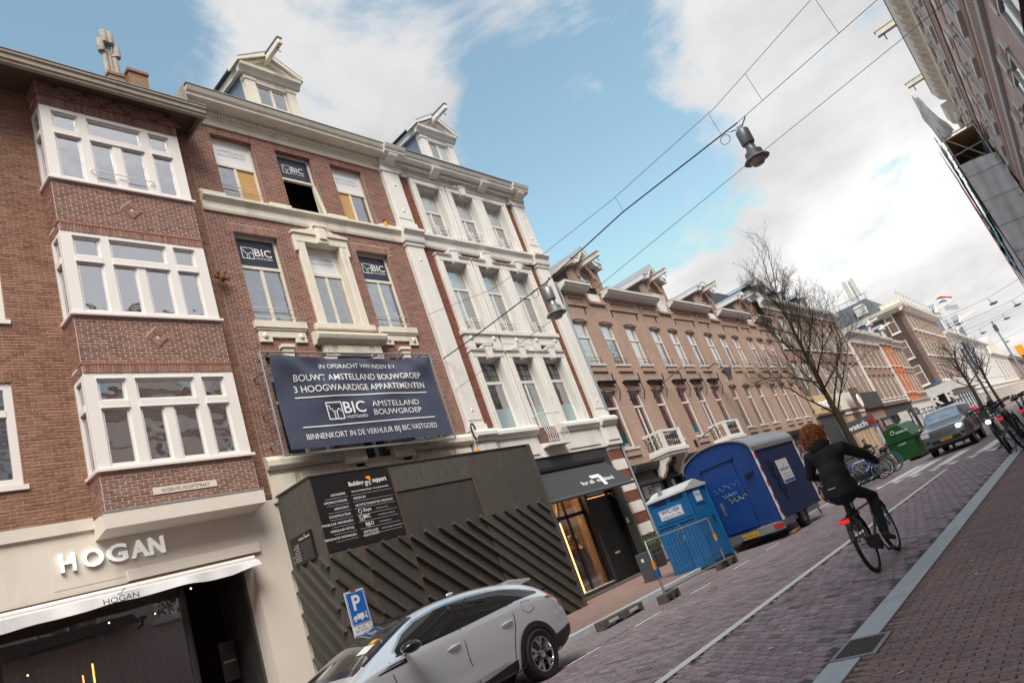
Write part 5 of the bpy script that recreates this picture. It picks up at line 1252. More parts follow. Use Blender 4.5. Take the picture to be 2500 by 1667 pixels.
def small_dormer(H, cx, y, z, mat='white_paint', s=1.0):
    D = bpy.data.objects.new('dormer', None); COL.objects.link(D); D.parent = H
    m = MB(); m.box(cx-.75*s, cx-.5*s, y, y+.2, z, z+1.7*s); m.box(cx+.5*s, cx+.75*s, y, y+.2, z, z+1.7*s); m.box(cx-.5*s, cx+.5*s, y, y+.2, z+1.45*s, z+1.7*s)
    m.prism([(cx-1.0*s, z+1.7*s), (cx+1.0*s, z+1.7*s), (cx+.9*s, z+1.95*s), (cx, z+2.35*s), (cx-.9*s, z+1.95*s)], 'y', y-.25, y+.2)
    m.bar((cx, y+.3, z+2.0*s), (cx, y-1.2*s, z+2.15*s), .18*s, .24*s); m.build('dormer_front', mat, D)
    MB().prism([(cx-.95*s, z+1.95*s), (cx+.95*s, z+1.95*s), (cx, z+2.45*s)], 'y', y-.1, y+3.5).build('dormer_roof', 'zinc', D)
    for q in (-1, 1): MB().prism([(y+.2, z-.4), (y+.2, z+1.75*s), (y+3.4, z+1.75*s)], 'x', cx+q*.7*s-.03, cx+q*.7*s+.03).build('cheek', 'blue_slate', D)
    window(D, cx-.5*s, cx+.5*s, z, z+1.45*s, y+.08, mat, 'glass_pale', .08, .06, None, .1, (cx,))
S = far_house('corner_shop_house', 'wide brick house behind the bare tree with three roof dormers', 51.6, 73.4, 13.85, 'far_brick', [(5.3, 8.8), (9.9, 12.65)], 9, roof=2.6, glass='glass', shop='far_brick', z0=4.6)
for x in (55.5, 61.3, 67.5): small_dormer(S, x, Y0+.5, 13.9, s=1.05)
MB().box(51.8, 58.6, Y0-.12, Y0, 4.5, 6.0).build('gold_fascia', 'print_gold', S)
text('shop_lettering', 'swatch', 'print_white', S, (53.3, Y0-.2, 4.95), width=3.4, height=.75, extrude=.05, bold=.02)
pb = MB().box(55.3, 55.42, Y0-2.6, Y0-.1, 2.55, 3.45).build('projecting_sign', 'panel_grey', S)
text('sign_lettering', 'swatch', 'print_white', pb, (55.28, Y0-.35, 2.78), width=1.7, height=.42, facing='-x', bold=.02)
MB().box(55.27, 55.3, Y0-2.5, Y0-2.15, 2.85, 3.15).build('sign_cross', 'red_lens', pb)
MB().box(59.2, 65.8, Y0-.15, Y0, 4.2, 6.0).build('white_fascia', 'white_paint', S)
gp = MB().box(60.8, 63.2, Y0-.9, Y0-.75, 4.4, 6.1).build('clock_sign', 'soffit_wood', S)
MB().lathe([(.0, -.03), (.55, -.03), (.6, 0), (.6, .05)], (62.1, Y0-.92, 4.95), 20, axis='y').build('clock_face', 'print_white', gp)
text('crown_sign', '♛', 'plate_yellow', gp, (61.8, Y0-.92, 5.65), height=.3)
text('green_lettering', 'ROLEX', 'leaf', gp, (61.3, Y0-.92, 5.5), width=1.2, height=.12); text('green_lettering', 'LEON', 'leaf', S, (63.5, Y0-.2, 4.9), width=1.4, height=.35)
MB().box(51.9, 58.4, Y0-.05, Y0+.02, .3, 4.4).build('shop_window_wall', 'charcoal', S)
MB().box(59.4, 65.6, Y0-.06, Y0+.02, .3, 4.1).build('timber_front', 'shop_wall', S)
for x in (59.6, 60.8, 62.3, 63.6, 65.2): MB().box(x, x+.16, Y0-.14, Y0-.06, .2, 4.1).build('timber_post', 'gutter_wood', S)
MB().box(66.2, 73.2, Y0-.3, Y0, 4.3, 5.8).build('black_fascia', 'charcoal', S)
far_house('white_cornice_house', 'brick house with white corner pilasters and six arched window bays', 73.4, 88.4, 12.3, 'far_brick', [(5.0, 7.5), (8.5, 10.9)], 6, pil=True, cornice_z=1.1, corn=.6, ww=.52, shop='charcoal')
O3 = far_house('orange_house', 'narrow bright orange brick house with tall white windows', 88.4, 96.0, 12.1, 'orange_wall', [(5.4, 7.9), (8.7, 11.6)], 3, pil=False, shop='white_paint', ww=.5, arch=False)
small_dormer(O3, 92, Y0+.4, 12.6, s=.95)
C3_ = far_house('cream_framed_house', 'narrow brick house with cream bays next to the orange house', 96.0, 102.4, 11.9, 'far_brick', [(5.2, 7.8), (8.5, 11.4)], 3, frame='cream_paint', trim='cream_paint', ww=.66, arch=False, shop='stucco')
small_dormer(C3_, 99, Y0+.4, 12.4, s=.95)
far_shop = [(67.3, 71.0, 2.2, 3.2, 'BOGGI', 'sign_black', 'black hanging shop sign with white capitals'), (75.4, 80.0, 2.2, 3.3, '', 'stone_block', 'pale grey hanging shop sign'), (82.4, 86.5, 2.6, 3.4, 'XX', 'sign_black', 'black fascia sign with a white double mark')]
for a, b, c, d, s, mt, lb in far_shop:
    t = bent('shop_sign', lb, 'sign'); p = MB().box(a, b, Y0-.7, Y0-.6, c, d).build('board', mt, t)
    if s: text('lettering', s, 'print_white', t, ((a+b)/2, Y0-.72, (c+d)/2), width=(b-a)*.7 if len(s) > 2 else 1.0, height=.45, align='c')
    else: MB().box(a+1.4, a+3.0, Y0-.712, Y0-.70, 2.7, 2.95).build('print', 'print_grey', t)
def corner_building():
    H = bent('corner_building', 'dark brick corner block with blue slate roof, three side windows and white canopy', 'building')
    X = 121.6; holes = []
    ws = [(16.0, 17.3, 15.5, 18.3), (16.0, 17.2, 11.1, 14.0), (16.0, 17.2, 6.7, 9.8)]
    m = MB(); ys = [14.5, 16.0, 17.3, 28]; zs = sorted({0, 18.9, *[w[2] for w in ws], *[w[3] for w in ws]})
    for i in range(3):
        for k in range(len(zs)-1):
            zc = (zs[k]+zs[k+1])/2
            if i == 1 and any(w[2] < zc < w[3] for w in ws): continue
            m.quad((X, ys[i], zs[k]), (X, ys[i+1], zs[k]), (X, ys[i+1], zs[k+1]), (X, ys[i], zs[k+1]))
    m.build('side_wall', 'corner_brick', H)
    for a, b, c, d in ws:
        w = MB(); fw = .12
        for q in ((a, a+fw, c, d), (b-fw, b, c, d), (a+fw, b-fw, c, c+fw), (a+fw, b-fw, d-fw, d), (a+fw, b-fw, c+(d-c)*.62, c+(d-c)*.62+.12)): w.box(X-.04, X+.1, *q)
        o = w.build('window', 'white_paint', H); MB().box(X+.03, X+.05, a, b, c, d).build('pane', 'glass_blue', o); MB().box(X-.12, X+.05, a-.1, b+.1, c-.2, c).build('sill', 'white_paint', o)
    wf = []; cols = 9; x1 = 160
    for k in range(cols):
        c = X+2+k*4.1
        for z0, z1 in ((6.6, 9.6), (10.9, 13.9), (15.3, 18.0)): wf.append((c, c+1.9, z0, z1))
    wall_sheet(X, x1, 6, 18.9, Y0, wf, .25, ('far_brick', 'far_brick'), 'street_wall', H)
    for h in wf:
        w = window(H, *h, Y0+.05, 'cream_paint', 'glass_blue', .2, .1, h[2]+1.9, .14); MB().box(h[0]-.2, h[1]+.2, Y0-.2, Y0, h[2]-.3, h[2]).build('sill', 'white_paint', w)
    m = MB(); cornice(m, [(0, 18.3), (.3, 18.4), (.9, 19.0), (1.0, 19.5), (0, 19.6)], X-.8, x1, Y0)
    m.prism([(X+.05, 18.3), (X-.3, 18.4), (X-.9, 19.0), (X-1.0, 19.5), (X+.05, 19.6)], 'y', Y0-.9, 28); m.build('cornice', 'cream_paint', H)
    m = MB(); m.add([(X-.6, Y0+2.4, 19.5), (X-.6, 28, 19.5), (x1, 28, 19.5), (x1, Y0+2.4, 19.5), (X+2.5, Y0+4.0, 22.9), (X+2.5, 28, 22.9), (x1, 28, 22.9), (x1, Y0+4, 22.9)], [(0, 4, 5, 1), (0, 3, 7, 4), (4, 7, 6, 5), (1, 5, 6, 2)]); m.build('roof', 'slate', H)
    m = MB(); m.box(X-.5, x1, Y0-.3, Y0+2.4, 19.5, 20.3); m.build('attic_wall', 'cream_paint', H)
    m = MB()
    for k in range(12): m.tube([(X+1+k*3.1, Y0-.5, 20.3), (X+1+k*3.1, Y0-.5, 21.3)], .12, 5)
    m.tube([(X-.4, Y0-.5, 21.3), (x1, Y0-.5, 21.3)], .1, 5); m.build('roof_railing', 'white_paint', H, kind='stuff')
    m = MB(); m.box(X-.2, X+1.8, 18.7, 20.4, 20.2, 21.6); m.prism([(18.6, 21.6), (20.5, 21.6), (20.2, 21.9), (18.9, 21.9)], 'x', X-.35, X+1.8); o = m.build('roof_window', 'white_paint', H); MB().box(X-.23, X-.2, 18.9, 20.2, 20.4, 21.45).build('pane', 'glass_pale', o)
    m = MB(); m.box(X-1.2, x1, Y0-1.5, Y0, 4.6, 6.0); m.box(X-1.2, X, Y0, 20, 4.6, 6.0); m.build('canopy', 'stone_block', H)
    text('canopy_lettering', 'AR R', 'stone_block', H, (X-1.35, 18.6, 3.2), width=5.2, height=1.5, facing='-x', bold=.03, extrude=.1)
    MB().box(X-.1, X, Y0-.1, 24, .1, 4.6).build('dark_front', 'charcoal', H); MB().box(X-.3, X-.1, 16.2, 18.6, 1.4, 3.2).build('poster_case', 'zinc', H)
    MB().box(X, x1, Y0-.1, Y0+2, .1, 4.6).build('shop_front', 'stucco', H)
    for k in range(9): window(H, X+1+k*4.2, X+4+k*4.2, .5, 4.0, Y0-.2, 'frame_dark', 'glass', .15, .1, 3.2, .1)
    MB().box(X-.06, X, 14.7, 15.7, 6.25, 6.5).build('street_name_plate', 'sign_blue', H)
    MB().box(X, x1, Y0+.6, 28, 0, 19.4).build('house_body', 'corner_brick', H)
    A = bent('roof_antenna', 'pair of pale mobile phone antennas on the dark slate roof', 'antenna')
    m = MB(); m.box(X+4, X+4.5, 20.2, 20.8, 23.6, 27.2); m.box(X+4, X+4.5, 19.0, 19.4, 24.0, 27.2); m.build('panel', 'antenna', A)
    m = MB()
    for y in (19.8, 19.6): m.tube([(X+4.2, y, 22.8), (X+4.2, y, 27)], .1, 5)
    for y in (18.5, 20, 21.5, 23): m.tube([(X+4, y, 22.8), (X+4, y, 24)], .05, 4)
    m.tube([(X+4, 18, 24), (X+4, 23, 24)], .05, 4); m.build('mast', 'galvanised', A)
corner_building()
F1 = far_house('white_gabled_block', 'large white gabled block with dark attic shutters far along the street', 160.5, 252, 16.5, 'white_paint', [(6.5, 9.5), (10.6, 13.4)], 14, arch=False, shop='stucco', corn=1.0, cornice_z=1.6, depth=14)
for x, s in ((176, 3.1), (200, 1.5), (222, 3.4)): small_dormer(F1, x, Y0+.2, 16.6, s=s)
F2 = far_house('pale_gable_house', 'pale narrow house with a pointed gable near the end of the street', 252.5, 330, 13.6, 'stucco', [(5.5, 11.5)], 5, arch=False, shop='stucco', glass='glass', frame='panel_grey', ww=.4, corn=.8)
MB().prism([(258, 13.6), (325, 13.6), (310, 18.5), (292, 21.5), (272, 18.5)], 'y', Y0, Y0+6).build('gable', 'stucco', F2)
F3 = far_house('brown_end_house', 'brown house closing the view at the far end of the street', 331, 560, 14.5, 'corner_brick', [(5.5, 11.5)], 8, arch=False, shop='stucco', corn=1.4)
cr = bent('site_hoist', 'orange site hoist above the far rooftops', 'hoist'); MB().box(420, 436, Y0-4, Y0-1, 15.5, 20.5).build('cabin', 'print_orange', cr)
MB().bar((450, Y0-2.5, 4), (434, Y0-2.5, 20), 2.5, 2).build('mast', 'print_orange', cr)
# ================================================================ right-hand building
RBEND = 0.0157
def rbent(name, label, cat):
    t = thing(name, label, cat, (31, -1.48, 0)); t.rotation_euler = (0, 0, RBEND); return t
def right_building():
    H = rbent('tall_right_building', 'tall pink brick building leaning in at the top right with bracketed cornice', 'building'); Y = -1.48
    def face(m, x0, x1, z0, z1, p, mi=0): return m.box(x0, x1, Y-.02, Y+p, z0, z1, mi)
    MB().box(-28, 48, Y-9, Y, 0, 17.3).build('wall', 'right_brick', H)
    for z0, z1, p in ((13.05, 13.75, .05), (14.0, 14.35, .03), (8.75, 9.35, .05), (9.75, 10.15, .03), (16.3, 16.5, .05), (12.0, 12.25, .02)):
        face(MB(), -28, 48, z0, z1, p).build('brick_band', 'band_brick', H)
    for z0, z1, p in ((8.5, 8.72, .1), (13.78, 13.98, .08)): face(MB(), -28, 48, z0, z1, p).build('string_course', 'stone_block', H)
    k = 0
    for row, (z0, z1) in enumerate(((14.5, 15.75), (10.25, 11.35), (4.8, 7.7))):
        xs = [8.0+3.55*q for q in range(12)] if row == 0 else [6.6+3.3*q for q in range(13)] if row == 1 else [4.6+4.2*q for q in range(9)]
        for x in xs:
            if x > 46.5: continue
            w = 1.5 if row < 2 else 2.2
            o = MB().box(x, x+w, Y+.004, Y+.012, z0, z1).build('window', 'glass', H)
            m = MB()
            for a, b, c, d in ((x, x+.1, z0, z1), (x+w-.1, x+w, z0, z1), (x+.1, x+w-.1, z0, z0+.1), (x+.1, x+w-.1, z1-.1, z1), (x+w/2-.05, x+w/2+.05, z0+.1, z1-.1)): m.box(a, b, Y+.012, Y+.05, c, d)
            m.build('frame', 'white_paint', o)
            for a, b in ((x-.2, x+.05), (x+w-.05, x+w+.2)): MB().box(a, b, Y, Y+.07, z1-.02, z1+.26).build('lintel_stone', 'white_paint', o)
            MB().prism([(x+w/2-.14, z1-.04), (x+w/2+.14, z1-.04), (x+w/2+.2, z1+.36), (x+w/2-.2, z1+.36)], 'y', Y, Y+.13).build('lintel_stone', 'white_paint', o)
            m = MB(); m.prism([(x+.05, z1), (x+w-.05, z1), (x+w-.25, z1+.3), (x+.25, z1+.3)], 'y', Y, Y+.06); m.build('arch', 'band_brick', o)
            MB().box(x-.12, x+w+.12, Y, Y+.13, z0-.14, z0).build('sill', 'white_paint', o)
    for x in [7.2+3.2*q for q in range(12)]:
        m = MB(); m.box(x, x+1.0, Y, Y+.05, 12.4, 12.8); m.build('stone_panel', 'white_paint', H, bevel=.02)
    pr = [(0, 16.45), (.1, 16.5), (.14, 16.62), (.10, 16.7), (.10, 17.0), (.16, 17.05), (.55, 17.45), (.58, 17.6), (.62, 17.72), (.66, 17.9), (0, 17.92)]
    def corn(x0, x1, dz, name): MB().prism([(Y+o, z+dz) for o, z in pr]+[(Y-.5, 17.92+dz), (Y-.5, 16.45+dz)], 'x', x0, x1).build(name, 'cream_paint', H)
    corn(-28, 45.2, 0, 'cornice')
    for k in range(62):
        x = -16+k*.98
        if x > 44.5: break
        MB().prism([(Y+.08, 17.05), (Y+.26, 17.1), (Y+.46, 17.22), (Y+.56, 17.46), (Y+.1, 17.46)], 'x', x, x+.46).build('modillion', 'cream_paint', H, bevel=.02)
    MB().box(-28, 45.3, Y-.4, Y+.69, 17.93, 17.98).build('cornice_lead', 'zinc', H)
    corn(45.25, 48, -.75, 'lower_cornice')
    m = MB()
    for k in range(16): m.ball((45.3+k*.17, Y+.2+.08*rnd.random(), 16.1+.3*rnd.random()), (.14, .14, .2), 7, 5)
    m.build('carved_frieze', 'cream_paint', H, kind='stuff')
    for x in (35.1, 42.6):
        b = MB(); b.box(x-.14, x+.14, Y+.2, Y+1.5, 17.99, 18.25); b.box(x-.17, x+.17, Y+.2, Y+1.55, 18.25, 18.29); b.build('hoist_beam', 'cream_paint', H)
        MB().tube([(x, Y+1.25, 17.99), (x, Y+1.25, 17.8), (x+.08, Y+1.25, 17.7), (x+.13, Y+1.25, 17.8)], .025, 5).build('hook', 'iron', H)
    MB().prism([(Y-.4, 17.9), (Y-5, 21), (Y-9, 21), (Y-9, 17.9)], 'x', -28, 48).build('roof', 'slate', H)
    # brown cloth of a half-open awning with its iron arms
    aw = rbent('brown_awning', 'brown shop awning with black iron arm at the right edge', 'awning')
    MB().quad((7.0, Y+.02, 5.35), (12.2, Y+.02, 5.35), (12.2, Y+.75, 4.85), (7.0, Y+.75, 4.85)).build('cloth', 'soffit_wood', aw)
    MB().tube([(12.3, Y+.05, 4.7), (12.35, Y+.45, 4.75), (12.3, Y+.72, 5.0)], .045, 8).build('arm', 'iron', aw)
    MB().lathe([(.09, -.1), (.09, .12)], (12.3, Y+.75, 5.0), 10, axis='x').build('knuckle', 'panel_grey', aw)
    # plainer fronts on along the right side
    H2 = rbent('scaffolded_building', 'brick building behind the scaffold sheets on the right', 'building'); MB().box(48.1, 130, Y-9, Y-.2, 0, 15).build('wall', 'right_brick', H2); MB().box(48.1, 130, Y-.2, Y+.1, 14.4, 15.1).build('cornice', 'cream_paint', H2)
right_building()
def interp_(T, v, k):
    for a, b in zip(T, T[1:]):
        if v <= b[0]: return a[k]+(b[k]-a[k])*(v-a[0])/(b[0]-a[0])
    return T[-1][k]
def scaffold():
    S = rbent('scaffold', 'steel tube scaffold with boards on the right-hand building', 'scaffold'); Y = -1.4
    X0, X1, yo = 37.6, 78, .02
    m = MB()
    for x in np.arange(X0, X1, 2.0):
        for y in (Y+.15, yo): m.tube([(x, y, 0), (x, y, 13.6 if x < 46 else 12.5)], .035, 6)
    m.build('standards', 'galvanised', S, kind='stuff')
    m = MB()
    for z in (3, 5, 7, 9, 11, 12, 13):
        for y in (Y+.15, yo): m.tube([(X0-.3, y, z), (X1, y, z)], .03, 6)
        for x in np.arange(X0, X1, 2.0): m.tube([(x, Y, z), (x, yo+.1, z)], .03, 6)
    for x in np.arange(X0, 46, 2.0): m.tube([(x, Y+.15, 11), (x, yo, 13)], .028, 6); m.tube([(x, yo, 11.2), (x+2, yo, 13)], .028, 6)
    m.build('ledgers', 'galvanised', S, kind='stuff')
    for z in (5, 7, 9, 11, 12.8): MB().box(X0, X1, Y+.05, yo-.02, z+.04, z+.09).build('deck', 'plywood_raw', S)
    def cloth(name, label, fn, nu, nv, mat, cat='sheet', parent=None):
        m = MB(); vs = [fn(i/nu, j/nv) for j in range(nv+1) for i in range(nu+1)]
        m.add(vs, [(j*(nu+1)+i, j*(nu+1)+i+1, (j+1)*(nu+1)+i+1, (j+1)*(nu+1)+i) for j in range(nv) for i in range(nu)])
        t = rbent('tarpaulin', label, cat); o = m.build('cloth', mat, t, smooth=60)
        return t
    w = lambda a, b: .05*math.sin(a*9+b*5)+.03*math.sin(a*21-b*13)
    t = cloth('tarp', 'grey translucent tarpaulin hung across the near end of the scaffold', lambda u, v: (X0-.15-w(u, v)*.8, Y+.02+u*1.42+.05*w(v, u), 11.45-.25*(1-u)**2-v*9.0-.1*w(u, v)), 14, 40, 'sheet_grey')
    m = MB()
    for k in range(7): m.tube([(X0-.3, Y, 10.6-k*1.3), (X0-.3, yo+.03, 10.75-k*1.3)], .012, 4)
    m.build('rope', 'panel_grey', t)
    LE = [(.0, .12, 15.65), (.33, .20, 14.9), (.6, .24, 14.3), (1.0, .12, 12.8)]; RE = [(.0, -.14, 15.45), (.33, -.2, 14.7), (.6, -.36, 14.0), (1.0, -.55, 13.0)]
    def wing(u, v):
        l = [interp_(LE, v, k) for k in (1, 2)]; r = [interp_(RE, v, k) for k in (1, 2)]
        return (X0-.1+.9*u*(1-v)+.14*math.sin(u*7+v*5)+.05*math.sin(u*15-v*11), l[0]+(r[0]-l[0])*u+.012*math.sin(v*14+u*6), l[1]+(r[1]-l[1])*u+.05*math.sin(u*13+v*9))
    cloth('tarp', 'loose white plastic sheet flapping above the top of the scaffold', wing, 26, 40, 'sheet_white')
    cloth('tarp', 'teal mesh banner stretched along the street side of the scaffold', lambda u, v: (X0+u*(X1-X0), yo+.24+.03*math.sin(u*40)+.02*math.sin(v*9+u*31), 12.9-v*4.5), 90, 4, 'net_teal')
    cloth('tarp', 'grey debris netting along the street side of the scaffold below the teal banner', lambda u, v: (X0+u*(X1-X0), yo+.08+.05*math.sin(u*60)+.02*math.sin(v*9+u*31), 10.7-v*7.5), 90, 8, 'sheet_grey')
    cloth('tarp', 'red strip running along the outer edge of the teal scaffold banner', lambda u, v: (X0+u*(X1-X0), yo+.36+.03*math.sin(u*40)+.012*math.sin(u*130), 12.6-v*3.2+.03*math.sin(u*90)), 90, 2, 'net_red')
    cloth('tarp', 'crumpled white plastic along the top edge of the scaffold', lambda u, v: (X0+1+u*(9), yo+.20+.06*math.sin(u*26+v*4), 13.0+.4*math.sin(u*43)*(1-v)+.35-v*.7), 70, 3, 'sheet_white')
scaffold()

# ================================================================ wires, lamps
def sag(a, b, s, n=14): return [Vector(a).lerp(Vector(b), k/n)-Vector((0, 0, 4*s*(k/n)*(1-k/n))) for k in range(n+1)]
WX = 16.3
span = [Vector(p) for p in ((15.85, 14.34, 8.5), (WX, 13.2, 8.72), (WX, 10.0, 8.86), (WX, 6.93, 9.28), (WX, 3.32, 9.46), (WX, -.3, 9.9), (WX, -1.7, 10.1))]
tag(MB().tube(span[:5], .018, 6).tube(span[4:], .008, 5).build('span_wire', 'wire'), 'thick black span wire carrying two hanging street lamps', 'wire')
up = [Vector(p) for p in ((15.85, 14.34, 10.1), (WX, 11.9, 9.71), (WX, 9.8, 9.65), (WX, 7.0, 9.77), (WX, 3.62, 10.15), (WX, .7, 10.9), (WX, -1.7, 11.6))]
m = MB().tube(up, .007, 5)
for y, z0, z1 in ((3.77, 9.47, 10.13), (2.6, 9.55, 10.4), (6.9, 9.29, 9.77), (.6, 9.8, 10.9)): m.tube([(WX, y, z0), (WX, y+.04, z1)], .005, 4)
tag(m.build('span_wire', 'wire'), 'thin upper span wire with droppers above the street lamps', 'wire')
tag(MB().tube([(15.95, 14.34, 7.42), (WX, 13.5, 7.6), (WX, 8.48, 7.86), (WX, 3.08, 8.47), (WX, -.19, 8.81), (WX, -1.7, 9.0)], .007, 5).build('span_wire', 'wire'), 'thin lone wire passing below the nearest hanging lamp', 'wire')
def street_lamp(loc, label, s=1.0):
    T = thing('hanging_lamp', label, 'street lamp', loc, 'hanging street lamps'); x, y, z = loc
    MB().lathe([(.0, -.02), (.14*s, -.02), (.16*s, -.05), (.16*s, -.38*s), (.15*s, -.42*s)], loc, 18).build('gear_housing', 'lamp_metal', T, smooth=True)
    MB().lathe([(.105*s, -.40*s), (.115*s, -.55*s), (.15*s, -.62*s), (.205*s, -.66*s), (.215*s, -.78*s), (.30*s, -.86*s), (.31*s, -.875*s), (.2*s, -.86*s)], loc, 22).build('shade', 'lamp_metal', T, smooth=True)
    MB().lathe([(.2*s, -.855*s), (.19*s, -.92*s), (.13*s, -1.0*s), (.0, -1.03*s)], loc, 18).build('bowl', 'lamp_bowl', T, smooth=True)
    m = MB(); m.box(x-.05, x+.05, y-.06, y+.06, z+.0, z+.1); m.tube([(x, y+.05, z+.06), (x, y+.22, z+.12), (x, y+.26, z+.15)], .018, 6); m.tube([(x, y-.05, z+.06), (x, y-.2, z+.2), (x, y-.22, z+.24)], .018, 6); m.build('bracket', 'galvanised', T)
    MB().torus((x, y+.42, z+.03), .12, .008, 'x', 22, 5).build('cable_loop', 'wire', T)
street_lamp((WX, 3.32, 9.25), 'grey bell-shaped street lamp hanging against the sky above the road')
street_lamp((WX, 10.05, 8.72), 'grey bell-shaped street lamp hanging in front of the white pilaster')
for i, (x, y, z, lb) in enumerate(((74, 3.6, 9, 'pale street lamp hanging on a long wire left of the flag pole tops'), (85, 2.5, 9, 'small pale street lamp hanging highest at the right edge'), (95, 4.3, 9, 'small street lamp hanging above the thin leaning pole'), (101, 7.4, 9, 'pale street lamp hanging beside the white gabled block'), (139, 7.9, 9, 'tiny farthest street lamp over the end of the street'))):
    T = thing('hanging_lamp', lb, 'street lamp', (x, y, z), 'far hanging street lamps')
    MB().ball((x, y, z-.1), (.17, .34, .13), 12, 8).build('shade', 'lamp_metal', T, smooth=True); MB().tube([(x, y+.1, z), (x, y+.2, z+.5)], .025, 5).build('stem', 'wire', T); MB().tube([(x, 15.5, z+.5), (x, y+.2, z+.5), (x, -1, z+1.2)], .014, 4).build('wire', 'wire', T)
# wall lamp on the row
T = bent('wall_lamp', 'grey floodlight on an iron arm fixed to the pale brick row', 'lamp')
MB().lathe([(.12, 0), (.14, .3), (.17, .34), (.26, .62), (.27, .66), (.0, .7)], (36.6, Y0-.9, 7.1), 14).build('shade', 'lamp_metal', T, smooth=True)
MB().tube([(36.4, Y0, 8.2), (36.4, Y0-.6, 8.25), (36.5, Y0-.9, 7.75)], .03, 6).tube([(36.3, Y0-.05, 8.3), (36.45, Y0-.05, 4.6)], .012, 4).build('arm', 'iron', T)
T = bent('flag_holder', 'short bare iron flag arm sticking out of the pale brick row', 'bracket'); MB().tube([(30.0, Y0, 7.3), (30.9, Y0-1.0, 7.8)], .03, 6).build('arm', 'iron', T); MB().box(29.9, 30.1, Y0-.06, Y0, 7.15, 7.45).build('plate', 'iron', T)
T = bent('flag_holder', 'short iron flag arm on the pale brick row just above the blue trailer', 'bracket'); MB().tube([(31.0, Y0, 4.3), (31.8, Y0-.9, 4.75)], .03, 6).build('arm', 'iron', T); MB().box(30.9, 31.1, Y0-.06, Y0, 4.15, 4.45).build('plate', 'iron', T)

# ================================================================ trees
def tree(label, loc, H, seed, trunk_h, r0, spread, depth, mat='bark', lean=0.0, moss=True):
    R = random.Random(seed); T = thing('bare_tree', label, 'tree', loc)
    tr = MB(); br = MB(); base = Vector(loc)
    pts = [base+Vector((lean*t*H*.2+.05*math.sin(t*7+seed), .06*math.sin(t*5+seed), H*.80*t)) for t in [k/9 for k in range(10)]]
    rs = [r0*(1.25 if k == 0 else 1)*(1-k/9.6)**.85+.012 for k in range(10)]
    tr.tube(pts, rs, 9); tr.build('trunk', mat, T, smooth=60)
    def grow(p, d, L, r, lv):
        n = 4; q = [p]; dd = d.copy()
        for k in range(n):
            dd = (dd+Vector((R.gauss(0, .13), R.gauss(0, .13), R.gauss(.07, .09)))).normalized(); q.append(q[-1]+dd*L/n)
        br.tube(q, [r*(1-.17*k) for k in range(n+1)], 5 if lv < 2 else 3, cap=False)
        if lv >= depth: return
        for k in range(2 if lv == 0 else 1, n+1):
            for _ in range(2 if lv < 2 else R.choice((2, 2, 3))):
                a = R.uniform(0, 6.28); e = dd.orthogonal().normalized(); e.rotate(Matrix.Rotation(a, 3, dd))
                nd = (dd*R.uniform(.7, 1.0)+e*R.uniform(.45, .9)+Vector((0, 0, .12))).normalized()
                grow(q[k], nd, L*R.uniform(.42, .62), max(r*.5*(1-.1*k), .0045), lv+1)
    nb = 20
    for k in range(nb):
        t = trunk_h/H+(0.78-trunk_h/H)*(k/nb); i = t/.80*9; i0 = int(min(8, i)); p = pts[i0].lerp(pts[min(9, i0+1)], i-i0)
        a = k*2.4+R.uniform(-.4, .4); el = R.uniform(.55, .95)+.35*(k/nb)
        d = Vector((math.cos(a)*math.cos(el), math.sin(a)*math.cos(el), math.sin(el)))
        grow(p, d, spread*(1.05-.55*(k/nb))*R.uniform(.8, 1.1), r0*.36*(1-.5*k/nb), 0)
    for _ in range(3): grow(pts[-1], Vector((R.gauss(0, .25), R.gauss(0, .25), 1)).normalized(), H*.2, .03, 1)
    o = br.build('crown', mat, T, recalc=False); o['kind'] = 'stuff'
tree('large bare street tree beside the rider with mossy dark trunk', (36.0, 9.6, .1), 12.2, 5, 2.9, .17, 3.0, 3, 'bark_moss')
tree('small bare tree in front of the corner block', (84, 9.6, .1), 9.0, 9, 3.0, .2, 2.6, 2)
tree('bare tree farthest along the street beside the dark sign pole', (103, 9.8, .1), 9.5, 12, 3.0, .2, 2.8, 2)
# far poles
T = thing('street_pole', 'dark grey street pole with a blue banner flag near the far trees', 'pole', (93, 9.5, 0)); MB().tube([(93, 9.5, 0), (93, 9.5, 7.6)], .14, 8).build('pole', 'panel_grey', T); MB().box(92.95, 93.05, 8.95, 9.25, 4.9, 8.3).build('banner', 'banner_cloth', T); MB().tube([(93, 8.8, 7.9), (93, 9.5, 7.5)], .06, 5).build('arm', 'panel_grey', T)
T = thing('street_pole', 'thin pale pole rising over the end of the street', 'pole', (150, 9.2, 0)); MB().tube([(150, 9.0, 0), (150, 9.0, 13.8)], .16, 6).build('pole', 'galvanised', T); MB().box(149.8, 150.2, 8.7, 9.3, 11.8, 13.0).build('camera_head', 'panel_grey', T)
T = bent('flag_pole', 'white flag pole flying a red white and blue flag', 'flag'); p = Vector((190.7, Y0, 22)); MB().tube([(190.7, Y0+.3, 16), (190.7, Y0+.3, 27.2)], .12, 5).build('pole', 'white_paint', T)
for k, c in enumerate(('flag_red', 'flag_white', 'flag_blue')):
    m = MB()
    for q in range(8): m.quad(*[(190.7+dx, Y0+.3-3.0*u+0, 26.9-k*.5-dz-.6*u+.3*math.sin(u*5)) for u, dx, dz in ((q/8, .2*math.sin(q), 0), ((q+1)/8, .2*math.sin(q+1), 0), ((q+1)/8, .2*math.sin(q+1), .5), (q/8, .2*math.sin(q), .5))])
    m.build('stripe', c, T)
T = bent('flag_pole', 'thin white flag pole flying a plain grey flag', 'flag'); MB().tube([(196.7, Y0+.3, 16), (196.7, Y0+.3, 25.4)], .12, 5).build('pole', 'white_paint', T)
m = MB()
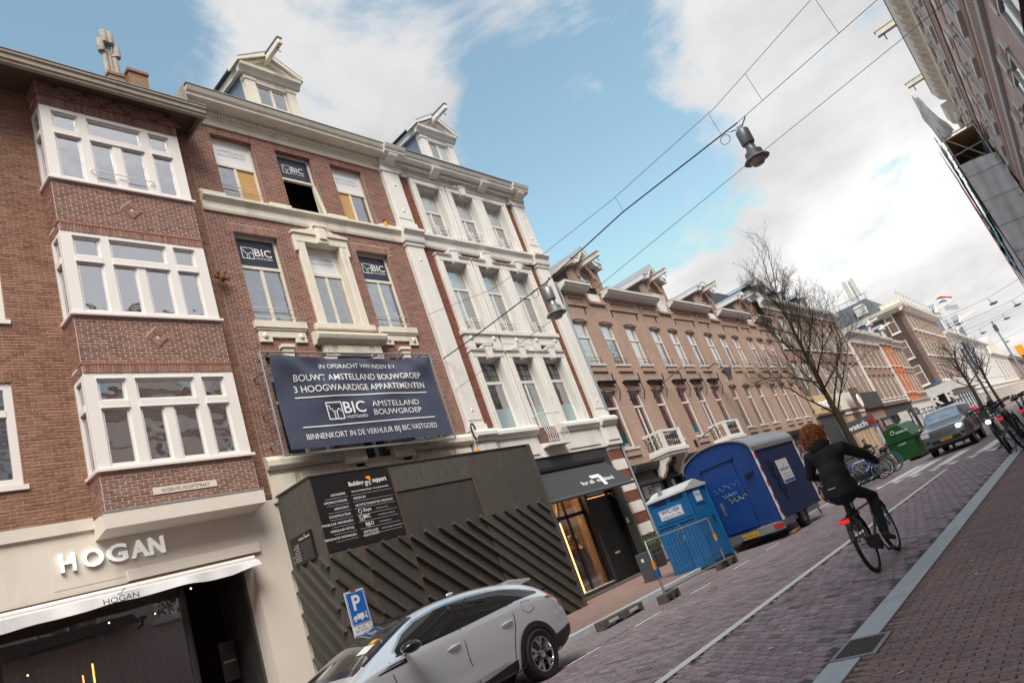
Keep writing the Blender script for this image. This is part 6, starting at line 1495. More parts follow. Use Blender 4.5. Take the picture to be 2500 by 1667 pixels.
for q in range(6): m.quad(*[(196.7, Y0+.3-2.8*u, 25.2-dz-.5*u+.2*math.sin(u*6)) for u, dz in ((q/6, 0), ((q+1)/6, 0), ((q+1)/6, 1.3), (q/6, 1.3))])
m.build('cloth', 'flag_grey', T)
# ================================================================ hoarding
def hoarding():
    H = thing('plywood_hoarding', 'dark stained plywood hoarding with diagonal battens in front of the townhouse', 'hoarding', (13, 13.1, .1))
    y, xa, xb, zt = 13.1, 9.06, 16.86, 4.98
    for i, (a, b, c, d) in enumerate(((xa, 10.0, .1, zt), (10.02, 11.34, .1, zt), (11.36, 14.05, 4.31, zt), (11.36, 14.05, .1, 4.28), (14.07, 15.5, .1, zt), (15.515, xb, .1, zt))):
        MB().box(a, b, y+(.03 if i == 3 else 0), y+.05, c, d).build('board', 'hoarding', H)
    MB().box(xa+.05, xb-.05, y+.06, y+.09, .1, zt-.02).build('backing', 'black_paint', H)
    for x in (10.01, 11.35, 14.06): MB().box(x-.006, x+.006, y-.006, y, .1, zt).build('seam', 'rust', H)
    MB().box(xa, xa+.04, y+.05, Y0-.02, .1, zt).build('board', 'hoarding', H); MB().box(xb-.04, xb, y+.05, Y0-.1, .1, zt).build('board', 'hoarding', H)
    m = MB(); m.box(xa-.02, xb+.02, y-.03, y+.1, zt, zt+.03); m.build('top_rail', 'batten', H)
    MB().box(xa-.03, xa+.08, y+.1, Y0, zt, zt+.03).build('top_rail', 'batten', H)
    MB().box(xb-.12, xb+.03, y-.05, y, .1, zt).build('corner_post', 'batten', H)
    def slope(x0, x1, z, k, f): # one batten on the front
        L = min(x1-x0, (z-.12)/k)
        if L > .15: MB().bar((x0, y-.035, z), (x0+L, y-.035, z-L*k), .085, .07, up=(k, 0, 1)).build('batten', 'batten', H)
    for x0, x1, k in ((9.1, 9.97, 1.05), (10.05, 11.28, .97), (11.38, 16.72, .84)):
        for q in range(7): slope(x0, x1, 3.26-.475*q-.05, k, 0)
        for q in range(1, 12):
            x = x0+.5*q-.04
            if x < x1-.25: slope(x, x1, 3.25, k, 0)
    for q in range(7):
        z = 3.28-.475*q; L = min(1.33, (z-.12)/1.23)
        MB().bar((xa-.035, Y0-.05, z), (xa-.035, Y0-.05-L, z-L*1.23), .085, .07, up=(0, -1.23, 1)).build('batten', 'batten', H)
    for q in range(1, 4):
        y0 = Y0-.05-.36*q; L = y0-13.14
        MB().bar((xa-.035, y0, 3.28), (xa-.035, 13.14, 3.28-L*1.23), .085, .07, up=(0, -1.23, 1)).build('batten', 'batten', H)
    # big site board
    B = thing('site_board', 'large black builder information board on the hoarding front', 'sign', (10, y, 3.3)); yb = y-.012
    for a, b in ((9.1, 9.985), (9.995, 11.28)): MB().box(a, b, yb, y, 3.28, 4.94).build('panel', 'sign_black', B)
    rows = ['AANNEMER', 'OPDRACHTGEVER', 'ARCHITECT', 'CONSTRUCTEUR', 'MAKELAAR WONINGEN', 'MAKELAAR RETAIL', 'RENOVATIE WONINGEN']; yt = yb-.002
    for i, s in enumerate(rows):
        z = 4.47-.158*i; text('row_lettering', s, 'print_white', B, (9.90, yt, z), height=.052, align='r')
        MB().box(9.33, 9.94, yt, yt+.002, z-.055, z-.049).build('rule', 'print_grey', B); MB().box(10.04, 11.22, yt, yt+.002, z-.055, z-.049).build('rule', 'print_grey', B)
    text('board_lettering', 'Building', 'print_white', B, (10.05, yt, 4.60), width=.42, height=.13, bold=.02); text('board_lettering', 'support', 'print_white', B, (10.74, yt, 4.60), width=.42, height=.13, bold=.02)
    text('board_lettering', 'BOUWBEDRIJF VOLENDAM', 'print_white', B, (10.08, yt, 4.47), width=1.08, height=.045)
    m = MB(); m.prism([(10.56, 4.80), (10.70, 4.80), (10.70, 4.70), (10.65, 4.66), (10.65, 4.73), (10.6, 4.74)], 'y', yt, yt+.002); m.build('logo_flag', 'print_orange', B)
    m = MB(); m.box(10.51, 10.58, yt, yt+.002, 4.57, 4.69); m.box(10.58, 10.63, yt, yt+.002, 4.64, 4.69); m.box(10.62, 10.65, yt, yt+.002, 4.58, 4.66); m.box(10.67, 10.69, yt, yt+.002, 4.60, 4.66); m.build('logo_house', 'print_grey', B)
    text('board_lettering', 'INDEN BV', 'print_white', B, (10.08, yt, 4.31), height=.055); text('board_lettering', 'ARCHITECTENBURO DIK SMEDING BV', 'print_white', B, (10.08, yt, 4.145), width=1.1, height=.05)
    text('board_lettering', 'Duyts', 'print_white', B, (10.26, yt, 3.98), height=.09, bold=.01); MB().torus((10.16, yt, 4.02), .05, .006, 'y', 6, 4).build('cube_mark', 'print_white', B)
    logo_bic(B, 10.1, 3.81, .12, yt-.002, sub=False); text('board_lettering', 'B&O', 'print_white', B, (10.22, yt, 3.67), height=.085); text('board_lettering', 'RETAIL', 'print_white', B, (10.26, yt, 3.64), height=.02)
    for i, s in enumerate(AMST): text('board_lettering', s, 'print_white', B, (10.1, yt, 3.52-i*.075), width=.42, height=.055)
    for i, s in enumerate(('WWW.DUYTS.NL', 'WWW.BICVASTGOED.NL', 'WWW.BENO.NL', 'AMSTELLANDBOUWGROEP.NL')): text('board_lettering', s, 'print_grey', B, (10.62, yt, 4.0-.158*i), height=.032)
    B2 = thing('site_board', 'small black builder information board on the hoarding side', 'sign', (xa, 13.9, 3.3)); xq = xa-.05
    MB().box(xq, xa, 13.44, 14.28, 3.30, 3.93).build('panel', 'sign_black', B2)
    text('board_lettering', 'Building support', 'print_white', B2, (xq-.002, 13.92, 3.80), width=.44, height=.055, facing='-x', bold=.02)
    MB().box(xq-.004, xq, 13.66, 13.70, 3.86, 3.89).build('logo_flag', 'print_orange', B2)
    for i in range(7):
        z = 3.72-.055*i; MB().box(xq-.003, xq, 13.96, 14.2, z, z+.003).build('rule', 'print_grey', B2); MB().box(xq-.003, xq, 13.5, 13.90, z, z+.003).build('rule', 'print_grey', B2)
        text('row_lettering', rows[i], 'print_white', B2, (xq-.002, 13.98, z+.012), height=.02, facing='-x', align='r')
hoarding()
def banner():
    F = thing('banner_frame', 'galvanised scaffold tube frame holding the banner on the townhouse', 'frame', (12, 14.0, 5.7)); y = 14.0
    c = [(9.24, 8.50), (14.92, 8.48), (14.88, 5.74), (9.22, 5.82)]
    for (a, b), (d, e) in zip(c, c[1:]+c[:1]): MB().tube([(a, y, b), (d, y, e)], .027, 8).build('tube', 'galvanised', F, smooth=True)
    for (a, b) in ((9.5, 8.5), (11.2, 8.5), (12.9, 8.48), (13.9, 8.48), (14.6, 8.48), (9.24, 8.0), (9.23, 7.0), (9.22, 6.2), (14.9, 7.6), (14.89, 6.4), (10.6, 5.8), (12.6, 5.78), (13.9, 5.75)):
        MB().tube([(a, y, b), (a, Y0-.02, b)], .024, 6).lathe([(.05, -.04), (.05, .04)], (a, y+.1, b), 8, axis='y').build('standoff', 'galvanised', F)
    B = thing('site_banner', 'dark navy construction banner with white lettering on the townhouse', 'banner', (12, 13.96, 5.9))
    tl, tr, br, bl = Vector((9.40, 0, 8.36)), Vector((14.76, 0, 8.33)), Vector((14.74, 0, 5.85)), Vector((9.36, 0, 5.90)); yb = 13.95
    def pt(u, v):
        p = tl.lerp(tr, u).lerp(bl.lerp(br, u), v)
        edge = min(u, 1-u, v, 1-v)
        s = .05*math.sin(math.pi*u)*(1-v)*0
        w = .035*math.sin(u*14+v*9)*(1-v)**2+.016*math.sin(u*7-v*4)+.006*math.sin(u*17+v*9)+.02*math.sin(u*31-v*17)*(1-v)**3+.03*math.exp(-((u-.02)**2+(v-.98)**2)*60)+.05*math.exp(-((u*1.0-v*.8)**2)*90)*(1-u)+.05*math.exp(-(((1-u)-v*.9)**2)*90)*u
        p.z -= .045*math.sin(math.pi*u)*(1-v)-.02*math.sin(math.pi*u)*v
        return (p.x, yb-w*.95-.02, p.z)
    m = MB(); nu, nv = 90, 44
    m.add([pt(i/nu, j/nv) for j in range(nv+1) for i in range(nu+1)], [(j*(nu+1)+i, j*(nu+1)+i+1, (j+1)*(nu+1)+i+1, (j+1)*(nu+1)+i) for j in range(nv) for i in range(nu)])
    cl = m.build('cloth', 'banner_cloth', B, smooth=80)
    bv = BVHTree.FromPolygons([v.co for v in cl.data.vertices], [tuple(p.vertices) for p in cl.data.polygons]); off = parent_base(B)
    def drape(o):        # lay the print on the cloth
        if o is None: return
        b0 = parent_base(o.parent)
        for v in o.data.vertices:
            h = bv.ray_cast(Vector((v.co.x, -3, v.co.z))+b0-off, Vector((0, 1, 0)))
            if h[0] is not None: v.co.y = h[0].y+off.y-b0.y-.016
    def T(s, x, z, w, h, al='c', bold=0.0): drape(text('banner_lettering', s, 'print_white', B, (x, yb, z), width=w, height=h, align=al, bold=bold))
    T('IN OPDRACHT VAN INDEN B.V.', 12.08, 8.06, 2.6, .13); T('BOUWT AMSTELLAND BOUWGROEP', 12.06, 7.74, 4.25, .18, bold=.006); T('3 HOOGWAARDIGE APPARTEMENTEN', 12.06, 7.44, 4.35, .18, bold=.006)
    T('BINNENKORT IN DE VERHUUR BIJ BIC VASTGOED', 12.05, 6.16, 4.35, .20)
    for z in (7.2, 6.42):
        m = MB(); n = 24
        for k in range(n): m.quad((9.85+4.4*k/n, yb, z), (9.85+4.4*(k+1)/n, yb, z), (9.85+4.4*(k+1)/n, yb, z+.03), (9.85+4.4*k/n, yb, z+.03))
        drape(m.build('rule', 'print_white', B))
    logo_bic(B, 10.62, 6.56, .48, yb-.09)
    for i, s in enumerate(AMST): T(s, 12.95, 6.93-i*.24, 1.75, .16)
banner()

# ================================================================ parking sign
def parking_sign():
    T = thing('parking_sign', 'blue and white parking sign with truck symbol behind the silver car', 'sign', (7.3, 10.0, .1)); y = 10.0
    a = rad(2); x0, x1 = 7.02, 7.40
    MB().box(x0, x1+.01, y, y+.012, 1.48, 2.19).build('plate', 'white_foil', T, bevel=.004); yt = y-.004
    MB().box(x0+.012, x1-.003, yt, y, 1.66, 2.175).build('blue_field', 'sign_blue', T); MB().box(x0+.01, x1, yt, y, 1.485, 1.51).build('blue_strip', 'sign_blue', T)
    yu = yt-.003
    m = MB()
    for q in ((x0+.022, x1-.014, 2.158, 2.164), (x0+.022, x1-.014, 1.668, 1.674), (x0+.022, x0+.028, 1.674, 2.158), (x1-.02, x1-.014, 1.674, 2.158)): m.box(q[0], q[1], yu, yt, q[2], q[3])
    m.build('border', 'print_white', T)
    text('sign_letter', 'P', 'print_white', T, (x0+.11, yu, 1.88), height=.24, bold=.03)
    m = MB(); m.box(x0+.14, x0+.27, yu, yt, 1.74, 1.82); m.prism([(x0+.06, 1.735), (x0+.13, 1.735), (x0+.13, 1.80), (x0+.09, 1.80), (x0+.06, 1.77)], 'y', yu, yt)
    for x in (x0+.09, x0+.22): m.lathe([(.022, 0), (.022, .003)], (x, yu, 1.73), 10, axis='y')
    m.bar((x0+.30, yu, 1.73), (x0+.315, yu, 1.80), .018, .003, up=(0, 1, 0)); m.ball((x0+.318, yu, 1.815), .012, 6, 4); m.bar((x0+.33, yu, 1.72), (x0+.315, yu, 1.76), .012, .003, up=(0, 1, 0)); m.build('truck_symbol', 'print_white', T)
    text('sign_text', '24-1-\'25     7h', 'print_ink', T, (x0+.09, yt, 1.60), height=.034); text('sign_text', 't/m  23-5-\'25  19h', 'print_ink', T, (x0+.05, yt, 1.55), height=.034)
    MB().tube([(7.2, y+.04, .1), (7.2, y+.04, 2.22)], .025, 8).build('post', 'galvanised', T); MB().box(7.15, 7.24, y-.01, y+.05, 2.17, 2.22).build('clamp', 'rust', T)
parking_sign()

# ================================================================ vehicles
def loft(st, closed=True):
    """st: rows (x, [(halfwidth, z) ...]) from floor centre to roof centre"""
    m = MB(); k = len(st[0][1]); ring = 2*k-2
    for x, P in st:
        full = [(w, z) for w, z in P]+[(-w, z) for w, z in reversed(P[1:-1])]
        m.v.extend([(x, w, z) for w, z in full])
    for i in range(len(st)-1):
        for j in range(ring): m.f.append((i*ring+j, i*ring+(j+1) % ring, (i+1)*ring+(j+1) % ring, (i+1)*ring+j)); m.m.append(0)
    m.f.append(tuple(range(ring-1, -1, -1))); m.f.append(tuple(range((len(st)-1)*ring, len(st)*ring))); m.m += [0, 0]
    return m
def body_of(T, st, mat, name='body', lv=2):
    o = loft(st).build(name, mat, T, smooth=50); o.data.shade_smooth()
    md = o.modifiers.new('s', 'SUBSURF'); md.levels = lv; md.render_levels = lv
    me = eval_mesh(o); o.modifiers.clear(); o.data = me; me.shade_smooth()
    bv = BVHTree.FromPolygons([v.co for v in me.vertices], [tuple(p.vertices) for p in me.polygons])
    return o, bv
def patch(T, bv, name, mat, fn, nu, nv, d, off=.004, back=3.0, fit=False):
    """panel lying on the body: fn(u,v) -> a point; cast along d onto the body"""
    m = MB(); d = Vector(d).normalized(); vs = []
    for j in range(nv+1):
        for i in range(nu+1):
            p = Vector(fn(i/nu, j/nv)); h = bv.ray_cast(p-d*back, d); vs.append((h[0] if h[0] is not None else p)-d*off)
    if fit:     # true up the pane so that it mirrors cleanly
        a = np.array(vs); k = int(np.argmax(np.abs(d))); p, q = [i for i in range(3) if i != k]
        p_, q_ = a[:, p]-a[:, p].mean(), a[:, q]-a[:, q].mean(); A = np.stack([np.ones(len(a)), p_, q_, p_*p_, q_*q_, p_*q_], 1)
        co = np.linalg.lstsq(A, a[:, k], rcond=None)[0]; r = A@co; sg = d[k]/abs(d[k]); ex = np.max((r-a[:, k])*sg); a[:, k] = r-sg*max(0, min(ex, .02)); vs = [tuple(v) for v in a]
    m.add(vs, [(j*(nu+1)+i, j*(nu+1)+i+1, (j+1)*(nu+1)+i+1, (j+1)*(nu+1)+i) for j in range(nv) for i in range(nu)])
    o = m.build(name, mat, T); o.data.shade_smooth(); return o
def interp(tab, x):
    for (a, b), (c, d) in zip(tab, tab[1:]):
        if x <= c: return b+(d-b)*(max(x, a)-a)/(c-a)
    return tab[-1][1]
def band(lo, hi, y): # panel between two curves in the side view
    x0, x1 = lo[0][0], lo[-1][0]
    def f(u, v):
        x = x0+(x1-x0)*u; return (x, y, interp(lo, x)+(interp(hi, x)-interp(lo, x))*v)
    return f
def alloy(T, c, R, side, five=True, w=.22, rimmat='chrome'):
    x, y, z = c; W = bpy.data.objects.new('wheel', None); COL.objects.link(W); W.parent = T; W.location = c
    r = R*.72; ys = y; s = side
    MB().lathe([(r, -.10), (R-.03, -.115), (R, -.09), (R, .09), (R-.03, .115), (r, .10)], c, 40, axis='y', cap=False).build('tyre', 'rubber', W, smooth=40)
    MB().lathe([(.0, s*.02), (r-.03, s*.02), (r+.004, -.09), (r+.004, .09)], (x, y, z), 36, axis='y', cap=False).build('rim_well', 'gloss_black', W)
    m = MB(); yo = y+s*.085
    m.torus((x, yo-s*.005, z), r-.012, .014, 'y', 40, 6)
    for k in range(5):
        t = k*2*math.pi/5+.32
        for dt in (-.20, .20):
            a = Vector((math.cos(t)*.05, 0, math.sin(t)*.05)); b = Vector((math.cos(t+dt*.5)*r*.55, 0, math.sin(t+dt*.5)*r*.55)); e = Vector((math.cos(t+dt*1.3)*(r-.02), 0, math.sin(t+dt*1.3)*(r-.02)))
            o = Vector((x, yo, z)); m.bar(o+a, o+b, .034, .022, up=(0, 1, 0)); m.bar(o+b, o+e, .046, .022, up=(0, 1, 0))
    m.lathe([(.0, s*.012), (.055, s*.006), (.06, -s*.01)], (x, yo, z), 16, axis='y'); m.build('spokes', rimmat, W)
    return W
def silver_car():
    T = thing('silver_car', 'pale silver hatchback parked at the kerb in front of the hoarding', 'car', (0, 0, 0)); YC = 8.6
    tops = [(4.55, .66), (4.75, .86), (5.1, 1.00), (5.35, 1.08), (5.9, 1.34), (6.5, 1.545), (7.1, 1.60), (7.7, 1.59), (8.3, 1.535), (8.8, 1.455), (9.12, 1.30), (9.35, 1.12), (9.52, .98)]
    belts = [(4.55, .62), (5.0, .90), (5.4, 1.02), (5.9, 1.08), (7.0, 1.10), (8.0, 1.13), (8.6, 1.14), (9.2, 1.08), (9.52, .92)]
    st = []
    for x in (4.55, 4.72, 5.0, 5.35, 5.7, 6.1, 6.55, 7.1, 7.7, 8.2, 8.6, 8.9, 9.12, 9.30, 9.45, 9.52):
        t = interp(tops, x); b = min(interp(belts, x), t-.02)
        k = 1-max(0, (5.2-x)/.65)**2*.22-max(0, (x-8.9)/.62)**2*.16
        hip = .93*k; zb = .22+max(0, (x-9.1)/.42)*.16+max(0, (4.8-x)/.25)*.1
        re = max(.50, .66-.02*abs(x-7.2)) if x > 5.5 else .74*k
        zre = b+(t-b)*.90 if t-b > .1 else b+(t-b)*.7
        if x > 8.9: re = min(re+.02*(x-8.9)/.6, .66)*k
        st.append((x, [(0, zb), (.80*k, zb), (hip*.97, zb+.07), (hip, min(.55, b-.12)), (hip*.985, min(.82, b-.06)), (hip*.955, b-.01), (hip*.92, b+.012), (min(re+.045, hip*.9), zre), (re*.72, t-.008), (0, t)]))
    st = [(x, [(w, z) for w, z in P]) for x, P in st]
    st = [(x, [(w, z) for w, z in P]) for x, P in st]
    m_st = [(x, P) for x, P in st]
    o, bv0 = body_of(T, [(x, P) for x, P in m_st], 'car_paint')
    for v in o.data.vertices: v.co.y += YC
    o.data.update(); bv = BVHTree.FromPolygons([v.co for v in o.data.vertices], [tuple(p.vertices) for p in o.data.polygons])
    D = (0, 1, 0)
    lo = [(5.92, 1.125), (7.0, 1.145), (7.9, 1.17), (8.3, 1.20)]
    def g(x0, x1, lo, hi, name='side_window', mat='car_glass', nu=24, off=.005): return patch(T, bv, name, mat, band([(x0, interp(lo, x0))]+[p for p in lo if x0 < p[0] < x1]+[(x1, interp(lo, x1))], hi, YC), nu, 8, D, off, fit=(mat == 'car_glass'))
    hi = [(5.92, 1.14), (6.2, 1.32), (6.5, 1.425), (6.9, 1.475), (7.14, 1.485), (7.6, 1.475), (8.0, 1.445), (8.3, 1.40), (8.6, 1.32), (8.95, 1.19)]
    g(5.98, 7.10, lo, hi); g(7.17, 8.12, lo, hi); g(8.16, 8.92, [(8.16, 1.19), (8.92, 1.175)], hi)
    g(7.095, 7.175, lo, hi, 'pillar', 'gloss_black', 3, .006); g(8.115, 8.165, [(8.1, 1.185), (8.2, 1.19)], hi, 'pillar', 'gloss_black', 3, .006)
    ch = [(x, z+.028) for x, z in hi]; g(5.95, 8.93, hi, ch, 'chrome_trim', 'chrome', 60, .007)
    patch(T, bv, 'belt_seal', 'gloss_black', band([(5.95, 1.105), (7.0, 1.122), (8.3, 1.175)], [(5.95, 1.122), (7.0, 1.143), (8.3, 1.197)], YC), 40, 1, D, .006)
    # windscreen and rear glass, cast from ahead and behind
    patch(T, bv, 'windscreen', 'screen_glass', lambda u, v: (5.52+1.02*v, YC+(-.66+.10*v+(1.32-.20*v)*u), 1.6), 16, 14, (0, 0, -1), .006)
    patch(T, bv, 'scuttle', 'gloss_navy', lambda u, v: (5.40+.12*v, YC+(-.68+1.36*u), 1.6), 16, 3, (0, 0, -1), .005)
    for s in (-1, 1): patch(T, bv, 'screen_pillar', 'gloss_navy', lambda u, v, s=s: (5.55+1.0*v, YC+s*(.665-.10*v+.045*u), 1.65), 2, 14, (0, 0, -1), .008)
    patch(T, bv, 'roof_panel', 'gloss_black', lambda u, v: (6.56+1.9*v, YC-.48+.96*u, 1.8), 12, 14, (0, 0, -1), .006)
    patch(T, bv, 'rear_window', 'car_glass', lambda u, v: (8.92+.36*v, YC-.56+1.12*u, 1.7), 12, 8, (0, 0, -1), .006)
    m = MB(); m.prism([(8.5, 1.47), (8.66, 1.50), (9.18, 1.41), (9.19, 1.385), (9.0, 1.37), (8.8, 1.36)], 'y', YC-.56, YC+.56); m.build('roof_spoiler', 'car_paint', T, bevel=.006)
    m = MB(); m.prism([(9.20, 1.16), (9.42, 1.19), (9.44, 1.175), (9.3, 1.13)], 'y', YC-.6, YC+.6); m.build('boot_spoiler', 'gloss_black', T)
    # roof rail line, doors, handles
    def seam(P, name='door_seam', w=.007, mat='plastic_black'):
        m = MB(); vs = []
        for x, z in P:
            h = bv.ray_cast(Vector((x, 5, z)), Vector(D)); vs.append(h[0]-Vector((0, .002, 0)) if h[0] is not None else Vector((x, YC-.9, z)))
        m.tube(vs, w, 4); m.build(name, mat, T)
    seam([(7.10, 1.12), (7.08, .9), (7.06, .7), (7.10, .5), (7.16, .34)]); seam([(5.82, 1.08), (5.80, .9), (5.84, .7), (5.95, .4)]); seam([(8.12, 1.17), (8.18, 1.0), (8.12, .85), (7.98, .62), (7.92, .45)])
    seam([(8.42, 1.13), (8.62, 1.12), (8.66, .98), (8.5, .95), (8.40, 1.02), (8.42, 1.13)], 'fuel_flap', .004)
    for x in (6.86, 7.97):
        h = bv.ray_cast(Vector((x, 5, .94)), Vector(D))[0]
        MB().ball((x, h.y+.004, h.z-.006), (.085, .012, .035), 14, 8).build('handle_cup', 'car_paint', T, smooth=True)
        MB().tube([(x-.12, h.y-.005, h.z-.012), (x-.06, h.y-.03, h.z), (x+.06, h.y-.03, h.z+.01), (x+.12, h.y-.005, h.z+.012)], [.012, .016, .016, .012], 8).build('door_handle', 'car_paint', T, smooth=True)
    patch(T, bv, 'fender_vent', 'gloss_black', band([(5.58, .985), (6.07, 1.0)], [(5.58, .99), (5.8, 1.04), (6.07, 1.055)], YC), 12, 2, D, .006)
    seam([(5.62, 1.0), (5.85, 1.02), (6.03, 1.035)], 'vent_chrome', .008, 'chrome')
    # lower door crease
    patch(T, bv, 'door_scallop', 'car_paint', band([(6.2, .40), (7.0, .42), (7.75, .46)], [(6.2, .42), (6.8, .56), (7.3, .66), (7.75, .55)], YC), 24, 6, D, .014)
    patch(T, bv, 'sill_cladding', 'plastic_black', band([(5.9, .24), (7.95, .26)], [(5.9, .34), (7.2, .355), (7.95, .43)], YC), 24, 3, D, .012)
    # arches, wheels
    for xw in (5.46, 8.48):
        def ring(u, v, xw=xw): 
            t = -.35+u*(math.pi+.7); r = .385+.085*v; return (xw+r*math.cos(t), YC, .345+r*math.sin(t))
        patch(T, bv, 'wheel_well', 'black_paint', lambda u, v, xw=xw: (xw+.385*v*math.cos(u*6.2832), YC, .36+.385*v*math.sin(u*6.2832)), 32, 4, D, .004)
        patch(T, bv, 'arch_cladding', 'plastic_black', ring, 32, 3, D, .016)
        alloy(T, (xw, YC-.84, .345), .352, -1); alloy(T, (xw, YC+.83, .345), .35, 1)
    patch(T, bv, 'rear_bumper', 'plastic_black', band([(8.92, .24), (9.44, .40)], [(8.92, .50), (9.44, .56)], YC), 12, 4, D, .014)
    patch(T, bv, 'tail_light', 'red_lens', band([(9.0, 1.055), (9.2, 1.04), (9.44, .96)], [(9.0, 1.065), (9.25, 1.115), (9.44, 1.09)], YC), 12, 4, D, .008)
    patch(T, bv, 'tail_light', 'red_lens', band([(9.34, .86), (9.46, .84)], [(9.34, 1.02), (9.46, .99)], YC), 6, 4, D, .010)
    mr = MB(); mr.ball((6.02, 7.50, 1.165), (.15, .12, .075), 14, 10); mr.build('mirror', 'gloss_black', T, smooth=True); MB().bar((6.05, 7.58, 1.13), (6.1, 7.80, 1.12), .06, .05).build('mirror_arm', 'gloss_black', T)
    MB().box(5.72, 5.98, 8.08, 8.3, 1.245, 1.25).build('dash_paper', 'print_white', T); MB().ball((7.9, 8.6, 1.60), (.08, .03, .035), 8, 6).build('roof_fin', 'car_paint', T, smooth=True)
    pb = patch(T, bv, 'permit_paper', 'print_white', lambda u, v: (5.78+.17*v, YC-.50+.22*u, 1.6), 3, 3, (0, 0, -1), .009); patch(T, bv, 'yellow_note', 'plate_yellow', lambda u, v: (5.97+.09*v, YC-.46+.13*u, 1.6), 3, 3, (0, 0, -1), .010)
silver_car()
def off_roader():
    T = thing('off_road_car', 'dark grey boxy off-road car driving towards the zebra crossing', 'car', (0, 0, 0)); YC, X0 = 5.85, 35.4
    tops = [(0, .95), (.12, 1.12), (.5, 1.19), (1.2, 1.24), (1.35, 1.30), (2.0, 1.84), (2.4, 1.90), (3.2, 1.93), (4.5, 1.93), (4.75, 1.86)]
    st = []
    for x in (0, .06, .2, .6, 1.1, 1.3, 1.6, 2.0, 2.4, 3.2, 4.2, 4.6, 4.75):
        t = interp(tops, x); b = min(1.18, t-.05); k = 1-max(0, (.25-x)/.25)**2*.10-max(0, (x-4.5)/.25)**2*.06; h = .96*k
        re = .74 if x > 1.9 else (.80 if x < 1.25 else .78)
        zb = .42
        st.append((X0+x, [(0, zb), (.85*k, zb), (h, zb+.06), (h, .75), (h, 1.0 if t > 1.05 else .86), (h*.97, b), (h*.94, b+.015), (re+.06, b+(t-b)*.86), (re*.8, t-.012), (0, t)]))
    o, _ = body_of(T, st, 'suv_paint')
    for v in o.data.vertices: v.co.y += YC
    o.data.update(); bv = BVHTree.FromPolygons([v.co for v in o.data.vertices], [tuple(p.vertices) for p in o.data.polygons])
    Fw = (1, 0, 0)
    def front(name, mat, y0, y1, z0, z1, off=.012, nu=8, nv=3): return patch(T, bv, name, mat, lambda u, v: (X0+.3, YC+y0+(y1-y0)*u, z0+(z1-z0)*v), nu, nv, Fw, off)
    patch(T, bv, 'windscreen', 'glass_blue', lambda u, v: (X0+1.40+.56*v, YC+(-.74+.04*v+(1.48-.08*v)*u), 2.2), 12, 8, (0, 0, -1), .01)
    g = front('grille', 'plastic_black', -.52, .52, .86, 1.08)
    m = MB()
    for z in (.90, .97, 1.04): m.bar((X0-.03, YC-.5, z), (X0-.03, YC+.5, z), .03, .03)
    m.build('grille_bar', 'chrome', T)
    for s in (-1, 1):
        front('headlight', 'chrome', s*.56 if s > 0 else -.9, .9 if s > 0 else -.56, .86, 1.08, .014)
        for q in (.64, .8): MB().lathe([(.075, 0), (.085, -.03), (.06, -.035)], (X0+.02 if q < .7 else X0+.05, YC+s*q, .97), 14, axis='x').build('headlamp_ring', 'print_white', T)
        front('fog_light', 'plastic_black', s*.72-.07, s*.72+.07, .60, .72, .012, 4, 3)
    MB().ball((X0-.03, YC-.66, .97), (.04, .07, .07), 10, 8).build('lit_headlamp', 'headlight_glow', T)
    front('lower_grille', 'plastic_black', -.6, .6, .50, .66, .010)
    front('plate', 'plate_yellow', -.26, .26, .56, .67, .03, 2, 1); front('plate_band', 'plate_blue', .21, .26, .56, .67, .034, 2, 1)
    text('plate_lettering', 'K-393-RT', 'print_ink', T, (X0-.075, YC-.02, .615), width=.40, height=.07, facing='-x', align='c', bold=.01)
    text('bonnet_lettering', 'LAND ROVER', 'print_grey', T, (X0+.02, YC, 1.14), width=.8, height=.04, facing='-x', align='c')
    for s in (-1, 1):
        MB().ball((X0+1.55, YC+s*1.10, 1.26), (.10, .14, .10), 10, 8).build('mirror', 'suv_paint', T, smooth=True)
        MB().tube([(X0+2.1, YC+s*.72, 1.93), (X0+2.3, YC+s*.72, 1.98), (X0+4.4, YC+s*.72, 1.98), (X0+4.5, YC+s*.72, 1.93)], .02, 6).build('roof_rail', 'iron', T)
        Ds = (0, -s, 0)
        patch(T, bv, 'side_window', 'car_glass', band([(X0+1.62, 1.24), (X0+4.5, 1.26)], [(X0+1.62, 1.28), (X0+2.1, 1.72), (X0+4.5, 1.74)], YC), 16, 4, Ds, .01)
        for xw in (.92, 3.8):
            patch(T, bv, 'wheel_well', 'black_paint', lambda u, v, xw=xw: (X0+xw+.47*v*math.cos(u*6.2832), YC, .50+.47*v*math.sin(u*6.2832)), 24, 3, Ds, .006)
            alloy(T, (X0+xw, YC+s*.82, .40), .40, s)
            patch(T, bv, 'arch_trim', 'suv_paint', lambda u, v, xw=xw: (X0+xw+(.47+.06*v)*math.cos(u*3.1416), YC, .50+(.47+.06*v)*math.sin(u*3.1416)), 20, 2, Ds, .03)
    MB().box(X0+.25, X0+4.6, YC-.78, YC+.78, .30, .46).build('underbody', 'plastic_black', T)
    MB().bar((X0+1.42, YC-.6, 1.36), (X0+1.46, YC-.05, 1.33), .02, .02).build('wiper', 'iron', T)
off_roader()
